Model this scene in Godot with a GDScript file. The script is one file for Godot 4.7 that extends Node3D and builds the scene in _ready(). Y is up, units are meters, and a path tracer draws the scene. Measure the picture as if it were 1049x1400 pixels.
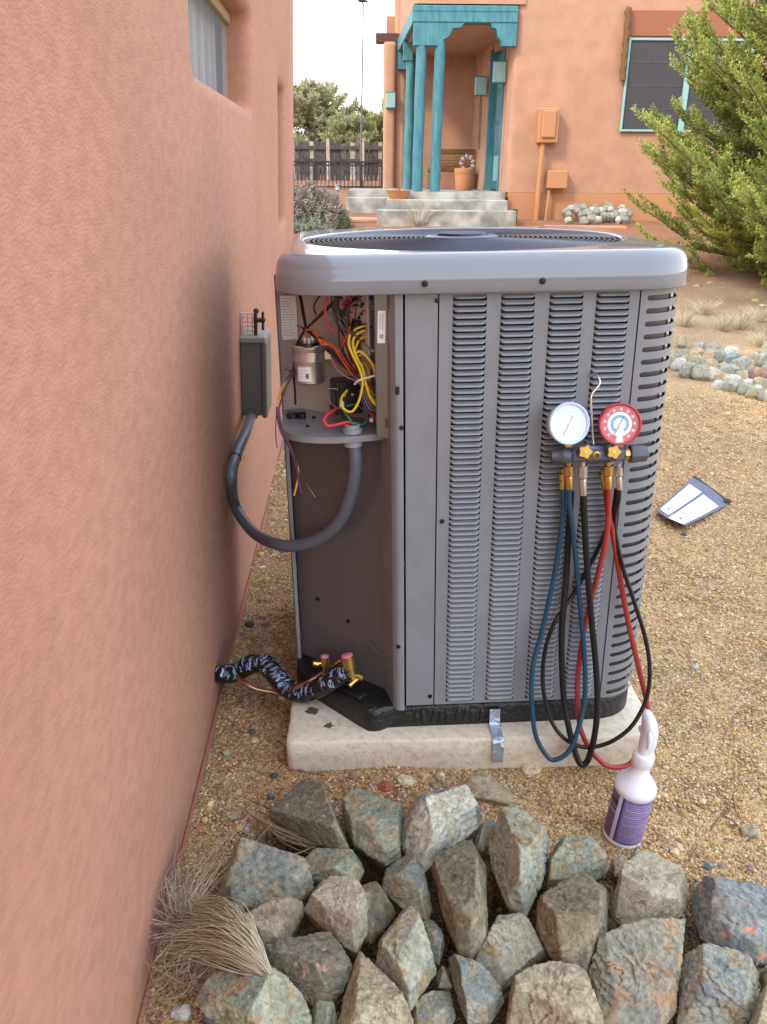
extends Node3D

var used := {}
var rng := RandomNumberGenerator.new()
var fn := FastNoiseLite.new()
var M := {}


func _ready():
	camera_and_light()
	materials()
	build_ground()
	near_house()
	far_house()
	fences()
	concrete_pad()
	air_conditioner()
	wall_fittings()
	gauge_set()
	spray_bottle()
	folder()
	border_rocks()
	small_stones()
	plants()
	gravel()


func camera_and_light():
	var cam := Camera3D.new()
	cam.name = "camera"
	cam.fov = 63.55
	cam.near = 0.05
	cam.far = 600.0
	cam.rotation_order = EULER_ORDER_YXZ
	cam.position = Vector3(0, 1.3, 0)
	cam.rotation = Vector3(deg_to_rad(-22.15), 0, deg_to_rad(0.5))
	add_child(cam)
	cam.current = true
	var sky_mat := ProceduralSkyMaterial.new()
	sky_mat.sky_top_color = Color(0.78, 0.84, 0.93)
	sky_mat.sky_horizon_color = Color(1.0, 0.99, 0.97)
	sky_mat.sky_curve = 0.22
	sky_mat.sky_energy_multiplier = 1.25
	sky_mat.ground_bottom_color = Color(0.50, 0.42, 0.33)
	sky_mat.ground_horizon_color = Color(0.66, 0.58, 0.48)
	var sky := Sky.new()
	sky.sky_material = sky_mat
	var env := Environment.new()
	env.background_mode = Environment.BG_SKY
	env.sky = sky
	env.ambient_light_source = Environment.AMBIENT_SOURCE_SKY
	env.tonemap_mode = Environment.TONE_MAPPER_LINEAR
	env.tonemap_exposure = 2.1
	env.sdfgi_enabled = true
	env.ssao_enabled = true
	env.ssil_enabled = true
	var we := WorldEnvironment.new()
	we.name = "world_environment"
	we.environment = env
	add_child(we)
	var sun := DirectionalLight3D.new()
	sun.name = "sun"
	sun.light_energy = 0.5
	sun.light_color = Color(1.0, 0.95, 0.87)
	sun.light_angular_distance = 10.0
	sun.shadow_enabled = true
	add_child(sun)
	sun.look_at_from_position(Vector3.ZERO, Vector3(0.55, -0.68, -0.5))


# ---------------------------------------------------------------- materials
func lin(r: float, g: float, b: float) -> Color:
	return Color(r, g, b).linear_to_srgb()


func mat(called: String, r: float, g: float, b: float, rough := 0.6, metal := 0.0, vc := false) -> StandardMaterial3D:
	var m := StandardMaterial3D.new()
	m.resource_name = called
	m.albedo_color = lin(r, g, b)
	m.roughness = rough
	m.metallic = metal
	m.vertex_color_use_as_albedo = vc
	M[called] = m
	return m


func noise(kind: int, freq: float, octaves := 1, sd := 1) -> FastNoiseLite:
	var n := FastNoiseLite.new()
	n.noise_type = kind
	n.frequency = freq
	n.seed = sd
	if octaves > 1:
		n.fractal_type = FastNoiseLite.FRACTAL_FBM
		n.fractal_octaves = octaves
	else:
		n.fractal_type = FastNoiseLite.FRACTAL_NONE
	return n


func tex(n: FastNoiseLite, size: int, stops = null, seamless := true) -> NoiseTexture2D:
	var t := NoiseTexture2D.new()
	t.width = size
	t.height = size
	t.seamless = seamless
	t.seamless_blend_skirt = 0.08
	t.noise = n
	if stops != null:
		var g := Gradient.new()
		var offs := PackedFloat32Array()
		var cols := PackedColorArray()
		for s in stops:
			offs.append(s[0])
			cols.append(lin(s[1], s[2], s[3]))
		g.offsets = offs
		g.colors = cols
		t.color_ramp = g
	return t


func tri_map(m: StandardMaterial3D, metres: float, world := true) -> void:
	m.uv1_triplanar = true
	m.uv1_world_triplanar = world
	m.uv1_triplanar_sharpness = 4.0
	m.uv1_scale = Vector3.ONE / metres


func bump(m: StandardMaterial3D, t: Texture2D, cm: float) -> void:
	m.heightmap_enabled = true
	m.heightmap_texture = t
	m.heightmap_scale = cm


# large soft blotches laid over a material: dust, wear and weathering
func weather(m: StandardMaterial3D, metres: Vector3, lo: Array, hi: Array, sd: int, freq := 0.012, oct := 5) -> void:
	m.detail_enabled = true
	m.detail_blend_mode = BaseMaterial3D.BLEND_MODE_MUL
	m.detail_uv_layer = BaseMaterial3D.DETAIL_UV_2
	m.detail_albedo = tex(noise(FastNoiseLite.TYPE_SIMPLEX_SMOOTH, freq, oct, sd), 512, [[0.2, lo[0], lo[1], lo[2]], [0.7, hi[0], hi[1], hi[2]]])
	m.uv2_triplanar = true
	m.uv2_world_triplanar = m.uv1_world_triplanar
	m.uv2_scale = Vector3.ONE / metres


func materials():
	var simplex := FastNoiseLite.TYPE_SIMPLEX_SMOOTH
	# stucco of the near wall
	var m := mat("stucco", 1, 1, 1, 0.95)
	m.albedo_texture = tex(noise(simplex, 0.02, 5, 3), 1024, [[0.2, 0.415, 0.20, 0.128], [0.5, 0.45, 0.22, 0.143], [0.8, 0.48, 0.238, 0.156]])
	var sn := noise(simplex, 0.10, 3, 9)
	sn.fractal_gain = 0.6
	bump(m, tex(sn, 1024), 0.10)
	tri_map(m, 0.62)
	m.uv1_scale = Vector3(1.6, 1.6, 0.85)
	weather(m, Vector3(2.2, 2.2, 3.1), [0.93, 0.92, 0.915], [1.03, 1.03, 1.03], 91, 0.008, 3)
	m = mat("stucco_edge", 0.34, 0.13, 0.085, 0.95)
	bump(m, M.stucco.heightmap_texture, 0.6)
	tri_map(m, 0.62)
	m = mat("stucco_far", 1, 1, 1, 0.95)
	m.albedo_texture = tex(noise(simplex, 0.01, 5, 13), 512, [[0.2, 0.415, 0.22, 0.135], [0.5, 0.445, 0.24, 0.15], [0.8, 0.475, 0.26, 0.163]])
	bump(m, M.stucco.heightmap_texture, 0.3)
	tri_map(m, 2.2)
	m = mat("stucco_stem", 0.47, 0.225, 0.105, 0.95)
	# decomposed granite
	var cell := noise(FastNoiseLite.TYPE_CELLULAR, 0.115, 1, 5)
	cell.cellular_return_type = FastNoiseLite.RETURN_CELL_VALUE
	cell.cellular_jitter = 1.0
	var dist := noise(FastNoiseLite.TYPE_CELLULAR, 0.115, 1, 5)
	dist.cellular_return_type = FastNoiseLite.RETURN_DISTANCE
	dist.cellular_jitter = 1.0
	m = mat("granite_gravel", 1, 1, 1, 0.95, 0.0, true)
	m.albedo_texture = tex(cell, 2048, [[0.0, 0.19, 0.108, 0.05], [0.25, 0.40, 0.24, 0.105], [0.5, 0.515, 0.33, 0.135], [0.75, 0.62, 0.42, 0.185], [0.9, 0.69, 0.52, 0.31], [1.0, 0.27, 0.17, 0.095]], false)
	var dt := tex(dist, 2048, null, false)
	dt.invert = true
	bump(m, dt, 0.35)
	tri_map(m, 1.12)
	weather(m, Vector3(5.3, 5.3, 5.3), [0.80, 0.79, 0.80], [1.08, 1.06, 1.04], 93)
	mat("grain", 1, 1, 1, 0.9, 0.0, true)
	# rocks
	for k in 3:
		m = mat("rock_%d" % k, 1, 1, 1, 0.85, 0.0, true)
		m.albedo_texture = tex(noise(simplex, [0.03, 0.05, 0.02][k], 6, 20 + k), 512, [[0.15, 0.62, 0.62, 0.6], [0.5, 0.95, 0.94, 0.9], [0.85, 1.0, 0.98, 0.92]])
		var rn := noise(simplex, [0.03, 0.06, 0.025][k], 6, 30 + k)
		rn.fractal_gain = 0.65
		bump(m, tex(rn, 512), [0.16, 0.12, 0.2][k])
		tri_map(m, 0.16, false)
		m.uv1_triplanar_sharpness = 3.0
	# concrete
	m = mat("concrete", 1, 1, 1, 0.92)
	var cn := noise(simplex, 0.02, 6, 41)
	m.albedo_texture = tex(cn, 1024, [[0.12, 0.56, 0.47, 0.33], [0.4, 0.68, 0.59, 0.44], [0.8, 0.73, 0.645, 0.50]])
	bump(m, tex(noise(simplex, 0.09, 3, 42), 512), 0.10)
	tri_map(m, 0.5)
	m = mat("step_concrete", 1, 1, 1, 0.92)
	m.albedo_texture = tex(noise(simplex, 0.012, 6, 43), 512, [[0.2, 0.20, 0.19, 0.17], [0.5, 0.32, 0.305, 0.27], [0.8, 0.46, 0.43, 0.385]])
	tri_map(m, 2.5)
	mat("sandstone", 0.50, 0.23, 0.12, 0.9)
	# painted sheet metal of the unit
	m = mat("grey_paint", 0.238, 0.248, 0.268, 0.27)
	bump(m, tex(noise(simplex, 0.004, 2, 50), 512), 0.05)
	tri_map(m, 1.0, false)
	weather(m, Vector3(0.5, 0.9, 0.5), [0.93, 0.925, 0.91], [1.02, 1.02, 1.02], 92)
	m = mat("lid_paint", 0.215, 0.225, 0.25, 0.16)
	m.clearcoat_enabled = true
	m.clearcoat = 0.6
	m.clearcoat_roughness = 0.05
	bump(m, tex(noise(simplex, 0.004, 2, 51), 512), 0.06)
	tri_map(m, 1.0, false)
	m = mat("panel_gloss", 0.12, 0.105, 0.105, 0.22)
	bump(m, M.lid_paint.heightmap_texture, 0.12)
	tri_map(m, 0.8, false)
	mat("galvanised", 0.19, 0.185, 0.175, 0.3, 0.75)
	mat("grille_wire", 0.018, 0.024, 0.05, 0.3)
	mat("black_inside", 0.008, 0.008, 0.009, 0.7)
	mat("coil_fins", 0.03, 0.03, 0.032, 0.4, 0.6)
	mat("screw", 0.03, 0.03, 0.032, 0.4, 0.7)
	m = mat("black_plastic", 0.012, 0.012, 0.013, 0.38)
	bump(m, tex(noise(simplex, 0.03, 4, 52), 512), 0.3)
	tri_map(m, 0.3, false)
	mat("black_smooth", 0.012, 0.012, 0.014, 0.35)
	m = mat("aluminium", 0.62, 0.61, 0.6, 0.28, 0.9)
	mat("brass", 0.62, 0.40, 0.13, 0.27, 0.9)
	mat("copper", 0.58, 0.26, 0.14, 0.35, 0.85)
	mat("chrome", 0.62, 0.6, 0.6, 0.22, 0.85)
	mat("pink_cap", 0.80, 0.22, 0.36, 0.5)
	mat("circuit_board", 0.56, 0.47, 0.38, 0.6)
	mat("white_plastic", 0.78, 0.77, 0.76, 0.4)
	mat("paper", 0.80, 0.80, 0.81, 0.7)
	mat("relay_red", 0.5, 0.05, 0.03, 0.4)
	mat("teal_edge", 0.05, 0.17, 0.18, 0.4)
	for w in [["yellow", 0.80, 0.58, 0.02], ["orange", 0.75, 0.17, 0.02], ["purple", 0.09, 0.035, 0.13], ["black", 0.012, 0.011, 0.012], ["red", 0.60, 0.03, 0.045], ["green", 0.03, 0.25, 0.11], ["grey", 0.22, 0.19, 0.19], ["brown", 0.12, 0.045, 0.03], ["pink", 0.45, 0.2, 0.2], ["blue", 0.04, 0.05, 0.3], ["amber", 0.65, 0.3, 0.05]]:
		mat("wire_" + w[0], w[1], w[2], w[3], 0.38)
	mat("conduit", 0.115, 0.125, 0.155, 0.36)
	mat("fitting_grey", 0.30, 0.32, 0.36, 0.4)
	mat("box_grey", 0.13, 0.125, 0.115, 0.42)
	mat("box_lid_grey", 0.26, 0.25, 0.235, 0.4)
	mat("hose_blue", 0.012, 0.06, 0.105, 0.33)
	mat("hose_teal", 0.008, 0.028, 0.036, 0.33)
	mat("hose_black", 0.010, 0.010, 0.011, 0.28)
	mat("hose_red", 0.36, 0.035, 0.03, 0.36)
	mat("manifold_blue", 0.15, 0.165, 0.25, 0.3, 0.4)
	mat("rubber", 0.085, 0.09, 0.11, 0.42)
	mat("gauge_white", 0.56, 0.66, 0.86, 0.35)
	mat("gauge_red", 0.50, 0.035, 0.05, 0.35)
	mat("knob_gold", 0.72, 0.40, 0.04, 0.4, 0.3)
	var gl := mat("gauge_lens", 1, 1, 1, 0.04)
	gl.transparency = BaseMaterial3D.TRANSPARENCY_ALPHA
	gl.albedo_color = Color(1, 1, 1, 0.06)
	# house parts
	m = mat("turquoise", 1, 1, 1, 0.6)
	m.albedo_texture = tex(noise(simplex, 0.02, 4, 61), 256, [[0.2, 0.035, 0.155, 0.185], [0.8, 0.065, 0.225, 0.255]])
	tri_map(m, 0.9)
	m.uv1_scale = Vector3(2, 0.5, 2)
	mat("pale_turquoise", 0.27, 0.47, 0.45, 0.5)
	mat("window_screen", 0.055, 0.05, 0.055, 0.75)
	mat("lintel_brown", 0.30, 0.115, 0.06, 0.9)
	mat("dark_wood", 0.10, 0.045, 0.03, 0.85)
	for k in 3:
		m = mat("bench_wood_%d" % k, 1, 1, 1, 0.75)
		var base: Array = [[0.26, 0.135, 0.05], [0.33, 0.18, 0.07], [0.2, 0.1, 0.035]][k]
		m.albedo_texture = tex(noise(simplex, 0.03, 4, 64 + k), 256, [[0.2, base[0] * 0.5, base[1] * 0.5, base[2] * 0.5], [0.7, base[0], base[1], base[2]]])
		tri_map(m, 0.5)
		m.uv1_scale = Vector3(1.2, 14, 3)
	mat("terracotta", 0.52, 0.22, 0.09, 0.8)
	for k in 4:
		m = mat("fence_wood_%d" % k, 1, 1, 1, 0.9)
		var c: Array = [[0.10, 0.085, 0.08], [0.14, 0.12, 0.11], [0.075, 0.065, 0.065], [0.42, 0.36, 0.29]][k]
		m.albedo_texture = tex(noise(simplex, 0.03, 4, 70 + k), 256, [[0.2, c[0] * 0.6, c[1] * 0.6, c[2] * 0.6], [0.8, c[0] * 1.3, c[1] * 1.3, c[2] * 1.3]])
		tri_map(m, 1.0)
		m.uv1_scale = Vector3(5, 0.6, 5)
	mat("iron", 0.02, 0.02, 0.026, 0.45)
	mat("pole_grey", 0.16, 0.16, 0.17, 0.5, 0.5)
	mat("bark", 0.16, 0.10, 0.065, 0.95)
	m = mat("leaf", 1, 1, 1, 0.65, 0.0, true)
	m.backlight_enabled = true
	m.backlight = Color(0.16, 0.17, 0.05)
	m = mat("straw", 1, 1, 1, 0.7, 0.0, true)
	m = mat("tape_wrap", 1, 1, 1, 0.2, 0.0, true)
	m = mat("duct_tape", 0.46, 0.50, 0.58, 0.3, 0.55)
	bump(m, tex(noise(simplex, 0.02, 3, 81), 256), 0.35)
	tri_map(m, 0.12, false)
	m = mat("bottle_white", 0.78, 0.78, 0.83, 0.28)
	m.subsurf_scatter_enabled = true
	m.subsurf_scatter_strength = 0.1
	mat("folder_vinyl", 0.165, 0.17, 0.235, 0.35)
	mat("curtain", 1, 1, 1, 0.85, 0.0, true)
	var gp := mat("window_glass", 1, 1, 1, 0.5)
	gp.transparency = BaseMaterial3D.TRANSPARENCY_ALPHA
	gp.albedo_color = Color(0.75, 0.78, 0.8, 0.15)


# ---------------------------------------------------------------- helpers
func numbered(parent: Node, called: String) -> String:
	var key := str(parent.get_instance_id()) + called
	var n: int = used.get(key, 0)
	used[key] = n + 1
	return called if n == 0 else "%s_%03d" % [called, n]


func meta(o: Node3D, label := "", category := "", group := "", kind := "") -> Node3D:
	if label:
		o.set_meta("label", label)
	if category:
		o.set_meta("category", category)
	if group:
		o.set_meta("group", group)
	if kind:
		o.set_meta("kind", kind)
	return o


func thing(called: String, label: String, category: String, at := Transform3D(), group := "") -> Node3D:
	var o := Node3D.new()
	o.name = numbered(self, called)
	o.transform = at
	add_child(o, true)
	meta(o, label, category, group)
	return o


func put(called: String, mesh: Mesh, m: Material, parent: Node = self, at := Transform3D()) -> MeshInstance3D:
	var o := MeshInstance3D.new()
	o.name = numbered(parent, called)
	o.mesh = mesh
	o.material_override = m
	o.transform = at
	parent.add_child(o, true)
	return o


func st0(flat := false) -> SurfaceTool:
	var st := SurfaceTool.new()
	st.begin(Mesh.PRIMITIVE_TRIANGLES)
	st.set_smooth_group(-1 if flat else 0)
	return st


func done(st: SurfaceTool) -> ArrayMesh:
	st.generate_normals()
	return st.commit()


func obj(called: String, st: SurfaceTool, m: Material, parent: Node = self, at := Transform3D()) -> MeshInstance3D:
	return put(called, done(st), m, parent, at)


# corners counter-clockwise seen from outside
func tri(st: SurfaceTool, a: Vector3, b: Vector3, c: Vector3) -> void:
	st.add_vertex(a)
	st.add_vertex(c)
	st.add_vertex(b)


func quad(st: SurfaceTool, a: Vector3, b: Vector3, c: Vector3, d: Vector3) -> void:
	tri(st, a, b, c)
	tri(st, a, c, d)


func face(st: SurfaceTool, p: Array, inside: Vector3) -> void:
	var n: Vector3 = (p[1] - p[0]).cross(p[2] - p[0])
	var flip: bool = n.dot(p[0] - inside) < 0.0
	for i in range(1, p.size() - 1):
		if flip:
			tri(st, p[0], p[i + 1], p[i])
		else:
			tri(st, p[0], p[i], p[i + 1])


func box(st: SurfaceTool, at: Transform3D, size: Vector3, b := 0.0) -> void:
	st.set_smooth_group(-1)
	var h := size * 0.5
	b = minf(b, minf(h.x, minf(h.y, h.z)) * 0.9)
	var c := at.origin
	var P := {}
	for x in [-1, 1]:
		for y in [-1, 1]:
			for z in [-1, 1]:
				P[[x, y, z]] = [at * Vector3(x * h.x, y * (h.y - b), z * (h.z - b)), at * Vector3(x * (h.x - b), y * h.y, z * (h.z - b)), at * Vector3(x * (h.x - b), y * (h.y - b), z * h.z)]
				if b > 0.0:
					face(st, P[[x, y, z]], c)
	for s in [-1, 1]:
		face(st, [P[[s, -1, -1]][0], P[[s, 1, -1]][0], P[[s, 1, 1]][0], P[[s, -1, 1]][0]], c)
		face(st, [P[[-1, s, -1]][1], P[[1, s, -1]][1], P[[1, s, 1]][1], P[[-1, s, 1]][1]], c)
		face(st, [P[[-1, -1, s]][2], P[[1, -1, s]][2], P[[1, 1, s]][2], P[[-1, 1, s]][2]], c)
		if b > 0.0:
			for t in [-1, 1]:
				face(st, [P[[s, t, -1]][0], P[[s, t, 1]][0], P[[s, t, 1]][1], P[[s, t, -1]][1]], c)
				face(st, [P[[s, -1, t]][0], P[[s, 1, t]][0], P[[s, 1, t]][2], P[[s, -1, t]][2]], c)
				face(st, [P[[-1, s, t]][1], P[[1, s, t]][1], P[[1, s, t]][2], P[[-1, s, t]][2]], c)


func at3(x: float, y: float, z: float) -> Transform3D:
	return Transform3D(Basis(), Vector3(x, y, z))


func box_mesh(size: Vector3, b := 0.0) -> ArrayMesh:
	var st := st0(true)
	box(st, Transform3D(), size, b)
	return done(st)


func put_box(called: String, centre: Vector3, size: Vector3, b: float, m: Material, parent: Node = self) -> MeshInstance3D:
	return put(called, box_mesh(size, b), m, parent, Transform3D(Basis(), centre))


# bar between two points with a rectangular section
func bar(st: SurfaceTool, a: Vector3, b: Vector3, w: float, h: float, bev := 0.0) -> void:
	var d := (b - a).normalized()
	var up := Vector3.UP if absf(d.y) < 0.95 else Vector3.BACK
	var x := up.cross(d).normalized()
	box(st, Transform3D(Basis(x, d.cross(x), d), (a + b) * 0.5), Vector3(w, h, a.distance_to(b)), bev)


func smooth_path(p: Array, per := 6) -> Array:
	var out := []
	for i in p.size() - 1:
		var a: Vector3 = p[maxi(i - 1, 0)]
		var b: Vector3 = p[i]
		var c: Vector3 = p[i + 1]
		var d: Vector3 = p[mini(i + 2, p.size() - 1)]
		for k in per:
			out.append(b.cubic_interpolate(c, a, d, float(k) / per))
	out.append(p[p.size() - 1])
	return out


# radius may be a number or one radius per point
func tube(st: SurfaceTool, p: Array, radius, sides := 8, caps := true, closed := false, tint = null) -> void:
	st.set_smooth_group(0)
	var rings := []
	var n := p.size()
	var last := Vector3.ZERO
	for i in n:
		var a: Vector3 = p[(i - 1 + n) % n] if closed else p[maxi(i - 1, 0)]
		var b: Vector3 = p[(i + 1) % n] if closed else p[mini(i + 1, n - 1)]
		var d := (b - a).normalized()
		var x: Vector3
		if last == Vector3.ZERO:
			x = d.cross(Vector3.UP if absf(d.y) < 0.9 else Vector3.RIGHT).normalized()
		else:
			x = (last - d * last.dot(d)).normalized()
		last = x
		var y := d.cross(x)
		var r: float = radius[i] if radius is Array else radius
		var ring := []
		for k in sides:
			var t := TAU * k / sides
			ring.append(p[i] + (x * cos(t) + y * sin(t)) * r)
		rings.append(ring)
	for i in (n if closed else n - 1):
		var u: Array = rings[i]
		var v: Array = rings[(i + 1) % n]
		if tint != null:
			st.set_color(tint[i])
		for k in sides:
			var l := (k + 1) % sides
			quad(st, u[k], u[l], v[l], v[k])
	if caps and not closed:
		st.set_smooth_group(-1)
		for k in range(1, sides - 1):
			tri(st, rings[0][0], rings[0][k + 1], rings[0][k])
			tri(st, rings[n - 1][0], rings[n - 1][k], rings[n - 1][k + 1])


func wire(called: String, p: Array, r: float, m: Material, parent: Node, sides := 7, per := 6) -> MeshInstance3D:
	var st := st0()
	tube(st, smooth_path(p, per), r, sides)
	return obj(called, st, m, parent)


# profile of Vector2(radius, height), turned round y
func lathe(st: SurfaceTool, at: Transform3D, prof: Array, n := 24) -> void:
	var group := 1
	for i in prof.size() - 1:
		if i > 0:
			var d0: Vector2 = (prof[i] - prof[i - 1]).normalized()
			var d1: Vector2 = (prof[i + 1] - prof[i]).normalized()
			if d0.dot(d1) < 0.8:
				group += 1
		st.set_smooth_group(group)
		var a: Vector2 = prof[i]
		var b: Vector2 = prof[i + 1]
		for k in n:
			var s := TAU * k / n
			var t := TAU * (k + 1) / n
			var p0 := at * Vector3(a.x * cos(s), a.y, -a.x * sin(s))
			var p1 := at * Vector3(a.x * cos(t), a.y, -a.x * sin(t))
			var p2 := at * Vector3(b.x * cos(t), b.y, -b.x * sin(t))
			var p3 := at * Vector3(b.x * cos(s), b.y, -b.x * sin(s))
			if a.x > 0.00001:
				tri(st, p0, p1, p2)
			if b.x > 0.00001:
				tri(st, p0, p2, p3)


func lathe_mesh(prof: Array, n := 24) -> ArrayMesh:
	var st := st0()
	lathe(st, Transform3D(), prof, n)
	return done(st)


# outline in x, y pushed from z = 0 to z = depth
func prism(st: SurfaceTool, at: Transform3D, outline: PackedVector2Array, depth: float) -> void:
	st.set_smooth_group(-1)
	var o := outline.duplicate()
	if Geometry2D.is_polygon_clockwise(o):
		o.reverse()
	var idx := Geometry2D.triangulate_polygon(o)
	for i in range(0, idx.size(), 3):
		var a := o[idx[i]]
		var b := o[idx[i + 1]]
		var c := o[idx[i + 2]]
		if (b - a).cross(c - a) < 0.0:
			var t := b
			b = c
			c = t
		tri(st, at * Vector3(a.x, a.y, depth), at * Vector3(b.x, b.y, depth), at * Vector3(c.x, c.y, depth))
		tri(st, at * Vector3(a.x, a.y, 0), at * Vector3(c.x, c.y, 0), at * Vector3(b.x, b.y, 0))
	for i in o.size():
		var a := o[i]
		var b := o[(i + 1) % o.size()]
		quad(st, at * Vector3(a.x, a.y, 0), at * Vector3(b.x, b.y, 0), at * Vector3(b.x, b.y, depth), at * Vector3(a.x, a.y, depth))


# plan outline of Vector2(x, z), from height y0 to y1
func slab(st: SurfaceTool, plan: Array, y0: float, y1: float) -> void:
	var o := PackedVector2Array()
	for p in plan:
		o.append(Vector2(p.x, p.y))
	prism(st, Transform3D(Basis(Vector3(1, 0, 0), Vector3(0, 0, 1), Vector3(0, -1, 0)), Vector3(0, y1, 0)), o, y1 - y0)


func round_rect(cx: float, cz: float, hx: float, hz: float, r: float, inset := 0.0, per := 10) -> Array:
	var out := []
	var rr := maxf(r - inset, 0.001)
	for q in 4:
		var sx: float = [1, -1, -1, 1][q]
		var sz: float = [1, 1, -1, -1][q]
		var c := Vector2(cx + sx * (hx - r), cz + sz * (hz - r))
		for k in per + 1:
			var a := PI * 0.5 * (q + float(k) / per)
			out.append(c + Vector2(cos(a), sin(a)) * rr)
		var nx: Vector2 = Vector2(cx + [1, -1, -1, 1][(q + 1) % 4] * (hx - r), cz + [1, 1, -1, -1][(q + 1) % 4] * (hz - r))
		var a2 := PI * 0.5 * (q + 1)
		var e := nx + Vector2(cos(a2), sin(a2)) * rr
		var s: Vector2 = out[out.size() - 1]
		for k in range(1, per):
			out.append(s.lerp(e, float(k) / per))
	return out


func loft(st: SurfaceTool, loops: Array, close := true) -> void:
	for j in loops.size() - 1:
		var a: Array = loops[j]
		var b: Array = loops[j + 1]
		var n := a.size()
		for i in (n if close else n - 1):
			var k := (i + 1) % n
			quad(st, a[i], a[k], b[k], b[i])


# flat card with texture coordinates, facing +z
func card(w: float, h: float) -> ArrayMesh:
	var st := st0(true)
	var p := [Vector3(-w / 2, -h / 2, 0), Vector3(w / 2, -h / 2, 0), Vector3(w / 2, h / 2, 0), Vector3(-w / 2, h / 2, 0)]
	var uv := [Vector2(0, 1), Vector2(1, 1), Vector2(1, 0), Vector2(0, 0)]
	for i in [0, 2, 1, 0, 3, 2]:
		st.set_uv(uv[i])
		st.add_vertex(p[i])
	return done(st)


func picture_mat(called: String, im: Image, rough := 0.6) -> StandardMaterial3D:
	var m := mat(called, 1, 1, 1, rough)
	m.albedo_texture = ImageTexture.create_from_image(im)
	return m


func ground_y(z: float) -> float:
	var d := -z
	var e := minf(d, 14.0)
	var y := 0.0
	if e > 6.5:
		y = 0.079 * (e - 5.5)
	elif e > 4.5:
		y = 0.079 * (e - 4.5) * (e - 4.5) / 4.0
	if d > 14.0:
		y += 0.098 * (minf(d, 19.0) - 14.0)
	if d > 19.0:
		y += 0.03 * (minf(d, 60.0) - 19.0)
	return y


func basis_to(d: Vector3, up := Vector3.UP) -> Basis:
	# y axis along d
	var y := d.normalized()
	var x := y.cross(up if absf(y.dot(up)) < 0.95 else Vector3.RIGHT).normalized()
	return Basis(x, y, x.cross(y))


# ---------------------------------------------------------------- ground
# the stone border sits in a shallow trench of darker soil
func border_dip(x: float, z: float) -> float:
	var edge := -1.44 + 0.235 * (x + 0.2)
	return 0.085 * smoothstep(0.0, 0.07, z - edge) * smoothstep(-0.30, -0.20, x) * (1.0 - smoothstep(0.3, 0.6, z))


func build_ground():
	var st := st0()
	var xs := []
	var zs := []
	var z := 6.0
	while z > -7.0:
		zs.append(z)
		z -= 0.06 if z < -0.6 else 0.6
	while z > -24.0:
		zs.append(z)
		z -= 0.25
	while z > -400.0:
		zs.append(z)
		z *= 1.25
	var x := -400.0
	while x < -8.0:
		xs.append(x)
		x *= 0.75
	x = -8.0
	while x < -1.0:
		xs.append(x)
		x += 0.5
	while x < 4.0:
		xs.append(x)
		x += 0.06
	while x < 9.0:
		xs.append(x)
		x += 0.3
	while x < 400.0:
		xs.append(x)
		x *= 1.3
	fn.seed = 4
	fn.noise_type = FastNoiseLite.TYPE_SIMPLEX_SMOOTH
	fn.fractal_type = FastNoiseLite.FRACTAL_FBM
	fn.fractal_octaves = 3
	fn.fractal_gain = 0.5
	fn.frequency = 1.0
	for zz in zs:
		for xx in xs:
			var dip := border_dip(xx, zz)
			var near := 1.0 if absf(xx) < 4.5 and zz > -7.0 else 0.4
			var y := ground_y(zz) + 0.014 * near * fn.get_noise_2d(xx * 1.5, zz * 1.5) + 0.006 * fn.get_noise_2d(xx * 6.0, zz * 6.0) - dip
			# pale granite near the unit, rust mulch and soil further up the slope
			var n := fn.get_noise_2d(xx * 1.1 + 30.0, zz * 1.1)
			var edge: float = -5.95 - 0.32 * (xx - 2.1) + 0.25 * n
			var soil := clampf((edge - zz) * 2.0, 0.0, 1.0)
			var far_soil := clampf((-8.4 - zz + n) * 0.9, 0.0, 1.0)
			var c := Color(1, 1, 1).lerp(Color(0.86, 0.90, 0.92), clampf(n * 1.2 + 0.2, 0, 1))
			c = c.lerp(Color(0.74, 0.78, 0.98), soil)
			c = c.lerp(Color(0.62, 0.45, 0.46), far_soil)
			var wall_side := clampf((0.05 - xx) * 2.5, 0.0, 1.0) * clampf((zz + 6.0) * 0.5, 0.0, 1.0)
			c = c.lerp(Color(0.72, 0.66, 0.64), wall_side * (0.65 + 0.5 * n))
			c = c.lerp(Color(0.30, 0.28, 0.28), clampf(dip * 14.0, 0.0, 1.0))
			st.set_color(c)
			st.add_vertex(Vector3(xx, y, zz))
	var w := xs.size()
	for j in zs.size() - 1:
		for i in w - 1:
			var a := j * w + i
			st.add_index(a)
			st.add_index(a + w)
			st.add_index(a + w + 1)
			st.add_index(a)
			st.add_index(a + w + 1)
			st.add_index(a + 1)
	var g := obj("ground", st, M.granite_gravel)
	meta(g, "tan decomposed granite ground rising to rust brown soil by the house", "ground", "", "structure")


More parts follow.
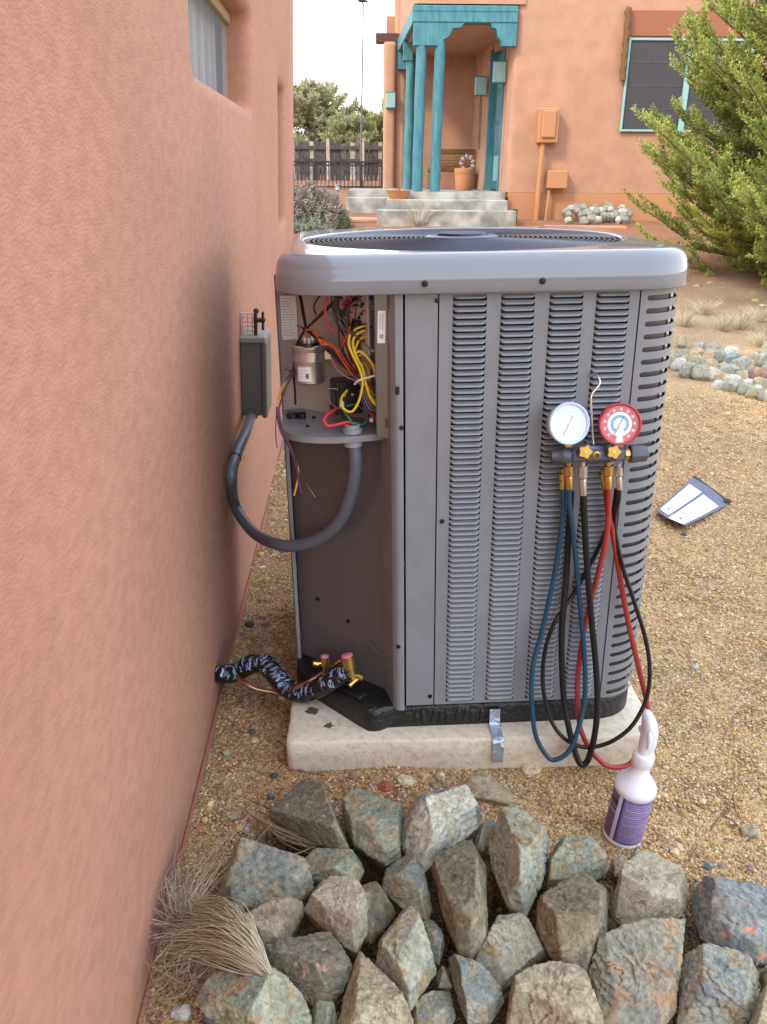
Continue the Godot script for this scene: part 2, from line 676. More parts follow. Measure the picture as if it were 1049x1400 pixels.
# ---------------------------------------------------------------- house on the left
func wall_panel(st: SurfaceTool, u0: float, u1: float, v0: float, v1: float, h0: float, h1: float, w0: float, w1: float, r: float, depth: float):
	var cu := (h0 + h1) * 0.5
	var cv := (w0 + w1) * 0.5
	var hu := (h1 - h0) * 0.5
	var hv := (w1 - w0) * 0.5
	var loops := []
	var steps := [[0.045, 0.0], [0.028, -0.003], [0.013, -0.011], [0.004, -0.026], [0.0, -0.045], [0.0, -depth]]
	var outer := []
	for p in round_rect(cu, cv, hu + 0.045, hv + 0.045, r + 0.045, 0.0, 8):
		var d: Vector2 = p - Vector2(cu, cv)
		var t := 1e9
		if d.x > 0.0001: t = minf(t, (u1 - cu) / d.x)
		if d.x < -0.0001: t = minf(t, (u0 - cu) / d.x)
		if d.y > 0.0001: t = minf(t, (v1 - cv) / d.y)
		if d.y < -0.0001: t = minf(t, (v0 - cv) / d.y)
		outer.append(Vector3(cu + d.x * t, cv + d.y * t, 0))
	# make sure the four corners of the panel are reached
	for c in [Vector2(u0, v0), Vector2(u1, v0), Vector2(u0, v1), Vector2(u1, v1)]:
		var best := 0
		for i in outer.size():
			if Vector2(outer[i].x, outer[i].y).distance_to(c) < Vector2(outer[best].x, outer[best].y).distance_to(c):
				best = i
		outer[best] = Vector3(c.x, c.y, 0)
	loops.append(outer)
	for s in steps:
		var l := []
		for p in round_rect(cu, cv, hu + s[0], hv + s[0], r + s[0], 0.0, 8):
			l.append(Vector3(p.x, p.y, s[1]))
		loops.append(l)
	loft(st, loops)


func near_house():
	var frame := Transform3D(Basis(Vector3(-0.042, 0, -0.999), Vector3(0.031, 1, -0.001), Vector3(0.999, -0.031, -0.042)), Vector3(-0.4, 0, -0.956))
	var h := thing("stucco_house", "near salmon stucco house wall along the left with recessed windows", "house", frame)
	var st := st0()
	var far := 4.244
	var top := 3.4
	for q in [[-4.0, 0.6, -0.1, top], [0.6, 2.5, -0.1, 1.2], [0.6, 2.5, 2.1, top], [2.5, 2.85, -0.1, top], [2.85, 3.8, -0.1, 0.85], [2.85, 3.8, 1.95, top], [3.8, far - 0.05, -0.1, top]]:
		quad(st, Vector3(q[0], q[2], 0), Vector3(q[1], q[2], 0), Vector3(q[1], q[3], 0), Vector3(q[0], q[3], 0))
	wall_panel(st, 0.6, 2.5, 1.2, 2.1, 0.944, 2.05, 1.50, 1.765, 0.03, 0.095)
	wall_panel(st, 2.85, 3.8, 0.85, 1.95, 3.12, 3.53, 1.08, 1.675, 0.03, 0.13)
	# rounded far corner, end wall, back, top and near end
	var prev := Vector2(far - 0.05, 0)
	for k in range(1, 7):
		var a := PI * 0.5 * k / 6.0
		var p := Vector2(far - 0.05 + 0.05 * sin(a), -0.05 + 0.05 * cos(a))
		quad(st, Vector3(prev.x, -0.1, prev.y), Vector3(p.x, -0.1, p.y), Vector3(p.x, top, p.y), Vector3(prev.x, top, prev.y))
		prev = p
	quad(st, Vector3(far, -0.1, -0.05), Vector3(far, -0.1, -5.0), Vector3(far, top, -5.0), Vector3(far, top, -0.05))
	quad(st, Vector3(far, -0.1, -5.0), Vector3(-4, -0.1, -5.0), Vector3(-4, top, -5.0), Vector3(far, top, -5.0))
	quad(st, Vector3(-4, -0.1, -5.0), Vector3(-4, -0.1, 0), Vector3(-4, top, 0), Vector3(-4, top, -5.0))
	quad(st, Vector3(-4, top, 0), Vector3(far - 0.05, top, 0), Vector3(far - 0.05, top, -5.0), Vector3(-4, top, -5.0))
	obj("wall", st, M.stucco, h)
	st = st0(true)
	box(st, at3(0.1, -0.02, 0.004), Vector3(8.2, 0.055, 0.014), 0.006)
	obj("wall_foot", st, M.stucco_edge, h)
	# small transom window with a gathered curtain behind the pane
	var wf := put_box("window_frame", Vector3(1.497, 1.75, -0.075), Vector3(1.1, 0.03, 0.02), 0.003, mat("tan_frame", 0.36, 0.25, 0.15, 0.6), h)
	put_box("sill_rail", Vector3(0, -0.245, 0), Vector3(1.1, 0.02, 0.02), 0.003, M.tan_frame, wf)
	put_box("window_pane", Vector3(1.497, 1.632, -0.08), Vector3(1.1, 0.26, 0.004), 0.0, M.window_glass, h)
	st = st0()
	fn.seed = 8
	fn.frequency = 9.0
	var n := 150
	for i in n:
		var u0 := 0.95 + 1.1 * i / n
		var u1 := 0.95 + 1.1 * (i + 1) / n
		var z0 := -0.125 + 0.028 * fn.get_noise_2d(u0 * 2.2, 0) + 0.006 * sin(u0 * 130.0)
		var z1 := -0.125 + 0.028 * fn.get_noise_2d(u1 * 2.2, 0) + 0.006 * sin(u1 * 130.0)
		var v := 0.42 + 0.75 * fn.get_noise_2d(u0 * 5.0, 7.0)
		st.set_color(Color(0.10, 0.09, 0.085).lerp(Color(0.46, 0.43, 0.41), clampf(v, 0, 1)))
		quad(st, Vector3(u0, 1.48, z0), Vector3(u1, 1.48, z1), Vector3(u1, 1.79, z1), Vector3(u0, 1.79, z0))
	obj("curtain", st, M.curtain, h)
	put_box("slot_window_pane", Vector3(3.325, 1.38, -0.126), Vector3(0.42, 0.62, 0.006), 0.0, M.window_screen, h)


# ---------------------------------------------------------------- house at the back
func corbel(depth: float, flip: bool) -> ArrayMesh:
	var p := PackedVector2Array([Vector2(0, 0), Vector2(0.74, 0), Vector2(0.70, -0.05), Vector2(0.58, -0.06), Vector2(0.54, -0.13), Vector2(0.50, -0.17), Vector2(0.44, -0.19), Vector2(0.40, -0.26), Vector2(0, -0.26)])
	if flip:
		for i in p.size():
			p[i].x = -p[i].x
	var st := st0(true)
	prism(st, at3(0, 0, -depth / 2), p, depth)
	return done(st)


func adobe(st: SurfaceTool, plan: Array, y0: float, y1: float, r := 0.12):
	# a block with rounded plan corners and a rounded top
	var pts := []
	var n := plan.size()
	for i in n:
		var p: Vector2 = plan[i]
		var a: Vector2 = (plan[(i - 1 + n) % n] - p).normalized()
		var b: Vector2 = (plan[(i + 1) % n] - p).normalized()
		for k in 6:
			var t := k / 5.0
			pts.append(p + a * r * (1 - t) * (1 - t) + b * r * t * t)
	var loops := []
	for s in [[0.0, y0], [0.0, y1 - r], [0.3 * r, y1 - 0.3 * r], [r, y1]]:
		var l := []
		var c := Vector2.ZERO
		for p in pts:
			c += p
		c /= pts.size()
		for p in pts:
			var q: Vector2 = p - (p - c).normalized() * s[0]
			l.append(Vector3(q.x, s[1], q.y))
		loops.append(l)
	loft(st, loops)
	st.set_smooth_group(-1)
	var o := PackedVector2Array()
	for v in loops[loops.size() - 1]:
		o.append(Vector2(v.x, v.z))
	var idx := Geometry2D.triangulate_polygon(o)
	for i in range(0, idx.size(), 3):
		for k in 3:
			var q := o[idx[i + k]]
			st.add_vertex(Vector3(q.x, y1, q.y))


func far_house():
	var h := thing("adobe_house", "peach adobe house at the back with a turquoise porch", "house")
	# right hand block: its left face runs back to the porch wall; a doorway and a slot are cut into it as gaps between piers
	var c := Vector3(1.892, 2.446, -14)
	var st := st0()
	adobe(st, [Vector2(c.x, -14.0), Vector2(9.0, -14.0), Vector2(9.0, -14.5), Vector2(c.x - 0.02, -14.6)], 1.07, 5.2, 0.1)
	obj("front_wall", st, M.stucco_far, h)
	st = st0()
	slab(st, [Vector2(c.x + 0.03, -13.975), Vector2(9.0, -13.975), Vector2(9.0, -14.5), Vector2(c.x + 0.02, -14.6)], 0.4, 1.067)
	obj("stem_wall", st, M.stucco_stem, h)
	# porch side wall piers (left face of the block), header over door and slot
	st = st0(true)
	slab(st, [Vector2(c.x - 0.02, -14.58), Vector2(c.x + 0.5, -14.58), Vector2(c.x + 0.5, -14.72), Vector2(c.x - 0.03, -14.72)], 1.0, 3.42)
	slab(st, [Vector2(c.x - 0.13, -15.72), Vector2(c.x + 0.4, -15.72), Vector2(c.x + 0.4, -16.45), Vector2(c.x - 0.19, -16.45)], 1.0, 3.42)
	slab(st, [Vector2(c.x - 0.21, -16.75), Vector2(c.x + 0.3, -16.75), Vector2(c.x + 0.3, -17.4), Vector2(c.x - 0.26, -17.4)], 1.0, 3.42)
	slab(st, [Vector2(c.x - 0.03, -14.722), Vector2(c.x + 0.5, -14.722), Vector2(c.x + 0.4, -15.718), Vector2(c.x - 0.12, -15.718)], 3.22, 3.42)
	slab(st, [Vector2(c.x - 0.19, -16.452), Vector2(c.x + 0.3, -16.452), Vector2(c.x + 0.3, -16.748), Vector2(c.x - 0.20, -16.748)], 2.95, 3.42)
	slab(st, [Vector2(c.x - 0.19, -16.452), Vector2(c.x + 0.3, -16.452), Vector2(c.x + 0.3, -16.748), Vector2(c.x - 0.20, -16.748)], 1.0, 1.75)
	obj("porch_side_wall", st, M.stucco_far, h)
	put("slot_pane", box_mesh(Vector3(0.02, 1.25, 0.32)), M.window_screen, h, Transform3D(Basis(Vector3.UP, 0.07), Vector3(c.x - 0.09, 2.35, -16.6)))
	# door in the side wall
	var door := put("door", box_mesh(Vector3(0.05, 2.1, 0.94), 0.005), M.turquoise, h, Transform3D(Basis(Vector3.UP, 0.09), Vector3(c.x + 0.02, 2.14, -15.22)))
	for k in 4:
		put_box("door_pane", Vector3(-0.027, 0.70 - k * 0.47, 0.0), Vector3(0.012, 0.40, 0.62), 0.0, M.window_glass if k < 3 else M.pale_turquoise, door)
	put("door_frame", box_mesh(Vector3(0.14, 2.2, 0.07), 0.008), M.turquoise, h, Transform3D(Basis(), Vector3(c.x - 0.10, 2.15, -15.68)))
	put("door_frame", box_mesh(Vector3(0.10, 2.2, 0.07), 0.008), M.turquoise, h, Transform3D(Basis(), Vector3(c.x - 0.01, 2.15, -14.76)))
	# porch back wall, left wing, ceiling, parapet
	st = st0(true)
	slab(st, [Vector2(-0.02, -17.4), Vector2(c.x + 0.2, -17.4), Vector2(c.x + 0.2, -17.7), Vector2(-0.02, -17.7)], 0.6, 4.0)
	obj("porch_back_wall", st, M.stucco_far, h)
	st = st0()
	adobe(st, [Vector2(-0.07, -17.0), Vector2(0.16, -17.0), Vector2(0.16, -19.0), Vector2(-0.07, -19.0)], 0.6, 3.55, 0.09)
	obj("buttress", st, M.stucco_far, h)
	st = st0()
	adobe(st, [Vector2(0.13, -17.12), Vector2(0.36, -17.12), Vector2(0.36, -18.8), Vector2(0.13, -18.8)], 0.6, 4.6, 0.09)
	obj("buttress", st, M.stucco_far, h)
	var b0 := Vector3(0.369, 3.604, -14)
	var b1 := Vector3(1.851, 3.382, -14)
	var b2 := Vector3(1.865, 3.165, -14)
	st = st0(true)
	slab(st, [Vector2(b0.x + 0.06, -14.06), Vector2(c.x + 0.05, -14.06), Vector2(c.x - 0.1, -17.4), Vector2(b0.x - 0.1, -17.4)], 3.36, b0.y + 0.02)
	obj("porch_ceiling", st, M.stucco_far, h)
	st = st0()
	adobe(st, [Vector2(b0.x + 0.02, -13.96), Vector2(c.x + 0.15, -13.96), Vector2(c.x - 0.1, -17.3), Vector2(b0.x - 0.16, -17.3)], b0.y + 0.024, 5.2, 0.08)
	obj("parapet", st, M.stucco_far, h)
	var by := (b0.y + b1.y) * 0.5
	var bh := b0.y - b1.y
	var bm := put_box("porch_beam", Vector3((b0.x + c.x) * 0.5, by, -14.0), Vector3(c.x - b0.x + 0.02, bh, 0.18), 0.012, M.turquoise, h)
	put_box("bead", Vector3(0, bh * 0.18, 0.092), Vector3(c.x - b0.x, 0.012, 0.012), 0.003, M.turquoise, bm)
	put("corbel", corbel(0.16, false), M.turquoise, h, Transform3D(Basis().scaled(Vector3(1.0, 1.12, 1)), Vector3(b0.x + 0.01, b1.y - 0.002, -14.0)))
	put("corbel", corbel(0.16, true), M.turquoise, h, Transform3D(Basis().scaled(Vector3(0.52, 1.12, 1)), Vector3(c.x + 0.005, b1.y - 0.002, -14.0)))
	# side beam going back
	st = st0(true)
	bar(st, Vector3(b0.x + 0.07, by, -14.1), Vector3(b0.x - 0.12, by, -17.3), 0.16, bh, 0.012)
	obj("side_beam", st, M.turquoise, h)
	for q in [-15.7, -16.95]:
		put("corbel", corbel(0.15, false), M.turquoise, h, Transform3D(Basis(Vector3.UP, PI * 0.5).scaled(Vector3(1, 1.1, 0.7)), Vector3(b0.x + 0.07 + (q + 14.1) * 0.06, b1.y - 0.002, q)))
	for q in [[Vector3(0.746, 1.103, -14), 0.083], [Vector3(0.469, 1.101, -14), 0.083], [Vector3(0.36, 1.098, -15.8), 0.082]]:
		st = st0()
		var p: Vector3 = q[0]
		var path := []
		var rad := []
		for k in 9:
			var t := k / 8.0
			path.append(Vector3(p.x + 0.015 + 0.02 * t + 0.005 * sin(k * 2.1), lerpf(1.075, b2.y + 0.03, t), p.z + 0.006 * cos(k * 1.7)))
			rad.append(q[1] * (1.0 - 0.08 * t + 0.02 * sin(k * 1.9)))
		tube(st, path, rad, 16)
		obj("porch_post", st, M.turquoise, h)
	# projecting roof beam on the left wing
	var vg := Vector3(0.011, 3.609, -17.2)
	put_box("roof_beam_end", Vector3(vg.x, vg.y, -17.2), Vector3(0.46, 0.17, 0.17), 0.02, M.dark_wood, h)
	# window in the front wall, two leaves with insect screens and a plastered lintel
	var w0 := Vector3(3.585, 3.216, -14)
	var w1 := Vector3(5.415, 1.949, -14)
	var cx := (w0.x + w1.x) * 0.5
	var cy := (w0.y + w1.y) * 0.5
	var ww := w1.x - w0.x
	var wh := w0.y - w1.y
	put_box("lintel", Vector3(cx - 0.02, w0.y + 0.19, -13.995), Vector3(ww + 0.15, 0.34, 0.03), 0.01, M.lintel_brown, h)
	var wd := put_box("window", Vector3(cx, cy, -13.985), Vector3(ww, wh, 0.03), 0.0, M.window_screen, h)
	for k in 2:
		put_box("frame_rail", Vector3(0, (wh * 0.5 - 0.02) * (1 - 2 * k), 0.018), Vector3(ww + 0.03, 0.03, 0.04), 0.005, M.pale_turquoise, wd)
	for k in 3:
		put_box("frame_stile", Vector3((k - 1) * ww * 0.5, 0, 0.022), Vector3(0.032 if k != 1 else 0.085, wh, 0.045), 0.005, M.pale_turquoise, wd)
	for s in 2:
		for k in 3:
			put_box("glazing_bar", Vector3((s - 0.5) * ww * 0.5, wh * (0.25 - 0.25 * k), 0.0165), Vector3(ww * 0.5 - 0.08, 0.016, 0.006), 0.0, mat("bar_shadow", 0.075, 0.068, 0.072, 0.7) if s + k == 0 else M.bar_shadow, wd)
		for k in 2:
			put_box("glazing_bar", Vector3((s - 0.5) * ww * 0.5 + (k - 0.5) * ww * 0.17, 0, 0.0175), Vector3(0.016, wh - 0.06, 0.006), 0.0, M.bar_shadow, wd)
	# carved stick on the wall
	var s0 := Vector3(3.509, 3.598, -13.93)
	var s1 := Vector3(3.524, 2.649, -13.93)
	st = st0()
	var path := []
	var rad := []
	for k in 15:
		path.append(s1.lerp(s0, k / 14.0) + Vector3(0.012 * sin(k * 2.3), 0, 0))
		rad.append(0.045 + 0.014 * sin(k * 3.1))
	tube(st, path, rad, 8)
	tube(st, [s1 + Vector3(0, 0.3, -0.01), s1 + Vector3(0, 0.3, -0.07)], 0.02, 6)
	meta(obj("carved_stick", st, M.bench_wood_2), "gnarled brown carved stick hung upright on the peach wall", "wall ornament")
	# meter cabinet and lower utility box
	var m0 := Vector3(2.299, 2.262, -13.9)
	var m1 := Vector3(2.607, 1.779, -13.9)
	var mb := thing("meter_cabinet", "tall peach painted meter cabinet with conduit on the far house", "utility box", at3((m0.x + m1.x) * 0.5, (m0.y + m1.y) * 0.5, -13.9))
	var mw := m1.x - m0.x
	var mh := m0.y - m1.y
	put_box("cabinet", Vector3.ZERO, Vector3(mw, mh, 0.2), 0.015, M.stucco_stem, mb)
	put_box("cover", Vector3(0.0, 0.02, 0.115), Vector3(mw * 0.68, mh * 0.8, 0.04), 0.018, M.stucco_stem, mb)
	st = st0()
	tube(st, [Vector3(-0.06, -mh * 0.5, 0.02), Vector3(-0.07, -mh * 0.5 - 0.5, 0.02), Vector3(-0.08, 0.62 - mb.position.y, 0.02)], 0.04, 12)
	obj("conduit_pipe", st, M.stucco_stem, mb)
	m0 = Vector3(2.504, 1.394, -13.9)
	m1 = Vector3(2.812, 1.132, -13.9)
	mb = thing("utility_box", "small square peach painted box low on the far house wall", "utility box", at3((m0.x + m1.x) * 0.5, (m0.y + m1.y) * 0.5, -13.9))
	put_box("cabinet", Vector3.ZERO, Vector3(m1.x - m0.x, m0.y - m1.y, 0.18), 0.012, M.stucco_stem, mb)
	st = st0()
	tube(st, [Vector3(-0.11, -0.15, 0.02), Vector3(-0.13, 0.65 - mb.position.y, 0.02)], 0.025, 10)
	obj("conduit_pipe", st, M.stucco_stem, mb)
	# lanterns
	for q in [[Vector3(1.764, 2.818, -14.66), 0.2, 0.30, "pale green glass wall lantern beside the porch door, nearest one"], [Vector3(1.605, 2.736, -15.95), 0.19, 0.29, "pale green glass wall lantern between the slot window and the door"], [Vector3(0.069, 2.589, -17), 0.17, 0.26, "pale green glass wall lantern left of the turquoise posts"]]:
		var ln := thing("wall_lantern", q[3], "lantern", Transform3D(Basis(), q[0]), "wall lanterns of the far house")
		put_box("shade", Vector3.ZERO, Vector3(q[1], q[2], 0.12), 0.01, M.pale_turquoise, ln)
		put_box("back_plate", Vector3(0, 0, -0.08), Vector3(q[1] * 0.8, q[2] * 0.8, 0.05), 0.005, M.turquoise, ln)
		for k in 2:
			put_box("rim", Vector3(0, (k - 0.5) * q[2], 0), Vector3(q[1] + 0.012, 0.014, 0.132), 0.003, M.turquoise, ln)
	# steps
	var sp := thing("porch_steps", "pale concrete porch steps in front of the turquoise posts", "steps")
	var d0 := Vector3(0.191, 1.069, -13.85)
	var l0 := Vector3(-0.656, 1.033, -14.9)
	st = st0(true)
	slab(st, [Vector2(d0.x, -13.85), Vector2(c.x - 0.03, -13.85), Vector2(c.x - 0.03, -17.4), Vector2(d0.x - 0.2, -17.4)], 0.4, 1.072)
	obj("landing", st, M.step_concrete, sp)
	st = st0(true)
	slab(st, [Vector2(l0.x, -14.9), Vector2(d0.x - 0.003, -14.9), Vector2(d0.x - 0.2, -17.4), Vector2(l0.x, -17.4)], 0.4, 1.066)
	obj("landing", st, M.step_concrete, sp)
	put_box("step", Vector3((d0.x + c.x) * 0.5 - 0.11, 0.72, -13.65), Vector3(c.x - d0.x + 0.15, 0.49, 0.395), 0.01, M.step_concrete, sp)
	put_box("step", Vector3((d0.x + c.x) * 0.5 - 0.14, 0.62, -13.26), Vector3(c.x - d0.x + 0.38, 0.41, 0.38), 0.01, M.step_concrete, sp)
	put_box("step", Vector3((l0.x + d0.x) * 0.5 - 0.002, 0.72, -14.7), Vector3(d0.x - l0.x - 0.01, 0.49, 0.39), 0.01, M.step_concrete, sp)
	# flagstones in front of the steps
	var k := 0
	for q in [[Vector3(-0.369, 0.656, -13.812), 0.62, 0.7, "wide flat sandstone slab at the foot of the left steps"], [Vector3(1.451, 0.645, -13.672), 0.9, 0.45, "long flat sandstone slab at the foot of the right steps"], [Vector3(2.989, 0.602, -13.12), 1.2, 0.3, "flat sandstone slab in front of the white stones"]]:
		var s := put_box("flagstone", q[0] + Vector3(0, -0.005, 0), Vector3(q[1], 0.06, q[2]), 0.015, M.sandstone)
		meta(s, q[3], "flagstone")
	# things on the porch
	var bn := thing("wooden_bench", "rustic plank bench against the porch back wall", "bench", Transform3D(Basis(), Vector3(1.19, 1.075, -16.6)))
	for q in 3:
		put_box("back_plank", Vector3(0.04, 0.43 + 0.108 * q, -0.22), Vector3(0.80 + 0.02 * q, 0.098, 0.05), 0.012, M["bench_wood_%d" % q], bn)
	for q in 2:
		put_box("seat_plank", Vector3(0.0, 0.335, -0.10 + 0.2 * q), Vector3(0.86, 0.075, 0.19), 0.012, M["bench_wood_%d" % (q + 1)], bn)
	for q in [[-0.35, 0.1], [0.30, 0.1], [-0.35, -0.2], [0.30, -0.2]]:
		put_box("leg", Vector3(q[0], 0.149, q[1]), Vector3(0.14, 0.295, 0.1), 0.012, M.bench_wood_0, bn)
	var pp := Vector3(1.358, 1.085, -15.6)
	var pot := thing("terracotta_pot", "large terracotta pot beside the porch bench", "pot", at3(pp.x, 1.073, -15.6))
	put("body", lathe_mesh([Vector2(0, 0), Vector2(0.13, 0), Vector2(0.145, 0.02), Vector2(0.16, 0.23), Vector2(0.165, 0.27), Vector2(0.172, 0.28), Vector2(0.172, 0.35), Vector2(0.15, 0.355), Vector2(0.145, 0.28), Vector2(0, 0.28)], 28), M.terracotta, pot)
	var wr := thing("seed_wreath", "round pinkish grey dried wreath standing in the terracotta pot", "wreath", Transform3D(Basis(Vector3.RIGHT, -0.25), Vector3(pp.x + 0.05, 1.50, -15.62)))
	for q in 18:
		var a := TAU * q / 18.0
		st = st0()
		tube(st, [Vector3(cos(a) * 0.075, sin(a) * 0.085, 0), Vector3(cos(a) * 0.11, sin(a) * 0.125, 0.02), Vector3(cos(a) * 0.14, sin(a) * 0.155, 0)], [0.02, 0.03, 0.014], 6)
		obj("petal", st, mat("seed_pale", 0.42, 0.33, 0.33, 0.8) if q % 2 else mat("seed_brown", 0.19, 0.11, 0.12, 0.8), wr)
	var bp := Vector3(0.189, 1.008, -13.7)
	var bowl := thing("planter_bowl", "low terracotta bowl planter on the step corner", "planter", at3(bp.x, 0.962, -13.7))
	put("bowl", lathe_mesh([Vector2(0, 0), Vector2(0.13, 0), Vector2(0.19, 0.12), Vector2(0.2, 0.13), Vector2(0.17, 0.13), Vector2(0, 0.1)], 24), M.terracotta, bowl)
	tuft(bowl, "dry_stems", Vector3(0, 0.1, 0), 26, 0.12, 0.12, Color(0.2, 0.17, 0.08), 11)
	# garden lights and marker post
	for q in [[Vector3(-0.826, 0.773, -15.036), 0.30, "slim garden light beside the grey bush"], [Vector3(0.146, 0.619, -13.343), 0.12, "low round garden light in the rust gravel before the steps"]]:
		var gl := thing("garden_light", q[2], "garden light", Transform3D(Basis(), q[0]), "garden lights by the steps")
		put("stake", lathe_mesh([Vector2(0.012, -0.02), Vector2(0.012, q[1]), Vector2(0, q[1])], 8), M.pole_grey, gl)
		put("lens", lathe_mesh([Vector2(0.03, q[1]), Vector2(0.035, q[1] + 0.05)], 12), M.white_plastic, gl)
		put("cap", lathe_mesh([Vector2(0.06, q[1] + 0.05), Vector2(0.05, q[1] + 0.07), Vector2(0.0, q[1] + 0.09)], 14), M.pole_grey, gl)
	var mp := Vector3(1.97, 0.628, -13.455)
	var ps := thing("marker_post", "short dark timber post at the house corner", "post", Transform3D(Basis(), mp))
	put_box("post", Vector3(0, 0.08, 0), Vector3(0.075, 0.27, 0.07), 0.008, M.dark_wood, ps)


func tuft(parent: Node3D, called: String, at: Vector3, count: int, height: float, spread: float, c: Color, sd: int, m: Material = null):
	var r := RandomNumberGenerator.new()
	r.seed = sd
	var st := st0()
	for i in count:
		var a := r.randf() * TAU
		var s := spread * sqrt(r.randf())
		var hh := height * r.randf_range(0.55, 1.0)
		st.set_color(c * r.randf_range(0.7, 1.3))
		var p := at + Vector3(cos(a) * s * 0.25, 0, sin(a) * s * 0.25)
		tube(st, [p, p + Vector3(cos(a) * s * 0.4, hh * 0.6, sin(a) * s * 0.4), p + Vector3(cos(a) * s, hh, sin(a) * s)], [height * 0.012, height * 0.009, height * 0.003], 3, false)
	var o := obj(called, st, M.straw, parent)
	o.set_meta("kind", "stuff")


# ---------------------------------------------------------------- fences and pole
func fences():
	var z := -20.0
	var a := Vector3(-2.408, 1.97, -20)
	var b := Vector3(0.179, 2.005, -20)
	var gy := ground_y(z)
	var f := thing("board_fence", "weathered dark board fence beyond the iron railing", "fence", at3(0, gy, z))
	rng.seed = 21
	var x := a.x
	while x < b.x:
		var w := rng.randf_range(0.075, 0.14)
		var hh := a.y - gy + rng.randf_range(-0.03, 0.03)
		var pale := rng.randf() < 0.22
		put_box("board", Vector3(x + w * 0.5, hh * 0.5, rng.randf_range(-0.01, 0.01)), Vector3(w - 0.012, hh, 0.022), 0.004, M["fence_wood_%d" % (3 if pale else rng.randi() % 3)], f)
		x += w
	for q in [0.86, 0.52]:
		put_box("rail", Vector3((a.x + b.x) * 0.5, (a.y - gy) * q, 0.035), Vector3(b.x - a.x, 0.08, 0.04), 0.006, M.fence_wood_2, f)
	for px in [-2.05, -1.28, -0.52]:
		put_box("post", Vector3(px, 0.42, 0.32), Vector3(0.075, 0.85, 0.075), 0.01, M.fence_wood_3, f)
	z = -17.8
	gy = ground_y(z)
	var t := Vector3(-0.996, 1.548, -17.8)
	a = Vector3(-2.085, 1.539, -17.8)
	b = Vector3(0.034, 1.556, -17.8)
	var hh := t.y - gy
	f = thing("iron_railing", "black iron railing with thin upright bars before the board fence", "railing", at3(0, gy, z))
	x = a.x
	while x < b.x:
		put_box("bar", Vector3(x, hh * 0.5, 0), Vector3(0.016, hh, 0.016), 0.0, M.iron, f)
		x += 0.078
	for q in [0.99, 0.86, 0.08]:
		put_box("rail", Vector3((a.x + b.x) * 0.5, hh * q, 0.0), Vector3(b.x - a.x, 0.03, 0.028), 0.0, M.iron, f)
	for px in [Vector3(-1.432, 1.544, -17.8), Vector3(-0.503, 1.552, -17.8), Vector3(-0.082, 1.555, -17.8)]:
		put_box("post", Vector3(px.x, hh * 0.5, 0), Vector3(0.06, hh + 0.04, 0.06), 0.008, M.iron, f)
	# thin mast
	var pz := -19.0
	var p0 := Vector3(-0.553, 1.44, -19)
	var p1 := Vector3(-0.487, 4.469, -19)
	var mast := thing("mast", "tall thin grey mast with a small bird shaped vane on top", "mast", at3(p0.x, ground_y(pz), pz))
	var st := st0()
	tube(st, [Vector3.ZERO, Vector3((p1.x - p0.x), p1.y - ground_y(pz), 0)], [0.022, 0.013], 8)
	obj("pole", st, M.pole_grey, mast)
	st = st0()
	tube(st, [Vector3(-0.11, 0.035, 0), Vector3(-0.05, 0.0, 0), Vector3(0.03, 0.0, 0), Vector3(0.12, -0.02, 0)], [0.012, 0.035, 0.03, 0.008], 8)
	tube(st, [Vector3(0, -0.06, 0), Vector3(0, 0.0, 0)], 0.012, 6)
	obj("vane", st, M.iron, mast, at3(p1.x - p0.x - 0.02, p1.y - ground_y(pz) + 0.04, 0))


# ---------------------------------------------------------------- pad
func unit_frame() -> Transform3D:
	return Transform3D(Basis(Vector3.UP, deg_to_rad(3.0)) * Basis(Vector3.BACK, deg_to_rad(1.2)), Vector3(0.19, 0.075, -1.64))


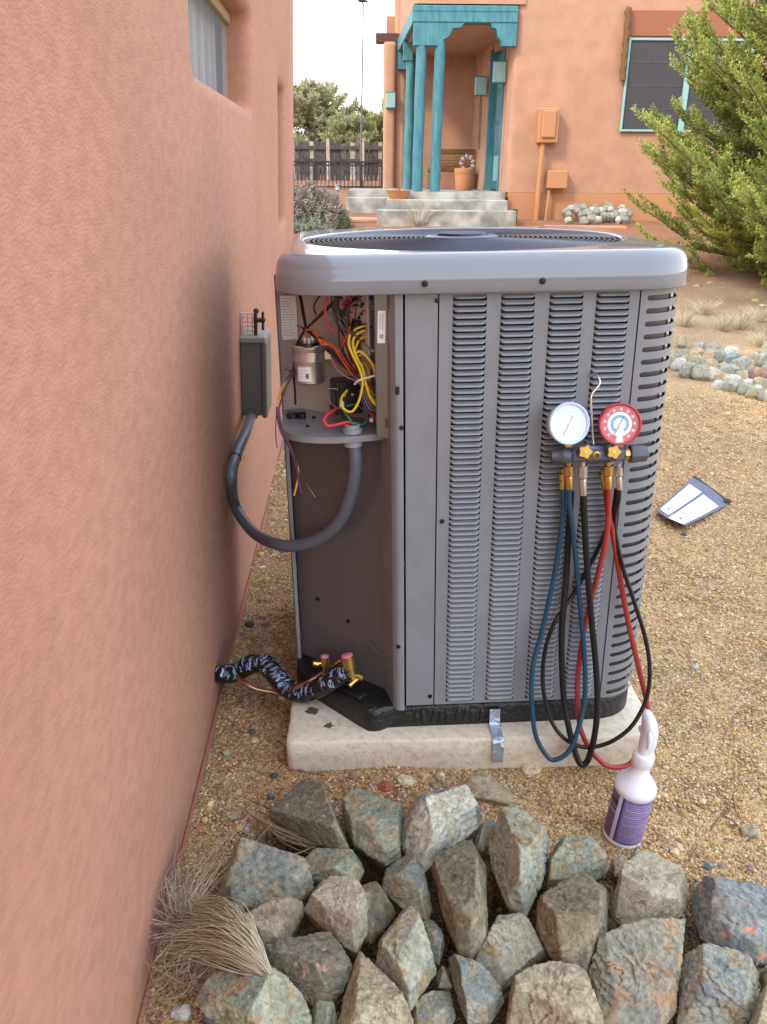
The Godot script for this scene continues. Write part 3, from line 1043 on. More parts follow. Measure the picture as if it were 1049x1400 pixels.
func concrete_pad():
	var t := Transform3D(Basis(Vector3.UP, deg_to_rad(0.8)) * Basis(Vector3.BACK, deg_to_rad(1.2)), Vector3(0.212, 0.079, -1.592))
	var p := thing("equipment_pad", "low pale concrete slab under the grey air conditioner", "concrete pad", t)
	var st := st0()
	fn.seed = 31
	fn.frequency = 1.0
	var loops := []
	for s in [[0.0, -0.14], [0.0, -0.045], [0.0005, -0.007], [0.003, -0.002], [0.007, -0.0005], [0.06, 0.0], [0.30, 0.0]]:
		var l := []
		for q in round_rect(0, -0.46, 0.437, 0.46, 0.02 + s[0] * 0.5, s[0], 14):
			var n := fn.get_noise_3d(q.x * 9.0, s[1] * 30.0, q.y * 9.0) * 0.006 * (1.0 if s[1] > -0.1 else 0.3)
			var k := (Vector2(q.x, q.y + 0.46)).normalized() * n
			if s[0] >= 0.06:
				k = Vector2.ZERO
			l.append(Vector3(q.x + k.x, s[1], q.y + k.y))
		loops.append(l)
	loft(st, loops)
	var last: Array = loops[loops.size() - 1]
	for i in last.size():
		tri(st, last[i], last[(i + 1) % last.size()], Vector3(0, 0, -0.46))
	obj("slab", st, M.concrete, p)
	# dark stains on the top, thin splashes
	var g := unit_frame().affine_inverse()
	for q in [[Vector3(-0.174, 0.07, -1.706), 0.016], [Vector3(-0.126, 0.071, -1.648), 0.011]]:
		var stn := st0(true)
		var w: Vector3 = t.affine_inverse() * q[0]
		var prev := Vector3.ZERO
		var first := Vector3.ZERO
		rng.seed = int(q[1] * 1000)
		for k in 15:
			var a := TAU * k / 14.0
			var v := Vector3(w.x + cos(a) * q[1] * rng.randf_range(0.5, 1.4), 0.0012, w.z + sin(a) * q[1] * rng.randf_range(0.5, 1.3))
			if k == 0:
				first = v
			elif k == 14:
				tri(stn, Vector3(w.x, 0.0016, w.z), first, prev)
			else:
				tri(stn, Vector3(w.x, 0.0016, w.z), v, prev)
			prev = v
		obj("stain", stn, mat("stain", 0.10, 0.085, 0.07, 0.9), p)
	# strip of duct tape over the front edge
	st = st0()
	var x0 := -0.0
	var tp := unit_frame().affine_inverse()
	var a0 := Vector3(0.08, 0.053, 0.01)
	var lp := []
	for q in [[a0.y, 0.003], [0.02, 0.004], [0.010, 0.010], [0.008, 0.036], [0.006, 0.052], [0.0, 0.0605], [-0.012, 0.0625], [-0.055, 0.0635]]:
		lp.append(Vector3(a0.x, q[0], q[1]))
	lp = smooth_path(lp, 3)
	for i in lp.size() - 1:
		for s in 4:
			var u0 := -0.0125 + 0.00625 * s
			var e := Vector3(0, 0, 0.0012 * sin(i * 1.3 + s))
			var e2 := Vector3(0, 0, 0.0012 * sin((i + 1) * 1.3 + s))
			quad(st, lp[i + 1] + Vector3(u0, 0, 0) + e2, lp[i + 1] + Vector3(u0 + 0.00625, 0, 0) + e2, lp[i] + Vector3(u0 + 0.00625, 0, 0) + e, lp[i] + Vector3(u0, 0, 0) + e)
	meta(obj("tape_strip", st, M.duct_tape, self, unit_frame()), "crinkled silver tape strip stuck over the pad front edge", "tape")


# ---------------------------------------------------------------- air conditioner
func screw(parent: Node3D, p: Vector3, d := Vector3.BACK, r := 0.0042):
	var st := st0()
	lathe(st, Transform3D(), [Vector2(r * 1.5, 0), Vector2(r * 1.5, r * 0.3), Vector2(r, r * 0.4), Vector2(r, r * 1.1), Vector2(0, r * 1.2)], 10)
	obj("screw", st, M.screw, parent, Transform3D(basis_to(d), p))


func air_conditioner():
	var ac := thing("air_conditioner", "large grey louvred outdoor air conditioner with its corner cover off", "air conditioner", unit_frame())
	lid(ac)
	louvres(ac)
	corner_grille(ac)
	cabinet(ac)
	compartment(ac)
	wiring(ac)
	valves(ac)


func lid(ac: Node3D):
	var cx := 0.032
	var cz := -0.397
	var h := 0.417
	var st := st0()
	var prof := []
	# height and inset from the outer contour, from the hem at the bottom up over the rolled edge
	prof.append([0.007, 1.032])
	prof.append([0.006, 1.019])
	prof.append([0.001, 1.0185])
	prof.append([0.0, 1.021])
	prof.append([0.0005, 1.045])
	prof.append([0.002, 1.062])
	var rr := 0.029
	for k in range(0, 8):
		var a := PI * 0.5 * k / 7.0
		prof.append([0.003 + rr * (1.0 - cos(a)), 1.063 + rr * sin(a)])
	var loops := []
	for s in prof:
		var l := []
		for p in round_rect(cx, cz, h, h, 0.115, s[0], 14):
			l.append(Vector3(p.x, s[1], p.y))
		loops.append(l)
	var ang := []
	for v in loops[loops.size() - 1]:
		ang.append(Vector2(v.x - cx, v.z - cz).angle())
	for s in [[0.379, 1.092], [0.374, 1.0925], [0.370, 1.0915], [0.367, 1.088], [0.365, 1.064]]:
		var l := []
		for a in ang:
			l.append(Vector3(cx + cos(a) * s[0], s[1], cz + sin(a) * s[0]))
		loops.append(l)
	loft(st, loops)
	var o := obj("lid", st, M.lid_paint, ac)
	for p in [Vector3(-0.095, 1.038, 0.021), Vector3(0.13, 1.039, 0.021)]:
		screw(o, p)
	screw(o, Vector3(-0.365, 1.038, -0.058), Vector3(-0.5, 0, 0.8))
	screw(o, Vector3(0.428, 1.037, -0.052), Vector3(0.65, 0, 0.75))
	# fan guard: concentric rings on radial ribs
	var g := Node3D.new()
	g.name = "fan_guard"
	g.position = Vector3(cx, 0, cz)
	ac.add_child(g)
	var n := 26
	for i in n:
		var r := 0.075 + (0.359 - 0.075) * i / (n - 1.0)
		var y := 1.0885 + 0.004 * (1.0 - pow(r / 0.359, 2.0))
		st = st0()
		var path := []
		for k in 80:
			path.append(Vector3(cos(TAU * k / 80.0) * r, y, sin(TAU * k / 80.0) * r))
		tube(st, path, 0.0021, 6, false, true)
		obj("ring", st, M.grille_wire, g)
	for i in 12:
		var a := TAU * (i + 0.3) / 12.0
		st = st0()
		tube(st, [Vector3(cos(a) * 0.06, 1.087, sin(a) * 0.06), Vector3(cos(a) * 0.2, 1.086, sin(a) * 0.2), Vector3(cos(a) * 0.365, 1.083, sin(a) * 0.365)], 0.0026, 6)
		obj("rib", st, M.grille_wire, g)
	put("hub_plate", lathe_mesh([Vector2(0.085, 1.088), Vector2(0.085, 1.095), Vector2(0.08, 1.0975), Vector2(0.06, 1.098), Vector2(0.057, 1.103), Vector2(0, 1.104)], 40), M.grille_wire, g)
	# fan below
	var f := Node3D.new()
	f.name = "fan"
	f.position = Vector3(cx, 0.955, cz)
	ac.add_child(f)
	put("motor", lathe_mesh([Vector2(0, -0.1), Vector2(0.075, -0.1), Vector2(0.075, 0.05), Vector2(0.06, 0.07), Vector2(0, 0.07)], 24), M.black_smooth, f)
	for i in 4:
		st = st0()
		var rows := []
		for j in 7:
			var t := j / 6.0
			var r := 0.07 + 0.25 * t
			var row := []
			for k in 5:
				var s := k / 4.0 - 0.5
				var a := TAU * i / 4.0 + s * (1.0 + 0.4 * t) + 0.35 * t
				row.append(Vector3(cos(a) * r, -0.085 * s, sin(a) * r))
			rows.append(row)
		loft(st, rows, false)
		obj("blade", st, M.coil_fins, f)
	put("fan_shroud", lathe_mesh([Vector2(0.365, 1.0), Vector2(0.365, 1.066)], 48), M.black_inside, ac, at3(cx, 0, cz))


func louvres(ac: Node3D):
	var p := Node3D.new()
	p.name = "louver_panel"
	ac.add_child(p)
	var y0 := 0.0705
	var y1 := 1.03
	var seams := [-0.0645, -0.038, 0.028, 0.056, 0.122, 0.151, 0.217, 0.243, 0.309, 0.3285]
	var st := st0(true)
	for i in 5:
		var a: float = seams[i * 2]
		var b: float = seams[i * 2 + 1]
		box(st, at3((a + b) * 0.5, (y0 + y1) * 0.5, -0.0008), Vector3(b - a, y1 - y0, 0.0016))
	for i in 4:
		var a: float = seams[i * 2 + 1]
		var b: float = seams[i * 2 + 2]
		box(st, at3((a + b) * 0.5, (1.0135 + y1) * 0.5, -0.0008), Vector3(b - a, y1 - 1.0135, 0.0016))
		box(st, at3((a + b) * 0.5, (y0 + 0.0785) * 0.5, -0.0008), Vector3(b - a, 0.0785 - y0, 0.0016))
	obj("sheet", st, M.grey_paint, p)
	# one pressed louvre, hinged at its top edge, open below, with pinched ends
	var w := 0.066
	st = st0()
	var rows := []
	var back := []
	for s in [[0.0009, -0.0012, 0.0], [0.0, 0.0, 0.0], [-0.0012, 0.0026, 1.0], [-0.0025, 0.0047, 1.0], [-0.0038, 0.0063, 1.0], [-0.0050, 0.0073, 1.0], [-0.0062, 0.0078, 1.0], [-0.0068, 0.0076, 1.0]]:
		var row := []
		for k in 15:
			var u := k / 14.0
			u = 0.5 - 0.5 * cos(u * PI)
			var x := (u - 0.5) * w
			var e := clampf((w * 0.5 - absf(x)) / 0.0075, 0.0, 1.0)
			e = e * (2.0 - e)
			row.append(Vector3(x, s[0] * (0.35 + 0.65 * e) if s[0] < 0 else s[0], s[1] * e if s[2] > 0 else s[1]))
		rows.append(row)
	rows.reverse()
	loft(st, rows, false)
	var lm := done(st)
	var pitch := (1.0135 - 0.0785) / 75.0
	for c in 4:
		var cx: float = (seams[c * 2 + 1] + seams[c * 2 + 2]) * 0.5
		for k in 75:
			put("louver", lm, M.grey_paint, p, at3(cx, 1.0135 - pitch * k, 0.0))
	for q in [Vector3(-0.059, 0.54, 0.001)]:
		screw(p, q + Vector3(0.006, 0, 0), Vector3.BACK, 0.0035)


func corner_grille(ac: Node3D):
	# sheet bent round the front right corner, slotted from top to bottom
	var g := Node3D.new()
	g.name = "corner_grille"
	ac.add_child(g)
	var r := 0.106
	var c := Vector2(0.3315, -r)
	var total := r * PI * 0.5
	var pos := func(s: float, y: float, d: float) -> Vector3:
		# s along the sheet from the seam; d inwards
		if s < 0.0:
			return Vector3(c.x + s, y, -d)
		if s > total:
			return Vector3(c.x + r - d, y, -r - (s - total))
		var a := s / r
		return Vector3(c.x + sin(a) * (r - d), y, c.y + cos(a) * (r - d))
	var s0 := 0.013
	var s1 := total - 0.008
	var hh := 0.0052
	var pitch := 0.0254
	var n := 37
	var ytop := 1.0
	var st := st0()
	# one bar between two slots
	var N := 30
	var top := []
	var bot := []
	var topi := []
	var boti := []
	for k in N + 1:
		var s := lerpf(s0, s1, 0.5 - 0.5 * cos(PI * k / float(N)) if k > 0 else 0.0)
		var e := minf(s - s0, s1 - s)
		var h := hh if e >= hh else sqrt(maxf(hh * hh - (hh - e) * (hh - e), 0.0))
		top.append(pos.call(s, -h, 0.0))
		bot.append(pos.call(s, -pitch + h, 0.0))
		topi.append(pos.call(s, -h, 0.0022))
		boti.append(pos.call(s, -pitch + h, 0.0022))
	st.set_smooth_group(1)
	loft(st, [bot, top], false)
	st.set_smooth_group(2)
	loft(st, [top, topi], false)
	st.set_smooth_group(3)
	loft(st, [boti, bot], false)
	var bm := done(st)
	for k in n - 1:
		put("grille_bar", bm, M.grey_paint, g, at3(0, ytop - pitch * k, 0))
	# plain margins: left of the slots, right of them, above the first and below the last
	st = st0()
	var yb := ytop - pitch * (n - 1)
	var y0 := 0.0705
	var y1 := 1.03
	var left := [[], []]
	for k in 4:
		var s := lerpf(0.0, s0, k / 3.0)
		left[0].append(pos.call(s, y0, 0.0))
		left[1].append(pos.call(s, y1, 0.0))
	loft(st, left, false)
	var right := [[], []]
	for k in 4:
		var s := lerpf(s1, total + 0.02, k / 3.0)
		right[0].append(pos.call(s, y0, 0.0))
		right[1].append(pos.call(s, y1, 0.0))
	loft(st, right, false)
	for q in [[1, ytop, y1], [-1, y0, yb]]:
		var a := []
		var b := []
		for k in N + 1:
			var s := lerpf(s0, s1, 0.5 - 0.5 * cos(PI * k / float(N)) if k > 0 else 0.0)
			var e := minf(s - s0, s1 - s)
			var h := hh if e >= hh else sqrt(maxf(hh * hh - (hh - e) * (hh - e), 0.0))
			a.append(pos.call(s, q[1] + (h if q[0] > 0 else 0.0), 0.0))
			b.append(pos.call(s, q[2] - (h if q[0] < 0 else 0.0), 0.0))
		loft(st, [a, b], false)
	obj("sheet", st, M.grey_paint, g)
	# inner post that shows through the slots
	st = st0()
	var pp := []
	for k in 5:
		pp.append(pos.call(total * (0.52 + 0.025 * k), 0, 0.006 + 0.002 * sin(k * 0.8)))
	loft(st, [pp.map(func(v): return v + Vector3(0, y0, 0)), pp.map(func(v): return v + Vector3(0, 1.02, 0))], false)
	obj("inner_post", st, M.aluminium, g)
	st = st0()
	pp = []
	for k in 7:
		pp.append(pos.call(total * (0.02 + 0.083 * k), 0, 0.022 - 0.0022 * k))
	loft(st, [pp.map(func(v): return v + Vector3(0, y0, 0)), pp.map(func(v): return v + Vector3(0, 1.02, 0))], false)
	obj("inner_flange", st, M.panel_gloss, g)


func cabinet(ac: Node3D):
	var top := 1.035
	# strip panel beside the louvres
	var dp := put_box("side_strip_panel", Vector3(-0.0993, 0.55, -0.001), Vector3(0.0640, 0.959, 0.002), 0.0005, M.grey_paint, ac)
	for q in [Vector3(-0.069, 1.004, 0.001), Vector3(-0.149, 0.233, 0.001), Vector3(-0.075, 0.095, 0.001)]:
		screw(dp, q - dp.position, Vector3.BACK, 0.0034)
	# rounded corner post at the edge of the opening
	var st := st0()
	var loops := []
	for y in [0.058, 1.03]:
		loops.append([Vector3(-0.178, y, -0.086), Vector3(-0.160, y, -0.012), Vector3(-0.1535, y, -0.003), Vector3(-0.150, y, 0.0), Vector3(-0.146, y, 0.0012), Vector3(-0.1385, y, 0.0012), Vector3(-0.1355, y, -0.001), Vector3(-0.1350, y, -0.012)])
	for i in 7:
		st.set_smooth_group(1 if i in [2, 3] else i + 2)
		quad(st, loops[0][i], loops[0][i + 1], loops[1][i + 1], loops[1][i])
	var post := obj("corner_post", st, M.grey_paint, ac)
	screw(post, Vector3(-0.139, 0.751, 0.002), Vector3.BACK, 0.0034)
	put_box("latch_plate", Vector3(-0.1455, 0.93, 0.0022), Vector3(0.012, 0.18, 0.0016), 0.0006, M.grey_paint, post)
	put_box("latch_slot", Vector3(-0.1475, 0.828, 0.0018), Vector3(0.009, 0.016, 0.0014), 0.0, M.black_inside, post)
	# slanted panel under the opening
	st = st0(true)
	slab(st, [Vector2(-0.386, -0.262), Vector2(-0.176, -0.083), Vector2(-0.178, -0.086), Vector2(-0.388, -0.265)], 0.055, 0.716)
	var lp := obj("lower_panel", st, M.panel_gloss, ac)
	for q in [Vector3(-0.337, 0.245, -0.2195), Vector3(-0.262, 0.215, -0.1555)]:
		screw(lp, q, Vector3(-0.7, 0, 0.7), 0.0035)
	var em := []
	for q in [Vector2(0.20, 0.262), Vector2(0.35, 0.238), Vector2(0.60, 0.205), Vector2(0.84, 0.172), Vector2(0.93, 0.155), Vector2(0.965, 0.125)]:
		em.append(Vector3(lerpf(-0.386, -0.176, q.x) - 0.0004, q.y, lerpf(-0.262, -0.083, q.x) + 0.0004))
	wire("pressed_rib", em, 0.0011, M.panel_gloss, lp, 5)
	st = st0(true)
	box(st, Transform3D(Basis(Vector3.UP, 0.2), Vector3(-0.393, 0.39, -0.243)), Vector3(0.009, 0.66, 0.006), 0.001)
	obj("left_post", st, M.grey_paint, ac)
	# side, back and hidden panels
	st = st0(true)
	box(st, at3(0.4365, 0.55, -0.415), Vector3(0.002, 0.96, 0.60))
	obj("right_side_panel", st, M.grey_paint, ac)
	st = st0(true)
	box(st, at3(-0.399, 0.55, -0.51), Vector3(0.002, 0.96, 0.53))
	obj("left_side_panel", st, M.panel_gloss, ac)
	st = st0(true)
	box(st, at3(0.018, 0.55, -0.785), Vector3(0.83, 0.96, 0.002))
	obj("back_panel", st, M.grey_paint, ac)
	# condenser coil behind the louvres
	st = st0(true)
	slab(st, [Vector2(-0.13, -0.03), Vector2(0.30, -0.03), Vector2(0.36, -0.06), Vector2(0.385, -0.11), Vector2(0.385, -0.74), Vector2(0.34, -0.74), Vector2(0.34, -0.12), Vector2(0.29, -0.07), Vector2(-0.13, -0.07)], 0.06, 1.02)
	obj("condenser_coil", st, M.coil_fins, ac)
	# black base tray with its cut corner
	st = st0()
	var plan := [Vector2(-0.40, -0.26), Vector2(-0.40, -0.20), Vector2(-0.385, -0.175), Vector2(-0.332, -0.118), Vector2(-0.235, -0.010), Vector2(-0.222, 0.001), Vector2(-0.207, 0.004), Vector2(-0.192, 0.001), Vector2(-0.176, -0.008), Vector2(-0.15, -0.0095), Vector2(0.33, -0.0095)]
	for k in range(1, 8):
		var a := PI * 0.5 * k / 7.0
		plan.append(Vector2(0.33 + 0.104 * sin(a), -0.1135 + 0.104 * cos(a)))
	plan.append(Vector2(0.434, -0.78))
	plan.append(Vector2(-0.40, -0.78))
	var cen := Vector2(0.0, -0.4)
	var lo := []
	var rows := [[0.0, 0.0], [0.0, 0.05], [0.003, 0.058], [0.009, 0.0615], [0.03, 0.062]]
	for s in rows:
		var l := []
		for i in plan.size():
			var p: Vector2 = plan[i]
			var q: Vector2 = p - (p - cen).normalized() * s[0]
			l.append(Vector3(q.x, s[1], q.y))
		lo.append(l)
	lo.reverse()
	loft(st, lo)
	var last: Array = lo[0]
	for i in last.size():
		tri(st, last[i], Vector3(0, 0.0625, -0.4), last[(i + 1) % last.size()])
	var tray := obj("base_tray", st, M.black_plastic, ac)
	for k in 9:
		var x := -0.105 + 0.0195 * k
		st = st0()
		lathe(st, Transform3D(Basis(Vector3.BACK, 0.25 * sin(k * 2.0)).scaled(Vector3(0.8, 1, 0.35)), Vector3(x, 0.012, -0.0095)), [Vector2(0.0095, 0.0), Vector2(0.0105, 0.012), Vector2(0.009, 0.028), Vector2(0.004, 0.036), Vector2(0.0, 0.038)], 10)
		obj("tray_rib", st, M.black_plastic, tray)
	st = st0()
	for q in [Vector3(-0.30, 0.066, -0.12), Vector3(-0.255, 0.064, -0.075)]:
		box(st, Transform3D(Basis(Vector3.UP, -0.78), q), Vector3(0.075, 0.014, 0.03), 0.005)
	obj("tray_step", st, M.black_plastic, tray)


func label_image(w: int, h: int, lines: int, sd: int, ink: Color, code := true) -> Image:
	var im := Image.create(w, h, false, Image.FORMAT_RGB8)
	im.fill(Color(0.93, 0.93, 0.94))
	var r := RandomNumberGenerator.new()
	r.seed = sd
	for i in lines:
		var y := int(h * (0.06 + 0.9 * i / lines))
		var x := int(w * 0.1)
		while x < w * r.randf_range(0.6, 0.9):
			var l := r.randi_range(2, 7)
			im.fill_rect(Rect2i(x, y, l, maxi(1, h / lines / 4)), ink.lerp(Color(0.93, 0.93, 0.94), r.randf_range(0.1, 0.6)))
			x += l + r.randi_range(1, 3)
	return im


func compartment(ac: Node3D):
	var box_ := Node3D.new()
	box_.name = "control_box"
	ac.add_child(box_)
	# shelf with its rounded front edge
	var plan := [Vector2(-0.397, -0.33), Vector2(-0.399, -0.24), Vector2(-0.395, -0.15), Vector2(-0.386, -0.105), Vector2(-0.370, -0.078), Vector2(-0.345, -0.060), Vector2(-0.315, -0.050), Vector2(-0.28, -0.046), Vector2(-0.24, -0.050), Vector2(-0.20, -0.058), Vector2(-0.154, -0.070), Vector2(-0.154, -0.20)]
	var st := st0(true)
	slab(st, plan, 0.7165, 0.7195)
	obj("shelf", st, M.grey_paint, box_)
	st = st0()
	var lip := [[], []]
	for i in 11:
		lip[1].append(Vector3(plan[i].x, 0.7195, plan[i].y + 0.0006))
		lip[0].append(Vector3(plan[i].x, 0.706, plan[i].y + 0.0006))
	loft(st, lip, false)
	obj("shelf_lip", st, M.grey_paint, box_)
	# back wall, right flange
	st = st0()
	var b0 := []
	var b1 := []
	for p in [Vector2(-0.399, -0.27), Vector2(-0.39, -0.285), Vector2(-0.36, -0.29), Vector2(-0.27, -0.225), Vector2(-0.21, -0.19), Vector2(-0.195, -0.15)]:
		b0.append(Vector3(p.x, 0.718, p.y))
		b1.append(Vector3(p.x, 1.03, p.y))
	st.set_smooth_group(1)
	loft(st, [b0, b1], false)
	obj("back_wall", st, M.panel_back if M.has("panel_back") else mat("panel_back", 0.50, 0.41, 0.365, 0.3), box_)
	st = st0(true)
	box(st, at3(-0.1705, 0.875, -0.032), Vector3(0.035, 0.31, 0.0015))
	box(st, at3(-0.1885, 0.875, -0.10), Vector3(0.0015, 0.31, 0.13))
	var pl := obj("side_plate", st, M.galvanised, box_)
	screw(pl, Vector3(-0.159, 1.007, -0.031), Vector3.BACK, 0.004)
	var im := label_image(48, 128, 5, 3, Color(0.3, 0.3, 0.32))
	# rotated print down the narrow label
	var im2 := Image.create(48, 128, false, Image.FORMAT_RGB8)
	im2.fill(Color(0.93, 0.92, 0.92))
	var r := RandomNumberGenerator.new()
	r.seed = 5
	for col in [12, 28]:
		var y := 14
		while y < 72:
			var l := r.randi_range(2, 6)
			im2.fill_rect(Rect2i(col, y, 5, l), Color(0.45, 0.44, 0.45))
			y += l + 2
	for yy in 9:
		for xx in 8:
			if r.randf() < 0.5:
				im2.fill_rect(Rect2i(12 + xx * 3, 92 + yy * 2, 3, 2), Color(0.25, 0.24, 0.25))
	var c0 := Vector3(-0.176, 0.95, -0.03)
	put("label", card(0.0155, 0.064), picture_mat("plate_label", im2), pl, Transform3D(Basis(Vector3.BACK, -0.03), c0))
	# data label on the left of the back wall
	var im3 := label_image(96, 220, 15, 9, Color(0.35, 0.33, 0.33))
	var c1 := Vector3(-0.372, 0.933, -0.282)
	put("label", card(0.036, 0.098), picture_mat("data_label", im3), box_, Transform3D(Basis(Vector3.UP, 0.10), c1 + Vector3(-0.002, 0, 0.004)))
	# capacitor: silver can with terminals, held by a strap
	var cp := Node3D.new()
	cp.name = "capacitor"
	var ct := Vector3(-0.33, 0.877, -0.19)
	cp.position = Vector3(ct.x, -0.803 * 0.15, -0.20)
	cp.scale = Vector3.ONE * 1.15
	box_.add_child(cp)
	var yb := 0.803
	put("can", lathe_mesh([Vector2(0, yb), Vector2(0.027, yb), Vector2(0.0305, yb + 0.003), Vector2(0.0305, yb + 0.064), Vector2(0.0315, yb + 0.066), Vector2(0.0315, yb + 0.072), Vector2(0.029, yb + 0.074), Vector2(0.027, yb + 0.071), Vector2(0, yb + 0.071)], 36), M.aluminium, cp)
	put("strap", lathe_mesh([Vector2(0.0308, yb + 0.044), Vector2(0.0318, yb + 0.0442), Vector2(0.0318, yb + 0.061), Vector2(0.0308, yb + 0.0612)], 36), M.chrome, cp)
	put_box("bracket", Vector3(0.037, yb + 0.053, 0.006), Vector3(0.014, 0.017, 0.003), 0.0005, M.chrome, cp)
	put("top_insulator", lathe_mesh([Vector2(0.022, yb + 0.071), Vector2(0.020, yb + 0.078), Vector2(0, yb + 0.079)], 24), M.black_smooth, cp)
	for q in [Vector2(-0.006, 0.004), Vector2(0.008, -0.006), Vector2(0.002, 0.012)]:
		put_box("terminal", Vector3(q.x, yb + 0.082, q.y), Vector3(0.005, 0.010, 0.002), 0.0, M.chrome, cp)
	st = st0()
	var im4 := label_image(96, 64, 6, 15, Color(0.35, 0.25, 0.3))
	im4.fill_rect(Rect2i(58, 30, 20, 20), Color(0.4, 0.4, 0.42))
	for k in 8:
		var a0 := PI * 0.5 + 0.55 - 0.9 * k / 8.0 + 0.2
		var a1 := PI * 0.5 + 0.55 - 0.9 * (k + 1) / 8.0 + 0.2
		var vs := [[a0, 0.008, 0.0, 1.0], [a1, 0.008, 1.0, 1.0], [a1, 0.036, 1.0, 0.0], [a0, 0.036, 0.0, 0.0]]
		for i in [0, 2, 1, 0, 3, 2]:
			var v: Array = vs[i]
			st.set_uv(Vector2((k + v[2]) / 8.0, v[3]))
			st.add_vertex(Vector3(cos(v[0]) * 0.0309, yb + v[1], sin(v[0]) * 0.0309))
	obj("label", st, picture_mat("capacitor_label", im4), cp)
	# contactor: black block with brass screws
	var ko := Node3D.new()
	ko.name = "contactor"
	ko.transform = Transform3D(Basis(Vector3.UP, 0.25), Vector3(-0.251, 0.785, -0.165))
	box_.add_child(ko)
	put_box("body", Vector3.ZERO, Vector3(0.060, 0.064, 0.05), 0.004, M.black_smooth, ko)
	put_box("base_rail", Vector3(0, -0.036, 0.0), Vector3(0.064, 0.012, 0.056), 0.002, M.black_smooth, ko)
	for k in 3:
		put_box("rib", Vector3(-0.018 + 0.018 * k, 0.012, 0.0265), Vector3(0.005, 0.036, 0.006), 0.001, M.black_smooth, ko)
		put("terminal_screw", lathe_mesh([Vector2(0.004, 0), Vector2(0.004, 0.004), Vector2(0, 0.005)], 10), M.brass, ko, Transform3D(basis_to(Vector3.BACK), Vector3(-0.009 + 0.018 * k, 0.002, 0.0255)))
	put_box("small_label", Vector3(-0.0165, -0.018, 0.0262), Vector3(0.010, 0.013, 0.001), 0.0, M.paper, ko)
	# control board on stand-offs, with relays and connectors
	var bd := Node3D.new()
	bd.name = "control_board"
	bd.transform = Transform3D(Basis(Vector3.UP, -0.55), Vector3(-0.225, 0.943, -0.115))
	box_.add_child(bd)
	put_box("board", Vector3(0, 0.004, 0), Vector3(0.058, 0.132, 0.0022), 0.0, M.circuit_board, bd)
	put_box("board_edge", Vector3(0.0305, 0.004, 0.0), Vector3(0.0025, 0.134, 0.006), 0.0, M.white_plastic, bd)
	put_box("side_rail", Vector3(0.043, 0.012, -0.012), Vector3(0.016, 0.15, 0.004), 0.0, M.teal_edge, bd)
	put_box("relay", Vector3(0.004, 0.0, 0.012), Vector3(0.022, 0.020, 0.020), 0.002, M.black_smooth, bd)
	put_box("relay", Vector3(0.021, -0.002, 0.008), Vector3(0.008, 0.010, 0.012), 0.001, M.black_smooth, bd)
	for q in [[0.012, -0.028], [0.015, -0.034], [-0.014, 0.046], [-0.018, 0.039], [-0.012, 0.036]]:
		put_box("terminal_block", Vector3(q[0], q[1], 0.007), Vector3(0.016, 0.006, 0.011), 0.001, M.relay_red, bd)
	rng.seed = 77
	for k in 26:
		var q := Vector3(rng.randf_range(-0.025, 0.025), rng.randf_range(-0.058, 0.066), 0.0)
		var s := Vector3(rng.randf_range(0.003, 0.009), rng.randf_range(0.003, 0.007), rng.randf_range(0.003, 0.009))
		q.z = s.z * 0.5 + 0.001
		put_box("component", q, s, 0.0005, [M.black_smooth, M.circuit_board, M.wire_brown, M.white_plastic, M.copper][rng.randi() % 5], bd)
	for k in 2:
		put("stand_off", lathe_mesh([Vector2(0.004, 0), Vector2(0.004, 0.012), Vector2(0, 0.013)], 10), M.chrome, bd, Transform3D(basis_to(Vector3.RIGHT), Vector3(0.032, 0.035 - 0.088 * k, -0.002)))
	# plastic bushing where the low voltage cable leaves, cut-out on the right
	put("bushing", lathe_mesh([Vector2(0.014, 0), Vector2(0.014, 0.009), Vector2(0.010, 0.013), Vector2(0, 0.013)], 16), M.black_smooth, box_, at3(-0.374, 0.719, -0.21))
	put("bushing", lathe_mesh([Vector2(0.009, 0), Vector2(0.009, 0.014), Vector2(0.005, 0.016), Vector2(0, 0.016)], 14), M.black_smooth, box_, at3(-0.352, 0.719, -0.20))
	put_box("knockout", Vector3(-0.1665, 0.752, -0.0305), Vector3(0.010, 0.020, 0.002), 0.0, M.wire_brown, box_)
	for q in [Vector3(-0.325, 0.7205, -0.20), Vector3(-0.337, 0.7205, -0.13)]:
		screw(box_, q, Vector3.UP, 0.003)


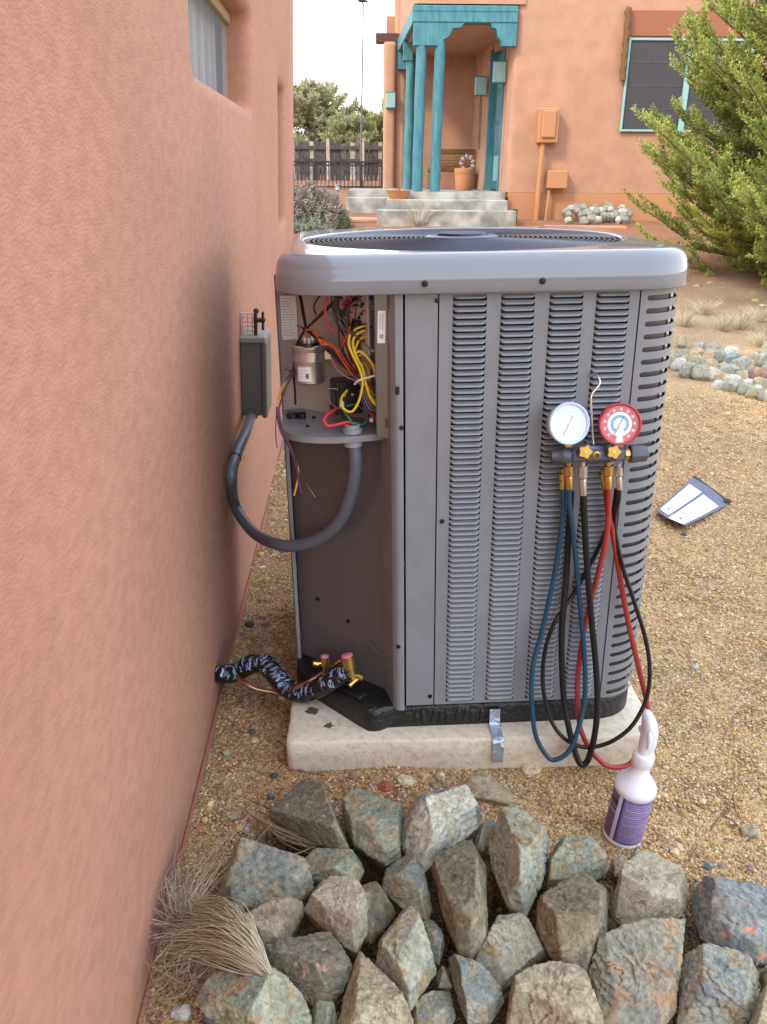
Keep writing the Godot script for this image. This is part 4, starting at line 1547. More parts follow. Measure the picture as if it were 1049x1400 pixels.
func wiring(ac: Node3D):
	var w := Node3D.new()
	w.name = "wiring"
	ac.add_child(w)
	var y: Material = M.wire_yellow
	wire("yellow_wire", [Vector3(-0.201, 0.939, -0.1), Vector3(-0.212, 0.942, -0.092), Vector3(-0.235, 0.932, -0.085), Vector3(-0.242, 0.911, -0.08), Vector3(-0.236, 0.89, -0.078), Vector3(-0.222, 0.859, -0.075), Vector3(-0.215, 0.83, -0.07), Vector3(-0.224, 0.792, -0.065), Vector3(-0.24, 0.769, -0.065), Vector3(-0.258, 0.775, -0.075), Vector3(-0.261, 0.791, -0.09), Vector3(-0.248, 0.8, -0.125)], 0.0028, y, w, 8)
	wire("yellow_wire", [Vector3(-0.202, 0.93, -0.1), Vector3(-0.21, 0.933, -0.09), Vector3(-0.228, 0.924, -0.085), Vector3(-0.233, 0.907, -0.083), Vector3(-0.227, 0.883, -0.08), Vector3(-0.213, 0.853, -0.082), Vector3(-0.206, 0.824, -0.085), Vector3(-0.203, 0.798, -0.088)], 0.0028, y, w, 8)
	wire("yellow_wire", [Vector3(-0.202, 0.919, -0.1), Vector3(-0.217, 0.917, -0.09), Vector3(-0.227, 0.901, -0.088), Vector3(-0.232, 0.881, -0.09), Vector3(-0.22, 0.859, -0.1)], 0.0028, y, w, 8)
	wire("yellow_wire", [Vector3(-0.232, 0.874, -0.1), Vector3(-0.227, 0.888, -0.085), Vector3(-0.217, 0.892, -0.08), Vector3(-0.199, 0.874, -0.075), Vector3(-0.18, 0.844, -0.07), Vector3(-0.162, 0.809, -0.065), Vector3(-0.163, 0.791, -0.062), Vector3(-0.177, 0.779, -0.062), Vector3(-0.193, 0.786, -0.066), Vector3(-0.205, 0.811, -0.07), Vector3(-0.212, 0.843, -0.08), Vector3(-0.217, 0.865, -0.09)], 0.0029, y, w, 8)
	wire("yellow_wire", [Vector3(-0.227, 0.869, -0.11), Vector3(-0.22, 0.882, -0.092), Vector3(-0.209, 0.883, -0.086), Vector3(-0.193, 0.862, -0.08), Vector3(-0.186, 0.832, -0.075), Vector3(-0.174, 0.805, -0.07), Vector3(-0.178, 0.79, -0.068), Vector3(-0.188, 0.787, -0.07), Vector3(-0.2, 0.801, -0.075), Vector3(-0.207, 0.825, -0.08)], 0.0028, y, w, 8)
	wire("yellow_wire", [Vector3(-0.223, 0.858, -0.11), Vector3(-0.212, 0.865, -0.1), Vector3(-0.203, 0.852, -0.095), Vector3(-0.201, 0.829, -0.09)], 0.0022, M.wire_amber, w, 8)
	var o: Material = M.wire_orange
	wire("orange_wire", [Vector3(-0.336, 0.914, -0.19), Vector3(-0.328, 0.925, -0.17), Vector3(-0.311, 0.921, -0.15), Vector3(-0.296, 0.905, -0.14), Vector3(-0.276, 0.897, -0.13), Vector3(-0.258, 0.88, -0.12), Vector3(-0.24, 0.854, -0.11), Vector3(-0.225, 0.827, -0.1), Vector3(-0.209, 0.818, -0.09), Vector3(-0.197, 0.808, -0.085)], 0.0022, o, w)
	wire("orange_wire", [Vector3(-0.334, 0.92, -0.185), Vector3(-0.319, 0.925, -0.16), Vector3(-0.305, 0.912, -0.145), Vector3(-0.29, 0.9, -0.135), Vector3(-0.274, 0.894, -0.13), Vector3(-0.262, 0.876, -0.12), Vector3(-0.248, 0.856, -0.11), Vector3(-0.228, 0.832, -0.1), Vector3(-0.206, 0.82, -0.085), Vector3(-0.191, 0.798, -0.08)], 0.0022, o, w)
	wire("orange_wire", [Vector3(-0.317, 0.919, -0.16), Vector3(-0.308, 0.914, -0.142), Vector3(-0.297, 0.898, -0.138), Vector3(-0.28, 0.9, -0.13)], 0.0022, o, w)
	wire("purple_wire", [Vector3(-0.332, 0.919, -0.18), Vector3(-0.314, 0.911, -0.15), Vector3(-0.296, 0.896, -0.14), Vector3(-0.262, 0.879, -0.125), Vector3(-0.244, 0.859, -0.115), Vector3(-0.225, 0.834, -0.1), Vector3(-0.212, 0.814, -0.09), Vector3(-0.202, 0.79, -0.09)], 0.0021, M.wire_purple, w)
	wire("purple_wire", [Vector3(-0.299, 0.892, -0.145), Vector3(-0.273, 0.872, -0.13), Vector3(-0.251, 0.855, -0.118), Vector3(-0.23, 0.837, -0.105), Vector3(-0.215, 0.819, -0.095), Vector3(-0.195, 0.802, -0.085), Vector3(-0.168, 0.795, -0.08)], 0.0021, M.wire_purple, w)
	wire("blue_wire", [Vector3(-0.253, 0.867, -0.125), Vector3(-0.235, 0.847, -0.112), Vector3(-0.221, 0.829, -0.1), Vector3(-0.204, 0.817, -0.09), Vector3(-0.188, 0.806, -0.082), Vector3(-0.166, 0.799, -0.08)], 0.0017, M.wire_blue, w)
	wire("brown_wire", [Vector3(-0.284, 0.886, -0.14), Vector3(-0.266, 0.862, -0.125), Vector3(-0.242, 0.844, -0.11), Vector3(-0.224, 0.827, -0.1), Vector3(-0.212, 0.8, -0.095), Vector3(-0.197, 0.772, -0.09), Vector3(-0.178, 0.768, -0.09)], 0.0021, M.wire_brown, w)
	wire("pink_wire", [Vector3(-0.281, 0.872, -0.14), Vector3(-0.27, 0.848, -0.125), Vector3(-0.251, 0.835, -0.11), Vector3(-0.228, 0.826, -0.1), Vector3(-0.21, 0.812, -0.09), Vector3(-0.2, 0.783, -0.085), Vector3(-0.188, 0.765, -0.085), Vector3(-0.168, 0.767, -0.09)], 0.0015, M.wire_pink, w)
	var b: Material = M.wire_black
	wire("black_wire", [Vector3(-0.347, 0.996, -0.22), Vector3(-0.343, 0.978, -0.21), Vector3(-0.34, 0.958, -0.2), Vector3(-0.334, 0.924, -0.185)], 0.0019, b, w)
	wire("black_wire", [Vector3(-0.343, 0.996, -0.22), Vector3(-0.336, 0.955, -0.2), Vector3(-0.332, 0.927, -0.185)], 0.0019, b, w)
	wire("black_wire", [Vector3(-0.293, 0.997, -0.2), Vector3(-0.308, 0.982, -0.19), Vector3(-0.314, 0.967, -0.19), Vector3(-0.31, 0.953, -0.185)], 0.0019, b, w)
	for q in 5:
		var a: Vector3 = Vector3(-0.258, 1.003, -0.13) + Vector3(0.006 * q, 0.004 * sin(q * 2.0), 0.004 * cos(q * 2.0))
		var c := Vector3(-0.332, 0.924, -0.185)
		wire("harness_wire", [a + Vector3(0.012, 0.02, 0), a, a.lerp(c, 0.4) + Vector3(0, -0.006 + 0.004 * q, 0.004), c], 0.0018, [b, M.wire_brown, b, M.wire_grey, b][q], w)
	for q in 4:
		var a: Vector3 = Vector3(-0.224, 1.004, -0.1) + Vector3(0.007 * q - 0.01, 0, 0.004 * q)
		var c: Vector3 = Vector3(-0.24, 0.894, -0.095) + Vector3(-0.004 * q, 0.01 * q, 0)
		wire("harness_wire", [a + Vector3(0.004, 0.02, 0), a, a.lerp(c, 0.35) + Vector3(-0.007 * q - 0.004, 0, 0.01), c, Vector3(-0.235, 0.861, -0.11)], 0.0019, [b, M.wire_brown, b, b][q], w)
	var wr := RandomNumberGenerator.new()
	wr.seed = 8
	for q in 12:
		var p0: Vector3 = Vector3(-0.24, 1.005, -0.085) + Vector3(wr.randf_range(-0.045, 0.028), 0.02, wr.randf_range(-0.02, 0.015))
		var p1 := p0 + Vector3(wr.randf_range(-0.012, 0.012), -0.045, wr.randf_range(0.0, 0.012))
		var p2: Vector3 = Vector3(-0.234, 0.907, -0.088) + Vector3(wr.randf_range(-0.025, 0.018), wr.randf_range(-0.02, 0.045), wr.randf_range(-0.01, 0.01))
		wire("harness_wire", [p0, p1, p1.lerp(p2, 0.5) + Vector3(wr.randf_range(-0.016, 0.008), 0, 0.006), p2, Vector3(-0.225, 0.84, -0.1)], wr.randf_range(0.0013, 0.0020), [b, M.wire_brown, b, M.wire_red, M.wire_grey, b][q % 6], w)
	for q in 5:
		var p0: Vector3 = Vector3(-0.221, 0.836, -0.095)
		var p1: Vector3 = Vector3(-0.195, 0.81, -0.085) + Vector3(wr.randf_range(-0.012, 0.016), wr.randf_range(-0.012, 0.01), wr.randf_range(-0.005, 0.012))
		wire("harness_wire", [p0, p0.lerp(p1, 0.5) + Vector3(0, 0.004, 0.008), p1, p1 + Vector3(wr.randf_range(-0.006, 0.014), -0.02, 0.0)], 0.0016, [M.wire_orange, M.wire_blue, M.wire_purple, b, M.wire_brown][q], w)
	wire("black_wire", [Vector3(-0.334, 0.924, -0.185), Vector3(-0.354, 0.889, -0.2), Vector3(-0.361, 0.861, -0.195), Vector3(-0.366, 0.825, -0.19), Vector3(-0.365, 0.791, -0.2), Vector3(-0.366, 0.75, -0.21)], 0.0026, b, w)
	wire("black_wire", [Vector3(-0.273, 0.976, -0.15), Vector3(-0.271, 0.952, -0.13), Vector3(-0.255, 0.93, -0.115), Vector3(-0.231, 0.911, -0.1), Vector3(-0.207, 0.905, -0.09), Vector3(-0.198, 0.891, -0.09)], 0.0013, M.wire_grey, w)
	wire("harness_wire", [Vector3(-0.299, 0.903, -0.15), Vector3(-0.281, 0.884, -0.135), Vector3(-0.26, 0.867, -0.122), Vector3(-0.239, 0.848, -0.108), Vector3(-0.224, 0.827, -0.1)], 0.0040, b, w)
	wire("harness_wire", [Vector3(-0.334, 0.923, -0.186), Vector3(-0.324, 0.921, -0.175), Vector3(-0.308, 0.909, -0.155)], 0.0036, b, w)
	# line voltage leads rising out of the conduit
	wire("red_lead", [Vector3(-0.271, 0.761, -0.12), Vector3(-0.28, 0.762, -0.1), Vector3(-0.293, 0.757, -0.085), Vector3(-0.299, 0.748, -0.075), Vector3(-0.29, 0.738, -0.07), Vector3(-0.267, 0.74, -0.075), Vector3(-0.248, 0.742, -0.08), Vector3(-0.24, 0.733, -0.084)], 0.0037, M.wire_red, w, 10)
	wire("red_lead", [Vector3(-0.214, 0.809, -0.09), Vector3(-0.211, 0.791, -0.085), Vector3(-0.204, 0.769, -0.08), Vector3(-0.192, 0.752, -0.08), Vector3(-0.173, 0.753, -0.085)], 0.0026, M.wire_red, w)
	wire("green_lead", [Vector3(-0.257, 0.759, -0.11), Vector3(-0.251, 0.756, -0.09), Vector3(-0.243, 0.746, -0.084), Vector3(-0.239, 0.733, -0.084)], 0.0024, M.wire_green, w)
	wire("green_lead", [Vector3(-0.25, 0.766, -0.12), Vector3(-0.231, 0.77, -0.12), Vector3(-0.214, 0.759, -0.11), Vector3(-0.205, 0.745, -0.095), Vector3(-0.218, 0.735, -0.085), Vector3(-0.236, 0.736, -0.084)], 0.0016, M.wire_green, w)
	wire("black_lead", [Vector3(-0.263, 0.757, -0.11), Vector3(-0.257, 0.751, -0.09), Vector3(-0.242, 0.74, -0.084)], 0.0022, b, w)
	wire("black_lead", [Vector3(-0.233, 0.734, -0.084), Vector3(-0.216, 0.732, -0.08), Vector3(-0.204, 0.741, -0.085), Vector3(-0.202, 0.752, -0.1)], 0.0024, b, w)
	for q in 5:
		var s := 1.0 + 0.14 * q
		var c := Vector3(-0.188, 0.793, -0.075)
		wire("grey_wire", [c + Vector3(-0.022 * s, 0.02, 0), c + Vector3(-0.014 * s, -0.012 * s, 0.002 * q), c + Vector3(0.0, -0.02 * s, 0.002 * q), c + Vector3(0.014 * s, -0.012 * s, 0.001 * q), c + Vector3(0.018, 0.006, 0)], 0.0015, [M.wire_grey, M.wire_brown, M.wire_grey, M.wire_black, M.wire_purple][q], w)
	wire("brown_wire", [Vector3(-0.268, 0.802, -0.13), Vector3(-0.284, 0.804, -0.13), Vector3(-0.298, 0.797, -0.14), Vector3(-0.291, 0.777, -0.15), Vector3(-0.279, 0.763, -0.14), Vector3(-0.257, 0.759, -0.12)], 0.0010, M.wire_pink, w)
	put_box("wire_nut", Vector3(-0.198, 0.745, -0.083), Vector3(0.008, 0.008, 0.008), 0.001, M.white_plastic, w)
	put_box("wire_nut", Vector3(-0.182, 0.742, -0.085), Vector3(0.005, 0.011, 0.005), 0.001, M.white_plastic, w)
	wire("zip_tie", [Vector3(-0.232, 0.823, -0.085), Vector3(-0.22, 0.835, -0.072), Vector3(-0.197, 0.842, -0.068), Vector3(-0.178, 0.848, -0.066), Vector3(-0.165, 0.853, -0.064)], 0.0026, M.white_plastic, w, 6)
	put_box("zip_tie_head", Vector3(-0.171, 0.85, -0.062), Vector3(0.010, 0.014, 0.008), 0.002, M.white_plastic, w)
	for q in [Vector3(-0.333, 0.925, -0.18), Vector3(-0.366, 0.83, -0.187), Vector3(-0.303, 0.909, -0.145)]:
		var st := st0()
		var ring := []
		for k in 12:
			ring.append(q + Vector3(cos(TAU * k / 12.0), sin(TAU * k / 12.0) * 0.6, sin(TAU * k / 12.0)) * 0.0065)
		tube(st, ring, 0.0016, 5, false, true)
		tube(st, [q + Vector3(-0.004, 0, 0), q + Vector3(-0.018, 0.008, 0.006)], 0.0012, 5)
		obj("tie", st, b, w)
	# thermostat wires hanging out over the shelf
	wire("hanging_wire", [Vector3(-0.364, 0.831, -0.19), Vector3(-0.377, 0.82, -0.16), Vector3(-0.387, 0.811, -0.12), Vector3(-0.396, 0.783, -0.07), Vector3(-0.392, 0.738, -0.06), Vector3(-0.378, 0.699, -0.07), Vector3(-0.363, 0.655, -0.08), Vector3(-0.36, 0.623, -0.085), Vector3(-0.372, 0.577, -0.085)], 0.0024, M.wire_amber, w)
	wire("hanging_wire", [Vector3(-0.364, 0.83, -0.19), Vector3(-0.38, 0.82, -0.15), Vector3(-0.391, 0.801, -0.11), Vector3(-0.396, 0.778, -0.065), Vector3(-0.389, 0.733, -0.055), Vector3(-0.373, 0.689, -0.065), Vector3(-0.364, 0.642, -0.08), Vector3(-0.36, 0.606, -0.085), Vector3(-0.356, 0.582, -0.085)], 0.0023, M.wire_purple, w)
	wire("hanging_wire", [Vector3(-0.364, 0.828, -0.19), Vector3(-0.374, 0.816, -0.15), Vector3(-0.384, 0.8, -0.1), Vector3(-0.391, 0.776, -0.06), Vector3(-0.384, 0.729, -0.055), Vector3(-0.371, 0.694, -0.065), Vector3(-0.362, 0.652, -0.08), Vector3(-0.359, 0.62, -0.085)], 0.0022, M.wire_brown, w)
	wire("hanging_wire", [Vector3(-0.368, 0.826, -0.19), Vector3(-0.384, 0.816, -0.14), Vector3(-0.393, 0.795, -0.09), Vector3(-0.398, 0.763, -0.06), Vector3(-0.401, 0.725, -0.055), Vector3(-0.4, 0.698, -0.055)], 0.0012, M.wire_purple, w)
	wire("hanging_wire", [Vector3(-0.346, 0.586, -0.13), Vector3(-0.338, 0.577, -0.12), Vector3(-0.327, 0.559, -0.115)], 0.0009, M.wire_grey, w)


func valves(ac: Node3D):
	var n := 0
	for q in [[Vector3(-0.255, 0.093, -0.075), Vector3(-0.267, 0.159, -0.085), 0.0145, "service_valve"], [Vector3(-0.322, 0.077, -0.135), Vector3(-0.323, 0.125, -0.14), 0.0105, "service_valve"]]:
		var v := Node3D.new()
		v.name = numbered(ac, q[3])
		ac.add_child(v)
		var a: Vector3 = q[0]
		var b: Vector3 = q[1]
		var r: float = q[2]
		var st := st0()
		lathe(st, Transform3D(basis_to(b - a), a), [Vector2(0, 0), Vector2(r * 0.85, 0), Vector2(r * 0.85, a.distance_to(b) * 0.5), Vector2(r * 1.15, a.distance_to(b) * 0.55), Vector2(r * 1.15, a.distance_to(b)), Vector2(r * 0.9, a.distance_to(b) + 0.001), Vector2(0, a.distance_to(b) + 0.001)], 18)
		obj("body", st, M.brass, v)
		st = st0()
		lathe(st, Transform3D(basis_to(b - a), b), [Vector2(r * 0.98, 0), Vector2(r * 0.98, 0.003), Vector2(r * 0.8, 0.0045), Vector2(0, 0.005)], 18)
		obj("cap", st, M.pink_cap, v)
		n += 1
		# charging port
		st = st0()
		var d := Vector3(0.75, -0.15, 0.3) if n == 1 else Vector3(-0.8, 0.1, 0.2)
		var e := a.lerp(b, 0.3 if n == 1 else 0.65)
		tube(st, [e, e + d.normalized() * 0.02], 0.0055, 12)
		tube(st, [e + d.normalized() * 0.018, e + d.normalized() * 0.031], 0.0085, 6)
		obj("port", st, M.brass, v)
	var st := st0()
	tube(st, smooth_path([Vector3(-0.28, 0.113, -0.14), Vector3(-0.291, 0.107, -0.14), Vector3(-0.314, 0.087, -0.145), Vector3(-0.337, 0.071, -0.145)], 4), 0.0052, 12)
	obj("liquid_tube", st, M.brass, ac)
	st = st0()
	tube(st, smooth_path([Vector3(-0.335, 0.073, -0.145), Vector3(-0.351, 0.064, -0.14), Vector3(-0.373, 0.06, -0.125), Vector3(-0.395, 0.065, -0.1)], 4), 0.0050, 12)
	obj("copper_tube", st, M.copper, ac)
	st = st0()
	tube(st, [Vector3(-0.238, 0.104, -0.075), Vector3(-0.251, 0.101, -0.065), Vector3(-0.264, 0.094, -0.055)], 0.006, 10)
	obj("tube_stub", st, M.brass, ac)


# ---------------------------------------------------------------- fittings on the near wall, conduit and line set
func wall_fittings():
	var frame := Transform3D(Basis(Vector3(-0.042, 0, -0.999), Vector3(0.031, 1, -0.001), Vector3(0.999, -0.031, -0.042)), Vector3(-0.4, 0, -0.956))
	var b := thing("disconnect_box", "grey metal disconnect box on the salmon wall with its lid open", "electrical box", frame)
	var c0 := Vector3(1.558, 0.6, 0)
	var top := Vector3(1.608, 0.833, 0)
	var u0 := c0.x
	var v0 := c0.y
	var hh := top.y - v0
	var dp := 0.064
	var st := st0(true)
	box(st, at3(u0 + 0.075, v0 + hh * 0.5, dp * 0.5), Vector3(0.15, hh, dp), 0.003)
	obj("housing", st, M.box_grey, b)
	put_box("front_cover", Vector3(u0 + 0.075, v0 + hh * 0.5 - 0.004, dp + 0.008), Vector3(0.164, hh + 0.004, 0.016), 0.004, M.box_grey, b)
	put_box("top_flange", Vector3(u0 + 0.075, v0 + hh + 0.004, dp * 0.5 + 0.006), Vector3(0.166, 0.020, dp + 0.016), 0.004, M.box_lid_grey, b)
	for k in 2:
		st = st0()
		var ring := []
		for i in 20:
			ring.append(Vector3(u0 - 0.0006, v0 + 0.032 + cos(TAU * i / 20.0) * (0.017 - 0.008 * k), dp * 0.5 + sin(TAU * i / 20.0) * (0.017 - 0.008 * k)))
		tube(st, ring, 0.0009, 5, false, true)
		obj("knockout_ring", st, M.box_grey, b)
	# pulled fuse holder standing on the box, with its perforated guard
	var y := v0 + hh + 0.014
	var f := thing("pull_out_block", "black fused pull-out handle lying on top of the grey box", "pull-out switch", frame)
	put_box("grip", Vector3(u0 + 0.03, y + 0.034, dp * 0.72), Vector3(0.03, 0.068, 0.010), 0.003, M.black_smooth, f)
	put_box("cross_piece", Vector3(u0 + 0.03, y + 0.045, dp * 0.90), Vector3(0.026, 0.012, 0.035), 0.003, M.black_smooth, f)
	for k in 2:
		put_box("blade", Vector3(u0 + 0.03, y + 0.028 + 0.030 * k, dp * 1.06), Vector3(0.024, 0.024, 0.007), 0.001, M.black_smooth, f)
	put_box("knob", Vector3(u0 + 0.03, y + 0.072, dp * 0.74), Vector3(0.018, 0.016, 0.016), 0.005, M.black_smooth, f)
	# clear guard as a lattice of thin ribs
	for k in 5:
		put_box("guard_rib", Vector3(u0 + 0.03, y + 0.012 + 0.013 * k, dp * 0.36), Vector3(0.012, 0.0025, 0.045), 0.0005, mat("guard_plastic", 0.62, 0.42, 0.36, 0.3) if k == 0 else M.guard_plastic, f)
	for k in 4:
		put_box("guard_post", Vector3(u0 + 0.03, y + 0.035, dp * 0.10 + 0.0145 * k), Vector3(0.012, 0.06, 0.0025), 0.0005, M.guard_plastic, f)
	# patch of loosened stucco behind the conduit
	# conduit whip
	var cw := thing("conduit_whip", "flexible dark grey conduit looping from the wall box to the unit", "conduit")
	var a := frame * Vector3(u0 + 0.03, v0 - 0.002, dp * 0.45)
	var e := unit_frame() * Vector3(-0.238, 0.706, -0.075)
	var path := [a, frame * Vector3(1.354, 0.605, 0.035), frame * Vector3(1.204, 0.591, 0.028), frame * Vector3(1.105, 0.558, 0.026)]
	path.append_array([Vector3(-0.419, 0.431, -2.17), Vector3(-0.353, 0.411, -2.04), ])
	path.append_array([Vector3(-0.262, 0.461, -1.847), Vector3(-0.195, 0.485, -1.79), Vector3(-0.14, 0.521, -1.758), Vector3(-0.097, 0.576, -1.733), Vector3(-0.073, 0.644, -1.714), Vector3(-0.062, 0.717, -1.701)])
	path.append(e)
	path.append(unit_frame() * Vector3(-0.239, 0.726, -0.075))
	var sp := smooth_path(path, 44)
	var rad := []
	for i in sp.size():
		rad.append(0.0148 + 0.0005 * sin(i * TAU / 3.0))
	st = st0()
	tube(st, sp, rad, 14)
	obj("hose", st, M.conduit, cw)
	put("connector", lathe_mesh([Vector2(0.019, 0), Vector2(0.019, 0.012), Vector2(0.021, 0.013), Vector2(0.021, 0.022), Vector2(0.017, 0.023), Vector2(0.017, 0.03)], 8), M.black_smooth, cw, Transform3D(basis_to(path[0] - path[1]), path[0] - (path[0] - path[1]).normalized() * 0.014))
	st = st0()
	tube(st, [sp[96] , sp[98]], 0.0168, 14)
	obj("clamp", st, M.black_smooth, cw)
	var fb := unit_frame().basis
	for q in [[-0.0285, 0.0205, 0.021, 0.013], [0.0005, 0.0215, 0.0215, 0.010]]:
		st = st0()
		lathe(st, Transform3D(fb, unit_frame() * (Vector3(-0.239, 0.726, -0.075) * Vector3(1, 0, 1) + Vector3(0, 0.7195 + q[0], 0))), [Vector2(0.012, 0), Vector2(q[1], 0.001), Vector2(q[2], q[3]), Vector2(0.012, q[3] + 0.001)], 12 if q[0] < 0 else 8)
		obj("fitting", st, M.fitting_grey, cw)
	st = st0()
	lathe(st, Transform3D(fb, unit_frame() * (Vector3(-0.239, 0.726, -0.075) * Vector3(1, 0, 1) + Vector3(0, 0.7305, 0))), [Vector2(0.016, 0), Vector2(0.016, 0.008), Vector2(0.013, 0.009), Vector2(0.012, 0.004)], 20)
	obj("bushing", st, M.fitting_grey, cw)
	# refrigerant lines wrapped in black tape
	var ls := thing("refrigerant_line_set", "black taped refrigerant pipe snaking from the wall to the brass valves", "pipe")
	var lp := [frame * Vector3(1.062, -0.036, -0.03), frame * Vector3(0.886, 0.088, 0.01)]
	lp.append_array([Vector3(-0.386, 0.085, -1.853), Vector3(-0.342, 0.12, -1.841), Vector3(-0.304, 0.13, -1.829), Vector3(-0.269, 0.115, -1.792), Vector3(-0.239, 0.1, -1.763), Vector3(-0.198, 0.1, -1.744)])
	lp.append_array([Vector3(-0.146, 0.136, -1.718), Vector3(-0.104, 0.169, -1.71), Vector3(-0.079, 0.187, -1.708)])
	sp = smooth_path(lp, 22)
	rng.seed = 12
	rad = []
	var tint := []
	for i in sp.size():
		rad.append(0.0235 * (1.0 if i < sp.size() - 6 else 0.9) + 0.0011 * sin(i * 1.9) + rng.randf_range(-0.0012, 0.0012))
		tint.append(Color(0.012, 0.012, 0.014))
	st = st0()
	tube(st, sp, rad, 18, true, false, tint)
	# silvery scuffs where the tape overlaps: short raised slivers on the outside of each turn
	for i in range(4, sp.size() - 4, 2):
		var d: Vector3 = (sp[i + 1] - sp[i - 1]).normalized()
		var x := d.cross(Vector3.UP).normalized()
		var up := x.cross(d)
		for q in 2:
			if rng.randf() < 0.35:
				continue
			var a0 := rng.randf_range(-0.3, 2.4)
			var da := rng.randf_range(0.3, 1.1)
			st.set_color(Color(0.25, 0.32, 0.48) * rng.randf_range(0.6, 1.7))
			var arc := []
			for k in 5:
				var t := a0 + da * k / 4.0
				arc.append(sp[i] + d * (0.004 * (k / 4.0 - 0.5) + 0.002 * sin(k * 2.0 + i)) + (x * cos(t) + up * sin(t)) * (rad[i] + 0.0006))
			for k in 4:
				var ww := d * rng.randf_range(0.0010, 0.0032)
				quad(st, arc[k] - ww, arc[k] + ww, arc[k + 1] + ww, arc[k + 1] - ww)
	obj("taped_pipe", st, M.tape_wrap, ls)
	var cp := [frame * Vector3(0.938, 0.07, 0)]
	cp.append_array([Vector3(-0.392, 0.085, -1.843), Vector3(-0.353, 0.085, -1.806), Vector3(-0.322, 0.07, -1.802), Vector3(-0.285, 0.06, -1.805), Vector3(-0.241, 0.055, -1.799)])
	wire("copper_line", cp, 0.005, M.copper, ls, 8)
	var cp2 := []
	for q in cp:
		cp2.append(q + Vector3(0.004, 0.008, 0.004))
	wire("control_cable", cp2, 0.0022, M.wire_brown, ls, 6)


# ---------------------------------------------------------------- gauges and hoses
func gauge_face(low: bool) -> Image:
	var n := 192
	var im := Image.create(n, n, false, Image.FORMAT_RGB8)
	for yy in n:
		for xx in n:
			var d := Vector2(xx - n * 0.5 + 0.5, yy - n * 0.5 + 0.5)
			var r := d.length() / (n * 0.5)
			var a := fposmod(atan2(d.x, -d.y), TAU)
			var on := absf(a - PI) > 0.55
			var c := Color(0.90, 0.93, 0.97)
			if low:
				if r > 0.55 and r < 0.74 and on:
					c = Color(0.80, 0.91, 0.93)
				elif r > 0.34 and r < 0.50 and on:
					c = Color(0.94, 0.82, 0.84)
				if r > 0.80 and r < 0.90 and on and fposmod(a * 30.0, TAU) < 1.6:
					c = Color(0.66, 0.71, 0.80)
				if (r > 0.57 and r < 0.72 or r > 0.36 and r < 0.48) and on and fposmod(a * 22.0, TAU) < 1.4:
					c = c.darkened(0.1)
			else:
				if r > 0.66:
					c = Color(0.78, 0.17, 0.22)
					if r > 0.74 and r < 0.88 and on and fposmod(a * 13.0, TAU) < 2.2:
						c = Color(0.93, 0.80, 0.82)
					if absf(a - PI) < 0.22:
						c = Color(0.94, 0.92, 0.94)
				elif r > 0.34 and r < 0.5 and on:
					c = Color(0.36, 0.66, 0.80)
					if fposmod(a * 20.0, TAU) < 1.5:
						c = Color(0.24, 0.50, 0.66)
			im.set_pixel(xx, yy, c)
	return im


